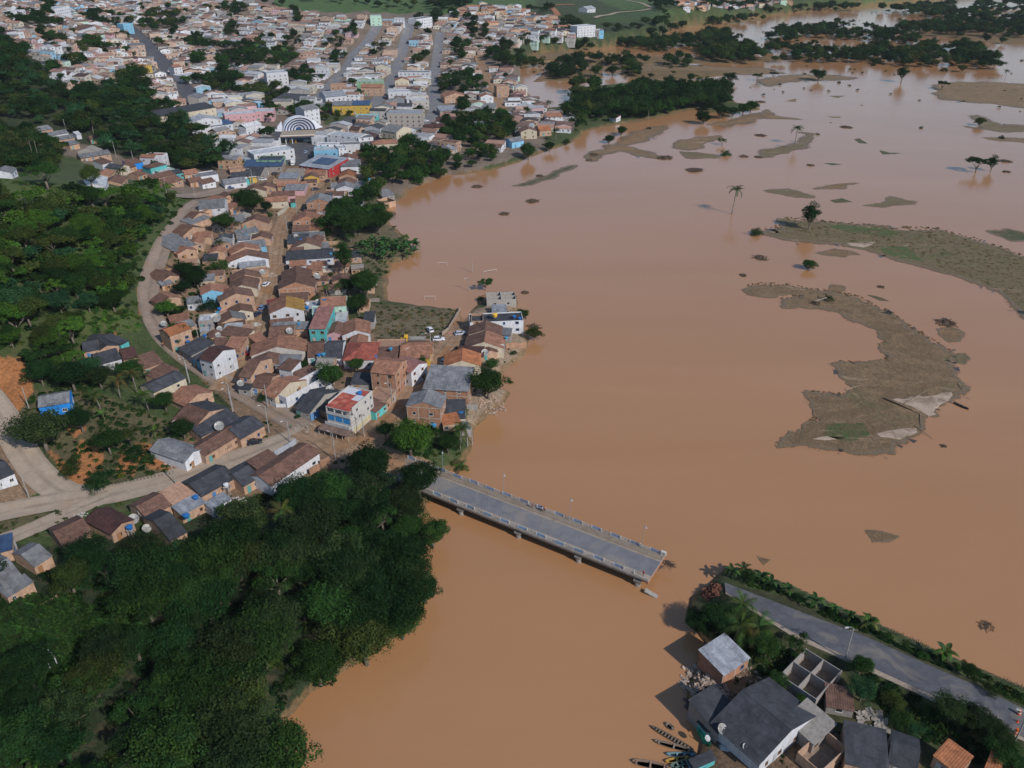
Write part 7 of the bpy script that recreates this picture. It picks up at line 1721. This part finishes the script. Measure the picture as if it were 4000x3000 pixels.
# undergrowth and grass
UG = [('U',[(470,860),(330,700),(340,600),(440,450),(560,380),(720,350),(800,420),(780,560),(830,640),(1000,690),(1140,640),(1130,760),(1010,900),(960,960),(860,970),(760,960),(620,900)],5.5,.7,'mdow','tuft'),('U',[(340,870),(560,900),(760,980),(700,1040),(400,1120),(200,1180),(40,1200),(60,1140)],4.0,.8,'mdo','tuft'),
 ('U',WOODS[0][2],2.6,1.5,'dmdo','tuft'),('U',WOODS[1][2],3.2,1.5,'dmom','tuft'),('G',[(260,300),(700,250),(1500,560),(1640,930),(1600,1010),(800,1140),(560,1000),(400,760),(160,500)],1.9,.95,'mmodd','tuft'),
 ('U',[(-60,1310),(120,1300),(300,1320),(330,1380),(180,1450),(60,1500),(-60,1480)],1.3,1.9,'mmsm','blades'),('E',[(-60,0),(400,30),(900,70),(1500,110),(1680,165),(1500,250),(1100,130),(600,120),(200,180),(-60,160)],3.0,.9,'mob','blades'),
 ('E',[(690,1130),(1000,1080),(1180,1150),(1240,1300),(1000,1340),(700,1400),(650,1250)],1.8,1.0,'mobm','blades'),('F',[(1250,1090),(1960,1110),(1900,1300),(1700,1380),(1240,1380)],1.9,.6,'wowmWm','blades'),
 ('R',[(440,840),(1000,1110),(1500,1360),(1770,1520),(1770,1640),(1200,1600),(600,1200),(380,1000)],1.15,1.2,'dmdo','tuft'),('R',[(0,345),(420,505),(900,725),(1400,945),(1770,1125),(1770,1030),(1400,850),(900,635),(420,420),(0,250)],1.15,.85,'mdmo','tuft'),
 ('J',[(640,520),(1000,600),(1250,760),(1200,950),(1050,900),(900,650),(640,600)],1.15,1.2,'dmo','tuft'),('J',[(760,150),(1000,170),(1300,320),(1700,500),(1900,600),(1700,560),(1300,370),(900,230)],1.3,.8,'mdb','tuft'),
 ('E',[(1500,650),(1850,600),(1900,900),(1750,1180),(1400,1280),(1380,1100),(1560,1000)],2.6,1.1,'dmo','tuft'),('F',[(1160,700),(1560,690),(1500,800),(1200,860)],2.2,.9,'om','blades'),('H',[(1400,860),(1700,900),(1950,960),(2000,700),(1850,600),(1500,560)],1.7,1.0,'dmo','tuft'),
 ('G',[(1300,1590),(1660,1500),(1900,1380),(2212,1280),(2212,1500),(1500,1659),(1300,1659)],1.9,1.2,'dmg','tuft') if False else ('H',[(60,1330),(240,1180),(420,1120),(700,1010),(860,980),(700,1120),(400,1300),(100,1450)],1.7,1.1,'dmo','tuft'),
 ('G',[(-60,1400),(200,1350),(560,1300),(620,1330),(300,1420),(-60,1540)],1.3,.5,'mo','tuft'),
 ('K',[(210,50),(320,28),(500,35),(640,65),(780,80),(1000,120),(1250,240),(1400,350),(1500,400),(1600,480),(1680,515),(1640,600),(1650,650),(1600,800),(1400,870),(1300,1000),(1100,1060),(1260,1225),(1080,1228),(800,1215),(445,1193),(560,1130),(640,1050),(680,1000),(760,1010),(660,940),(645,860),(660,805),(960,840),(985,790),(890,690),(870,590),(1080,605),(1310,540),(1150,480),(1260,430),(1200,350),(960,280),(820,210),(560,180),(440,150),(560,120),(400,110),(250,95)],1.0,.34,'wWwoWw','blades'),
 ('T',[(345,310),(330,290),(490,240),(460,195),(740,222),(1200,260),(1600,280),(1850,350),(2212,475),(2300,560),(2300,900),(2080,760),(1900,670),(1500,530),(1150,440),(880,360),(500,330)],1.9,.5,'wWowo','blades'),
 ('P',[(700,540),(1400,440),(1700,620),(1500,820),(1000,900),(760,800)],3.0,.8,'mo','tuft'),('J',[(560,900),(900,820),(1000,1000),(1500,1280),(1900,1200),(2200,1500),(1900,1700),(1500,1650),(1000,1600),(600,1350)],2.6,.6,'ods','tuft')]
for i, (v, poly, sp, ms, tints, kd) in enumerate(UG):
    P, h = fill(v, poly, sp, .2, water=v in 'KT', rnd=True); h = np.maximum(h, .02)
    wood("undergrowth" if kd == 'tuft' else "tall_grass", [(x, y, z-.1+(.06 if v in 'KT' else 0), ms*RNG.uniform(.55,1.4), kd, RNG.choice(tints)) for (x, y), z in zip(P, h)], ("low leafy undergrowth" if kd == 'tuft' else "rough long grass") + " covering the open ground")
# ------------------------------------------------------------------ debris, driftwood, rubble
def sticks(p, n, R, h, col, label, name="driftwood_pile", cat="driftwood", group=None, mat=None, L=(1,3), th=.09):
    b = MB()
    for k in range(n):
        a = RNG.uniform(0,6.28); rr = R*math.sqrt(RNG.random()); x, y = rr*math.cos(a), rr*math.sin(a); l = RNG.uniform(*L)/2; t = RNG.uniform(0,6.28); z = RNG.uniform(0,h)*(1-rr/R*.8); e = RNG.uniform(-.35,.35)
        b.bar((x-math.cos(t)*l,y-math.sin(t)*l,z-e*l*.5),(x+math.cos(t)*l,y+math.sin(t)*l,z+e*l*.5), th*RNG.uniform(.5,1.6))
    n = 9; P = [(R*.8*math.cos(6.28*k/n)*RNG.uniform(.7,1.1), R*.7*math.sin(6.28*k/n)*RNG.uniform(.7,1.1), -.1) for k in range(n)]
    for k in range(n): b.poly([P[k], P[(k+1)%n], (0,0,h*.55)])
    tag(b.obj(name, mat or M_WOOD, None, p, color=col), label, cat, group)
DR = [('C',1325,1365,5.0,1.6,'large brush heap on the thin mud spit'),('C',1575,1475,5.0,2.0,'brush heap with leafy tops in the flood below the square bush'),('C',710,1340,4.0,1.0,'brush heap at the mud spit\'s left end'),('C',665,1385,2.2,.8,'small brush heap left of the mud spit'),('C',240,1520,2.5,.8,'small brush heap by the thin weed strip'),
 ('F',1880+250,65,3.2,.8,'leafy drift clump off the town shore'),('C',2150,880,4,1.0,'far drift pile right of the grove'),('C',2145,1170,4,.9,'flat drift pile in the far flood'),('C',2000,1352,3,1.2,'dark drift clump left of the bent palm'),('C',2130,1357,2.5,1.0,'round drift clump beside the dark one'),
 ('D',672,1100,4,1.0,'drift pile in mid flood'),('D',368,1430,2.2,1.2,'reddish stump with a branch in the flood'),('D',2050,1395,3.5,1.5,'brown root mound right of the flat-topped tree'),('D',2060,1485,2.2,1.0,'smaller brown root mound near the flat-topped tree'),('T',315,475,3.2,.8,'flat drift heap near the round bush'),
 ('T',190,600,1.5,1.0,'small snag left of the hook island'),('K',1650,300,3.6,1.4,'uprooted trunk with a root plate beyond the hook island'),('K',710,160,2.0,1.6,'root plate of the fallen palm'),('K',1630,1185,.9,.5,'small snag below the hook island'),('U',2130*1.0,1352,1.6,.3,'faint snag in the lower right water'),
 ('U',1150,435,3.4,1.6,'tall brush heap in the left flood'),('U',1088,462,2.6,1.2,'smaller brush heap left of the tall one'),('K',1180,38,1.5,.5,'floating log between the two islands'),('M',1660,345,1.6,.8,'broken frame of sticks by the grey ruin'),('M',1790,840,2.6,1.2,'brush pile against the bank of the white flat roof'),('D',540,1060,.8,.3,'small floating twig far out in the flood')]
for v, x, y, R, h, lab in DR: p = plane(*vp(v, x, y), 0); sticks((p[0],p[1],-.02), int(26+R*9), R, h, (.11,.075,.05), lab, group="drift heaps in the flood", L=(R*.4,R*1.1), th=.14 if p[1] > 250 else .09)
p = plane(*vp('K', 790, 140), 0); r = empty("fallen_palm", (p[0]-3,p[1]-1,.4), .25); tag(r, "fallen palm lying on the hook-shaped island's spit", "palm"); b = MB(); b.tube([(-2.5,0,.2),(0,.1,.7),(3,.2,1.2)], [.35,.24,.18], 7); b.obj("trunk", M_BARK, r, color=(.30,.26,.22))
for i in range(11): o = obj("frond", ME_FROND[i % 3], r, color=(.03,.045,.02)); o.location = (3,.2,1.2); o.rotation_euler = (RNG.uniform(-.5,.5), RNG.uniform(-.5,.2), -1.3+i*.26)
b = MB()
for a, c in (((1200,840),(1465,955)),((1350,880),(1540,765)),((1465,955),(1470,1060)),((1425,1035),(1555,1130)),((930,775),(1075,740)),((1740,735),(1770,785))):
    P0 = plane(*vp('K',*a),.3); P1 = plane(*vp('K',*c),.2); b2 = MB(); b2.tube([(P0[0],P0[1],.35),((P0[0]+P1[0])/2,(P0[1]+P1[1])/2,.4),(P1[0],P1[1],.15)], [.34 if a[0] == 1200 else .14, .2 if a[0] == 1200 else .1, .05], 6); tag(b2.obj("dead_trunk", M_WOOD, None, color=(.06,.045,.035) if a[0] in (1200,) else (.30,.24,.18)), ("long dark dead trunk" if a[0] == 1200 else "pale dead branch") + " stranded on the hook-shaped island", "dead trunk", "dead wood on the hook island")
def rubble(v, c, n, R, col, label, ground=True, s=(.2,.9), group=None):
    p = hit(*vp(v, *c)); b = MB()
    for k in range(n):
        a = RNG.uniform(0,6.28); rr = R*math.sqrt(RNG.random()); x, y = rr*math.cos(a), rr*math.sin(a); z = H1(p[0]+x, p[1]+y)-p[2]; sx, sy, sz = RNG.uniform(*s), RNG.uniform(*s), RNG.uniform(.06,.3)
        T = Matrix.Translation((x,y,max(z,-p[2])+.1+RNG.uniform(0,.4)*(1-rr/R))) @ Matrix.Rotation(RNG.uniform(0,6.28),4,'Z') @ Matrix.Rotation(RNG.uniform(-.6,.6),4,'X'); b.box(-sx/2,-sy/2,-sz/2,sx/2,sy/2,sz/2, RNG.randrange(3), T)
    o = b.obj("rubble", [M_BRICK, M_CONC, M_WOOD], None, p, color=col); tag(o, label, kind="stuff")
rubble('J',(620,920),150,4.5,(.42,.33,.27),"heap of broken bricks and boards sliding into the river"); rubble('J',(690,1010),110,3.6,(.36,.26,.2),"shattered tiles and timber behind the silver roof"); rubble('J',(780,1090),70,3.0,(.13,.09,.07),"dark heap of fallen tiles")
rubble('J',(600,1090),40,2.6,(.14,.10,.08),"splintered boards at the water's edge"); rubble('J',(1850,1240),60,3.0,(.33,.29,.25),"heap of grey timber beside the sagging hut",s=(.15,1.6)); rubble('J',(940,890),30,3,(.3,.24,.18),"loose boards beside the silver-roofed house")
rubble('N',(1560,880),140,4.5,(.42,.30,.22),"brick rubble tipped over the eroded bank"); rubble('G',(2000,1300),90,5,(.46,.42,.38),"flood debris in the yard behind the wood"); rubble('G',(700,1420),70,4,(.46,.42,.38),"pale rubble beside the maroon roof"); rubble('O',(1480,440),35,1.8,(.5,.47,.42),"pile of white rubbish in the dirt street")
rubble('M',(560,930),40,2.6,(.42,.25,.18),"broken bricks at the corner of the grass lot"); rubble('H',(640,600),26,3.0,(.36,.30,.24),"stones at the road edge"); rubble('P',(400,690),40,3,(.36,.28,.2),"rubbish swept across the dirt street"); rubble('P',(560,870),50,3,(.28,.2,.15),"rubbish heap by the street's river side")
rubble('P',(410,1020),36,2.2,(.42,.36,.3),"rubbish beside the parked white hatchback"); rubble('H',(550,300),40,4,(.5,.46,.42),"plaster rubble inside the roofless white house") ; rubble('O',(1000,1230),40,3,(.35,.24,.15),"eroded earth lumps below the white corner house"); rubble('S',(1200,590),26,1.0,(.6,.6,.62),"white plastic chairs and tubs in the yard",s=(.3,.9))
rubble('J',(700,300),50,2.2,(.16,.06,.035),"torn red earth blocks at the broken road end",s=(.5,1.6))
# water tanks and dishes on roofs and in yards
TK = [('O',950,225,3.0,'beside the light blue house'),('O',920,280,2.6,'below the light blue house'),('O',815,405,2.4,'at the concrete box house'),('O',500,700,3.2,'above the roof beside the hill road bend'),('O',735,610,2.6,'behind the maroon-roofed houses'),('O',705,765,3.0,'behind the white corner house'),('O',2095,440,3.3,'on the long grey roof'),
 ('F',665,1085,4.2,'on the white flat roof, pale one'),('F',812,1055,6.6,'above the mint green house'),('F',882,1185,5,'beside the mint green wall'),('F',765,1530,3.4,'on the terrace by the red roof, left'),('F',805,1525,3.4,'on the terrace by the red roof, right'),('F',1210,1530,3.2,'right of the red roof'),('F',1255,1545,3.0,'second right of the red roof'),('F',1385,1475,4.6,'on the tall stand behind the lane'),
 ('H',1760,590,1.4,'at the foot of the framed brick house'),('N',1110,990,3.0,'on the charcoal roof at the river'),('M',1505,705,5.4,'on the flat roof, left of two'),('M',1585,730,5.4,'on the flat roof, right of two'),('M',1390,1010,3.4,'above the grey yard'),('G',1955,1105,3.2,'on the long charcoal roof by the pale road'),('G',1693,1215,3.2,'on the corner of the orange slab roof'),('G',1612,1375,2.6,'in the yard below the orange slab roof'),('G',1122,1475,2.4,'beside the maroon roof'),
 ('P',1265,725,3.4,'on the long charcoal roof over the yards'),('P',835,525,3.4,'on the charcoal roof up the street'),('P',45,445,3.2,'behind the cream house up the street'),('Q',1320,690,7.0,'on the tall stand beside the brick house'),('Q',1815,380,6,'on the stand in the riverside trees'),('Q',1085,915,4.4,'on the white roof up the street'),('P',920,1500,5.0,'on the grey terrace above the yellow roof')]
for (v, x, y, h, l), p in zip(TK, hits([vp(q[0],q[1],q[2]) for q in TK], np.array([q[3] for q in TK]))):
    c = (.55,.55,.57) if 'pale' in l else ((.05,.22,.36) if RNG.random() < .35 else (.02,.12,.33)); tank(p, ("white" if 'pale' in l else "blue") + " water tank " + l, c, RNG.uniform(.95,1.2))
    if h > 2.0 and not any(math.hypot(p[0]-f[0], p[1]-f[1]) < max(f[2], f[3]) for f in FOOT): b = MB(); [b.box(sx*.45-.08,sy*.45-.08,-h-.3,sx*.45+.08,sy*.45+.08,-.12) for sx in (-1,1) for sy in (-1,1)]; b.box(-.75,-.75,-.12,.75,.75,0); tag(b.obj("tank_stand", M_CONC, None, p, color=(.36,.33,.3)), "concrete stand under the water tank " + l.replace('on the tall stand ',''), "tank stand")
p = hit(*vp('M',1228,690), 5.6); tank(p, "large yellow water tank on the unfinished flat roof", (.62,.38,.06), 1.5)
DS = [('G',1258,1345,1.4,'beside the brown roof on the pale road',1.6),('G',1160,1415,1.4,'at the corner of the maroon roof',1.35),('G',1272,1490,.8,'below the charcoal yard roof',1.1),('G',1525,580,1.0,'in the weedy plot by the houses',1.1),('G',1900,610,3.4,'on the brown roof behind the garage doors',1.4),('O',905,390,2.4,'on the concrete box house',1.9),('O',955,525,2.6,'beside the white strip roof',1.1),('O',935,610,3.2,'on the brown house in the dirt street',1.0),
 ('O',1960,560,3.4,'on the big brown roof by the lane',1.3),('O',1255,1310,2.6,'on the small grey kiosk at the crossroads',1.1),('O',150,450,1.6,'at the end of the tall orange roof',1.1),('F',512,1335,3.4,'on the brown house left of the pink roof',.9),('F',755,1075,4.4,'on the white flat roof by the mint wall',1.1),('F',1540,1500,3.2,'on the terracotta roof at the lane end',1.1),('M',1340,1145,3.0,'at the end of the terracotta riverside roof',1.0),('M',1085,1240,3.0,'on the maroon riverside roof',1.3),
 ('P',1065,1065,3.2,'in the yard beyond the two gabled houses',1.5),('P',765,480,3.2,'on the long grey roof up the street',1.2),('P',280,1000,3.2,'on the brown roof above the white hatchback',1.3),('P',1285,670,2.8,'on the long yard roof',1.0),('H',860,290,3,'beside the feathery tree',1.3),('S',1155,430,3.2,'on the roof junction by the canoes',1.0),('S',1000,520,2.6,'on the hut with the green fence',.6),('S',1405,612,3.0,'on the edge of the big charcoal roof',.6)]
for (v, x, y, h, l, s), p in zip(DS, hits([vp(q[0],q[1],q[2]) for q in DS], np.array([q[3] for q in DS]))): dish((p[0],p[1],p[2]-.2), ("small white" if s < .8 else "mesh") + " satellite dish " + l, s, (.55,.55,.55) if s < .8 else (.33,.32,.30), RNG.uniform(.2,.9))
# writing painted on the wall by the paved road
cu = bpy.data.curves.new("graffiti", 'FONT'); cu.body = "NÃO"; cu.size = 1.15; cu.extrude = .004; cu.align_x = 'CENTER'
HF = [o_ for o_, r_ in HB if r_[1] == 'G' and r_[2] == 1768][0]; wv_ = [c for c in HF.children if c.name.startswith("wall")][0].data
xs = [v_.co.x for v_ in wv_.vertices]; ys_ = [v_.co.y for v_ in wv_.vertices]; to_ = bpy.data.objects.new("w", cu); COL.objects.link(to_); wm2 = bpy.data.meshes.new_from_object(to_.evaluated_get(bpy.context.evaluated_depsgraph_get())); bpy.data.objects.remove(to_); wm2.name = "painted_word"
t_ = obj("painted_word", wm2, HF); t_.location = (min(xs)+(max(xs)-min(xs))*.62, min(ys_)-.012, .9); t_.rotation_euler = (math.pi/2,0,0); wm2.materials.append(flat("graffiti_black", (.03,.02,.02), .9))
# ------------------------------------------------------------------ the far town
rr = np.random.RandomState(12)
def far_house_geo(x, y, z, w, d, h, rz, typ, rc, wc):
    """vertices, faces, colours of a small house with roof, eaves and windows"""
    V = []; F = []; C = []
    X, Y = w/2, d/2; o = .3; rise = min(2.2, min(w, d)*.5*.42)
    def q(p, c): i = len(V); V.extend(p); F.append((i,i+1,i+2,i+3)); C.append(c)
    b0 = -4.0
    q([(-X,-Y,b0),(X,-Y,b0),(X,-Y,h),(-X,-Y,h)], wc); q([(X,-Y,b0),(X,Y,b0),(X,Y,h),(X,-Y,h)], wc); q([(X,Y,b0),(-X,Y,b0),(-X,Y,h),(X,Y,h)], wc); q([(-X,Y,b0),(-X,-Y,b0),(-X,-Y,h),(-X,Y,h)], wc)
    if typ == 0:
        q([(-X,-Y,h),(X,-Y,h),(0,-Y,h+rise),(0,-Y,h+rise)], wc)
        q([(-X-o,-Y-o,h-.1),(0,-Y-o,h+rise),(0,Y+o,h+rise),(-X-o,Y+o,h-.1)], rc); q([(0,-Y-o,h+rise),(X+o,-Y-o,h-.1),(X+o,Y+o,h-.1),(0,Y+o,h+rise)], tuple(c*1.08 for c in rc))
    elif typ == 1:
        q([(X,-Y,h),(X,Y,h),(X,0,h+rise),(X,0,h+rise)], wc)
        q([(-X-o,-Y-o,h-.1),(X+o,-Y-o,h-.1),(X+o,0,h+rise),(-X-o,0,h+rise)], rc); q([(-X-o,0,h+rise),(X+o,0,h+rise),(X+o,Y+o,h-.1),(-X-o,Y+o,h-.1)], rc)
    elif typ == 2:
        q([(-X-o,-Y-o,h+.02),(X+o,-Y-o,h+.02),(X+o,Y+o,h+1.0),(-X-o,Y+o,h+1.0)], rc); q([(X,-Y,h),(X,Y,h),(X,Y,h+.9),(X,Y,h+.9)], wc)
    else:
        q([(-X+.2,-Y+.2,h-.3),(X-.2,-Y+.2,h-.3),(X-.2,Y-.2,h-.3),(-X+.2,Y-.2,h-.3)], rc)
    n = 2 if w < 9 else 3
    dk = (.03,.03,.035)
    for fl in range(max(1, int(h/3.0))):
        for i in range(n):
            xc = -X + w*(i+.5)/n; ww = .55; zb = fl*2.9+1.0
            if zb+1.1 < h: q([(xc-ww,-Y-.03,zb),(xc+ww,-Y-.03,zb),(xc+ww,-Y-.03,zb+1.05),(xc-ww,-Y-.03,zb+1.05)], dk if (i+fl) % 3 else (.10,.16,.25))
        zb = fl*2.9+1.0
        if zb+1.1 < h: q([(X+.03,-.5,zb),(X+.03,.6,zb),(X+.03,.6,zb+1.05),(X+.03,-.5,zb+1.05)], dk)
    c, s = math.cos(rz), math.sin(rz)
    return [(x+a*c-b*s, y+a*s+b*c, z+e) for a, b, e in V], F, C
TOWNP = [('U',[(-60,-20),(300,-20),(560,12),(700,40),(880,48),(1010,38),(1180,55),(1290,85),(1290,97),(1120,118),(1105,150),(1120,200),(1180,238),(1245,262),(1200,300),(1040,332),(960,345),(900,330),(790,350),(740,345),(700,380),(640,400),(560,412),(460,418),(380,400),(300,395),(220,360),(170,325),(250,350),(330,350),(470,370),(500,335),(430,280),(380,235),(330,225),(325,190),(290,150),(240,185),(130,190),(80,130),(30,95),(-60,110)])]
TRP = [[vp(v, *p) for p in poly] for v, poly, sp, ms, ti in FAR if v in 'AB'] + [[vp(v, *p) for p in poly] for ph, v, poly, sp, ms, k, ti in WOODS[2:6]]
TRP += [[vp('B',*p) for p in ((560,970),(850,985),(780,1110),(540,1060))], [vp('B',*p) for p in ((180,1080),(240,1000),(520,1100),(600,1130),(560,1230),(480,1400),(250,1400),(200,1200))]]
TOWNPX = [vp('U', *p) for p in TOWNP[0][1]]
STR = []                                                              # nearest street direction decides how a house is turned
for q, ww in ROADQ: STR += [(a[0], a[1], math.atan2(*(b_-a)[::-1])) for a, b_ in zip(q[:-1:6], q[1::6])]
STR = np.array(STR)
W = np.array([h[:2] for h in hits(TOWNPX)]); lo = W.min(0)-20; hi = W.max(0)+60
cells = []; main = math.radians(78)
u0 = np.array([math.cos(main), math.sin(main)]); v0 = np.array([-u0[1], u0[0]])
cx_, cy_ = (lo+hi)/2; Rr = np.hypot(*(hi-lo))/2
ga = np.arange(-Rr, Rr, 7.3); gb = np.arange(-Rr, Rr, 12.6); GA, GB_ = np.meshgrid(ga, gb)
rowi = np.repeat(np.arange(len(gb)), len(ga)); GA = GA.ravel() + rr.uniform(-.5,.5,GA.size); GB_ = GB_.ravel() + (rowi % 3 == 0)*2.0
P = np.array([cx_, cy_]) + GA[:,None]*u0 + GB_[:,None]*v0; P = P[P[:,1] > 150]
P[:,0] += 14*np.sin(P[:,1]/260.)
hz = height(P); px = to_px(np.column_stack([P, hz])); k = inpoly(px, TOWNPX) & (hz > .8) & (px[:,0] > -120) & (px[:,0] < 4120)
for tp in TRP: k &= ~inpoly(px, tp)
P, hz, px = P[k], hz[k], px[k]; k = ~(blocked(P, 4.8) | nearroad(P, 4.0)); P, hz, px = P[k], hz[k], px[k]
LUFAR = [vp('U', *p) for p in ((60,-20),(1180,-20),(1180,40),(1010,36),(940,40),(890,40),(700,30),(640,14),(620,-20))]
k = ~inpoly(px, [vp('B',*p) for p in ((200,-60),(2300,-60),(2300,70),(1700,130),(1560,110),(560,105),(330,60))]); P, hz, px = P[k], hz[k], px[k]
order = np.argsort(P[:,1] + np.abs(P[:,0])*.2); P, hz, px = P[order], hz[order], px[order]
TT = ['b','b','b','t','t','t','b','g','g','d','w','w','s','k','m','t','v']; TW = ['k']*8+['w']*7+['c']*4+['q']*3+['v']*2+['p','u','N']
P0_, h0_ = fill('U', [(345,640),(430,460),(560,400),(720,370),(790,420),(760,470),(690,520),(720,560),(800,600),(800,730),(960,740),(1000,720),(1130,680),(1130,760),(1000,860),(960,900),(860,900),(800,950),(640,900),(500,830),(380,740)], 4.2, 2.6)
TA = np.array([t_[:2] for t_ in TAKEN]); NINF = 0
for (x, y), z in sorted(zip(P0_, h0_), key=lambda q: q[0][1]):
    if NINF >= 42: break
    if z < 1.6 or blocked(np.array([[x,y]]), 2.7)[0] or (np.hypot(*(TA-[x,y]).T) < 5).any(): continue
    dd = (STR[:,0]-x)**2 + (STR[:,1]-y)**2; a = STR[dd.argmin(),2]; rz = a-math.pi/2; rz = (rz+math.pi/2) % math.pi - math.pi/2; w = RNG.uniform(5.2,7.5); d = RNG.uniform(4.4,5.8); h = RNG.uniform(2.4,3.1)
    A = (x-math.cos(rz)*w/2+math.sin(rz)*d/2, y-math.sin(rz)*w/2-math.cos(rz)*d/2, z+h); B = (A[0]+math.cos(rz)*w, A[1]+math.sin(rz)*w, z+h); rc = RNG.choice('btbtgdvk'); wc = RNG.choice('kkkcwq')
    house(A, B, d, h, RNG.choice('Ggss'), rc, wc, f"small {WN[wc]} outbuilding, {RN[rc]} roof, {ordw(NINF)} in the back yards", 'outbuilding', 'outbuildings in the back yards', 'outbuilding', opt='D'); NINF += 1
print('infill', NINF)
NIND = max(0, 298 - len(HB) - len(LM) - 0); fv, ff, fc = [], [], []; off = 0; cnt = {}; townt = []
def zone(px_): 
    u = px_[0]*.553
    return ('on the hillside left of the avenue' if u < 260 else 'beside the avenue foot' if u < 480 else 'between the avenue and the arena' if u < 620 else 'in the blocks behind the arena' if u < 800 else 'in the centre blocks near the flood' if u < 1000 else 'in the blocks next to the flooded plain')
for i, ((x, y), z, pp) in enumerate(zip(P, hz, px)):
    dd = (STR[:,0]-x)**2 + (STR[:,1]-y)**2; j = dd.argmin(); a = STR[j,2] if dd[j] < 55**2 else main + .12*math.sin(y/90.+x/70.)
    rz = a - math.pi/2; rz = (rz + math.pi/2) % math.pi - math.pi/2; w = rr.uniform(8.8,13.2); d = rr.uniform(5.4,8.0); 
    big = rr.rand() < .06; h = 3.0 + (rr.rand() < .14)*2.8 + rr.uniform(-.2,.5)
    if rr.rand() < .05: continue
    if i >= NIND and vnoise(np.array([[x,y]]), 38, 4)[0] > .80: townt.append((x, y, z-.2, rr.uniform(.6,1.1), 'round' if rr.rand() < .6 else 'dense', 'dmso'[rr.randint(4)])); continue
    if rr.rand() < .07: townt.append((x+4, y-4, z-.2, rr.uniform(.45,.8), 'round', 'dms'[rr.randint(3)]))
    rc = TT[rr.randint(len(TT))]; wc = TW[rr.randint(len(TW))]; typ = [0,0,0,1,1,2,3][rr.randint(7)]; near_c = abs(pp[0]*.553-700) < 230 and pp[1]*.553 > 150
    if near_c and rr.rand() < .45: rc = rr.choice(['g','w','d','s']); wc = rr.choice(['w','w','c','q']); h += (rr.rand() < .4)*2.5; w += 2
    if i < NIND:
        t_ = 'GgSf'[typ] if typ != 2 else 's'; ph = zone(pp); n = cnt.get(ph, 0); cnt[ph] = n+1
        A = (x-math.cos(rz)*w/2+math.sin(rz)*d/2, y-math.sin(rz)*w/2-math.cos(rz)*d/2, z+h); B = (A[0]+math.cos(rz)*w, A[1]+math.sin(rz)*w, z+h)
        house(A, B, d, h, t_, rc, wc, f"{WN[wc]} house, {RN[rc]} roof, {ordw(min(n,48))} {ph}", 'house', 'town houses '+ph)
    else:
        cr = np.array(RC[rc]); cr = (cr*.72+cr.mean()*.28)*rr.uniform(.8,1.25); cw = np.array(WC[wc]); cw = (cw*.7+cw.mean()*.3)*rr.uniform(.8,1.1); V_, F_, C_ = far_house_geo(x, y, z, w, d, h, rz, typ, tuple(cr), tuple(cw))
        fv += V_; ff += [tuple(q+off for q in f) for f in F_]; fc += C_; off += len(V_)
wood("town_trees", townt, "many small dark trees between the roofs of the far town")
print("far houses", len(P), "individual", NIND)
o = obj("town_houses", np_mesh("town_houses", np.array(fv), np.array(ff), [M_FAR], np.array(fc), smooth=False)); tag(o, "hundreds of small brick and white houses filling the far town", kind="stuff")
# houses on the plain's edge far away
fv, ff, fc, off = [], [], [], 0
for v, poly, sp in (('C',[(0,120),(120,110),(250,150),(400,150),(500,260),(560,290),(800,260),(760,330),(560,360),(250,330),(100,340),(0,330)],12),('C',[(1380,20),(2212,-30),(2212,70),(1750,90),(1400,80)],17),('B',[(1650,140),(1900,60),(2300,80),(2300,240),(2000,260),(1700,230)],12),('D',[(-30,-30),(300,-30),(150,40),(-30,50)],17)):
    Pq, hq = fill(v, poly, sp, 0)
    for (x, y), z in zip(Pq, hq):
        rc = TT[rr.randint(len(TT))]; wc = TW[rr.randint(len(TW))]; V_, F_, C_ = far_house_geo(x, y, z, rr.uniform(8,14), rr.uniform(6,9), rr.choice([3,3.2,5.5]), rr.uniform(-.4,.4), rr.randint(4), RC[rc], WC[wc]); fv += V_; ff += [tuple(q+off for q in f) for f in F_]; fc += C_; off += len(V_)
o = obj("outlying_houses", np_mesh("outlying_houses", np.array(fv), np.array(ff), [M_FAR], np.array(fc), smooth=False)); tag(o, "small far houses on the edge of the flooded plain", kind="stuff")
# tracks on the far green hill and its farmhouse
M_TRK = flat("pale_track", (.30,.24,.18), .95); M_REDT = flat("red_cut", (.30,.13,.07), .95)
ribbon("hill_track", 'C', [(720,155),(900,110),(1100,95),(1225,72),(1180,58),(1050,15),(960,-5)], 6, M_TRK, "pale track circling the far green field", .5); ribbon("hill_track", 'C', [(400,140),(370,90),(320,50),(430,40),(540,40)], 8, M_REDT, "red earth track on the far green field", .5)
A = hit(*vp('C',650,75), 5); B = hit(*vp('C',722,72), 5); house(A, B, 14, 5, 'g', 'w', 'w', "white farmhouse alone on the far green field", 'house', None)

hz_ = MB(); hz_.box(-14500,-1600,-4.0,14500,16500,470.0); HZ, t_n = NT("haze_air"); on = t_n.nodes.new("ShaderNodeOutputMaterial"); pv = t_n.nodes.new("ShaderNodeVolumePrincipled")
pv.inputs['Color'].default_value = (.86,.92,1.0,1); pv.inputs['Density'].default_value = 0.00003; t_n.links.new(pv.outputs[0], on.inputs['Volume'])
tag(hz_.obj("haze", HZ, None), "thin bluish haze over the flooded valley", kind="stuff")
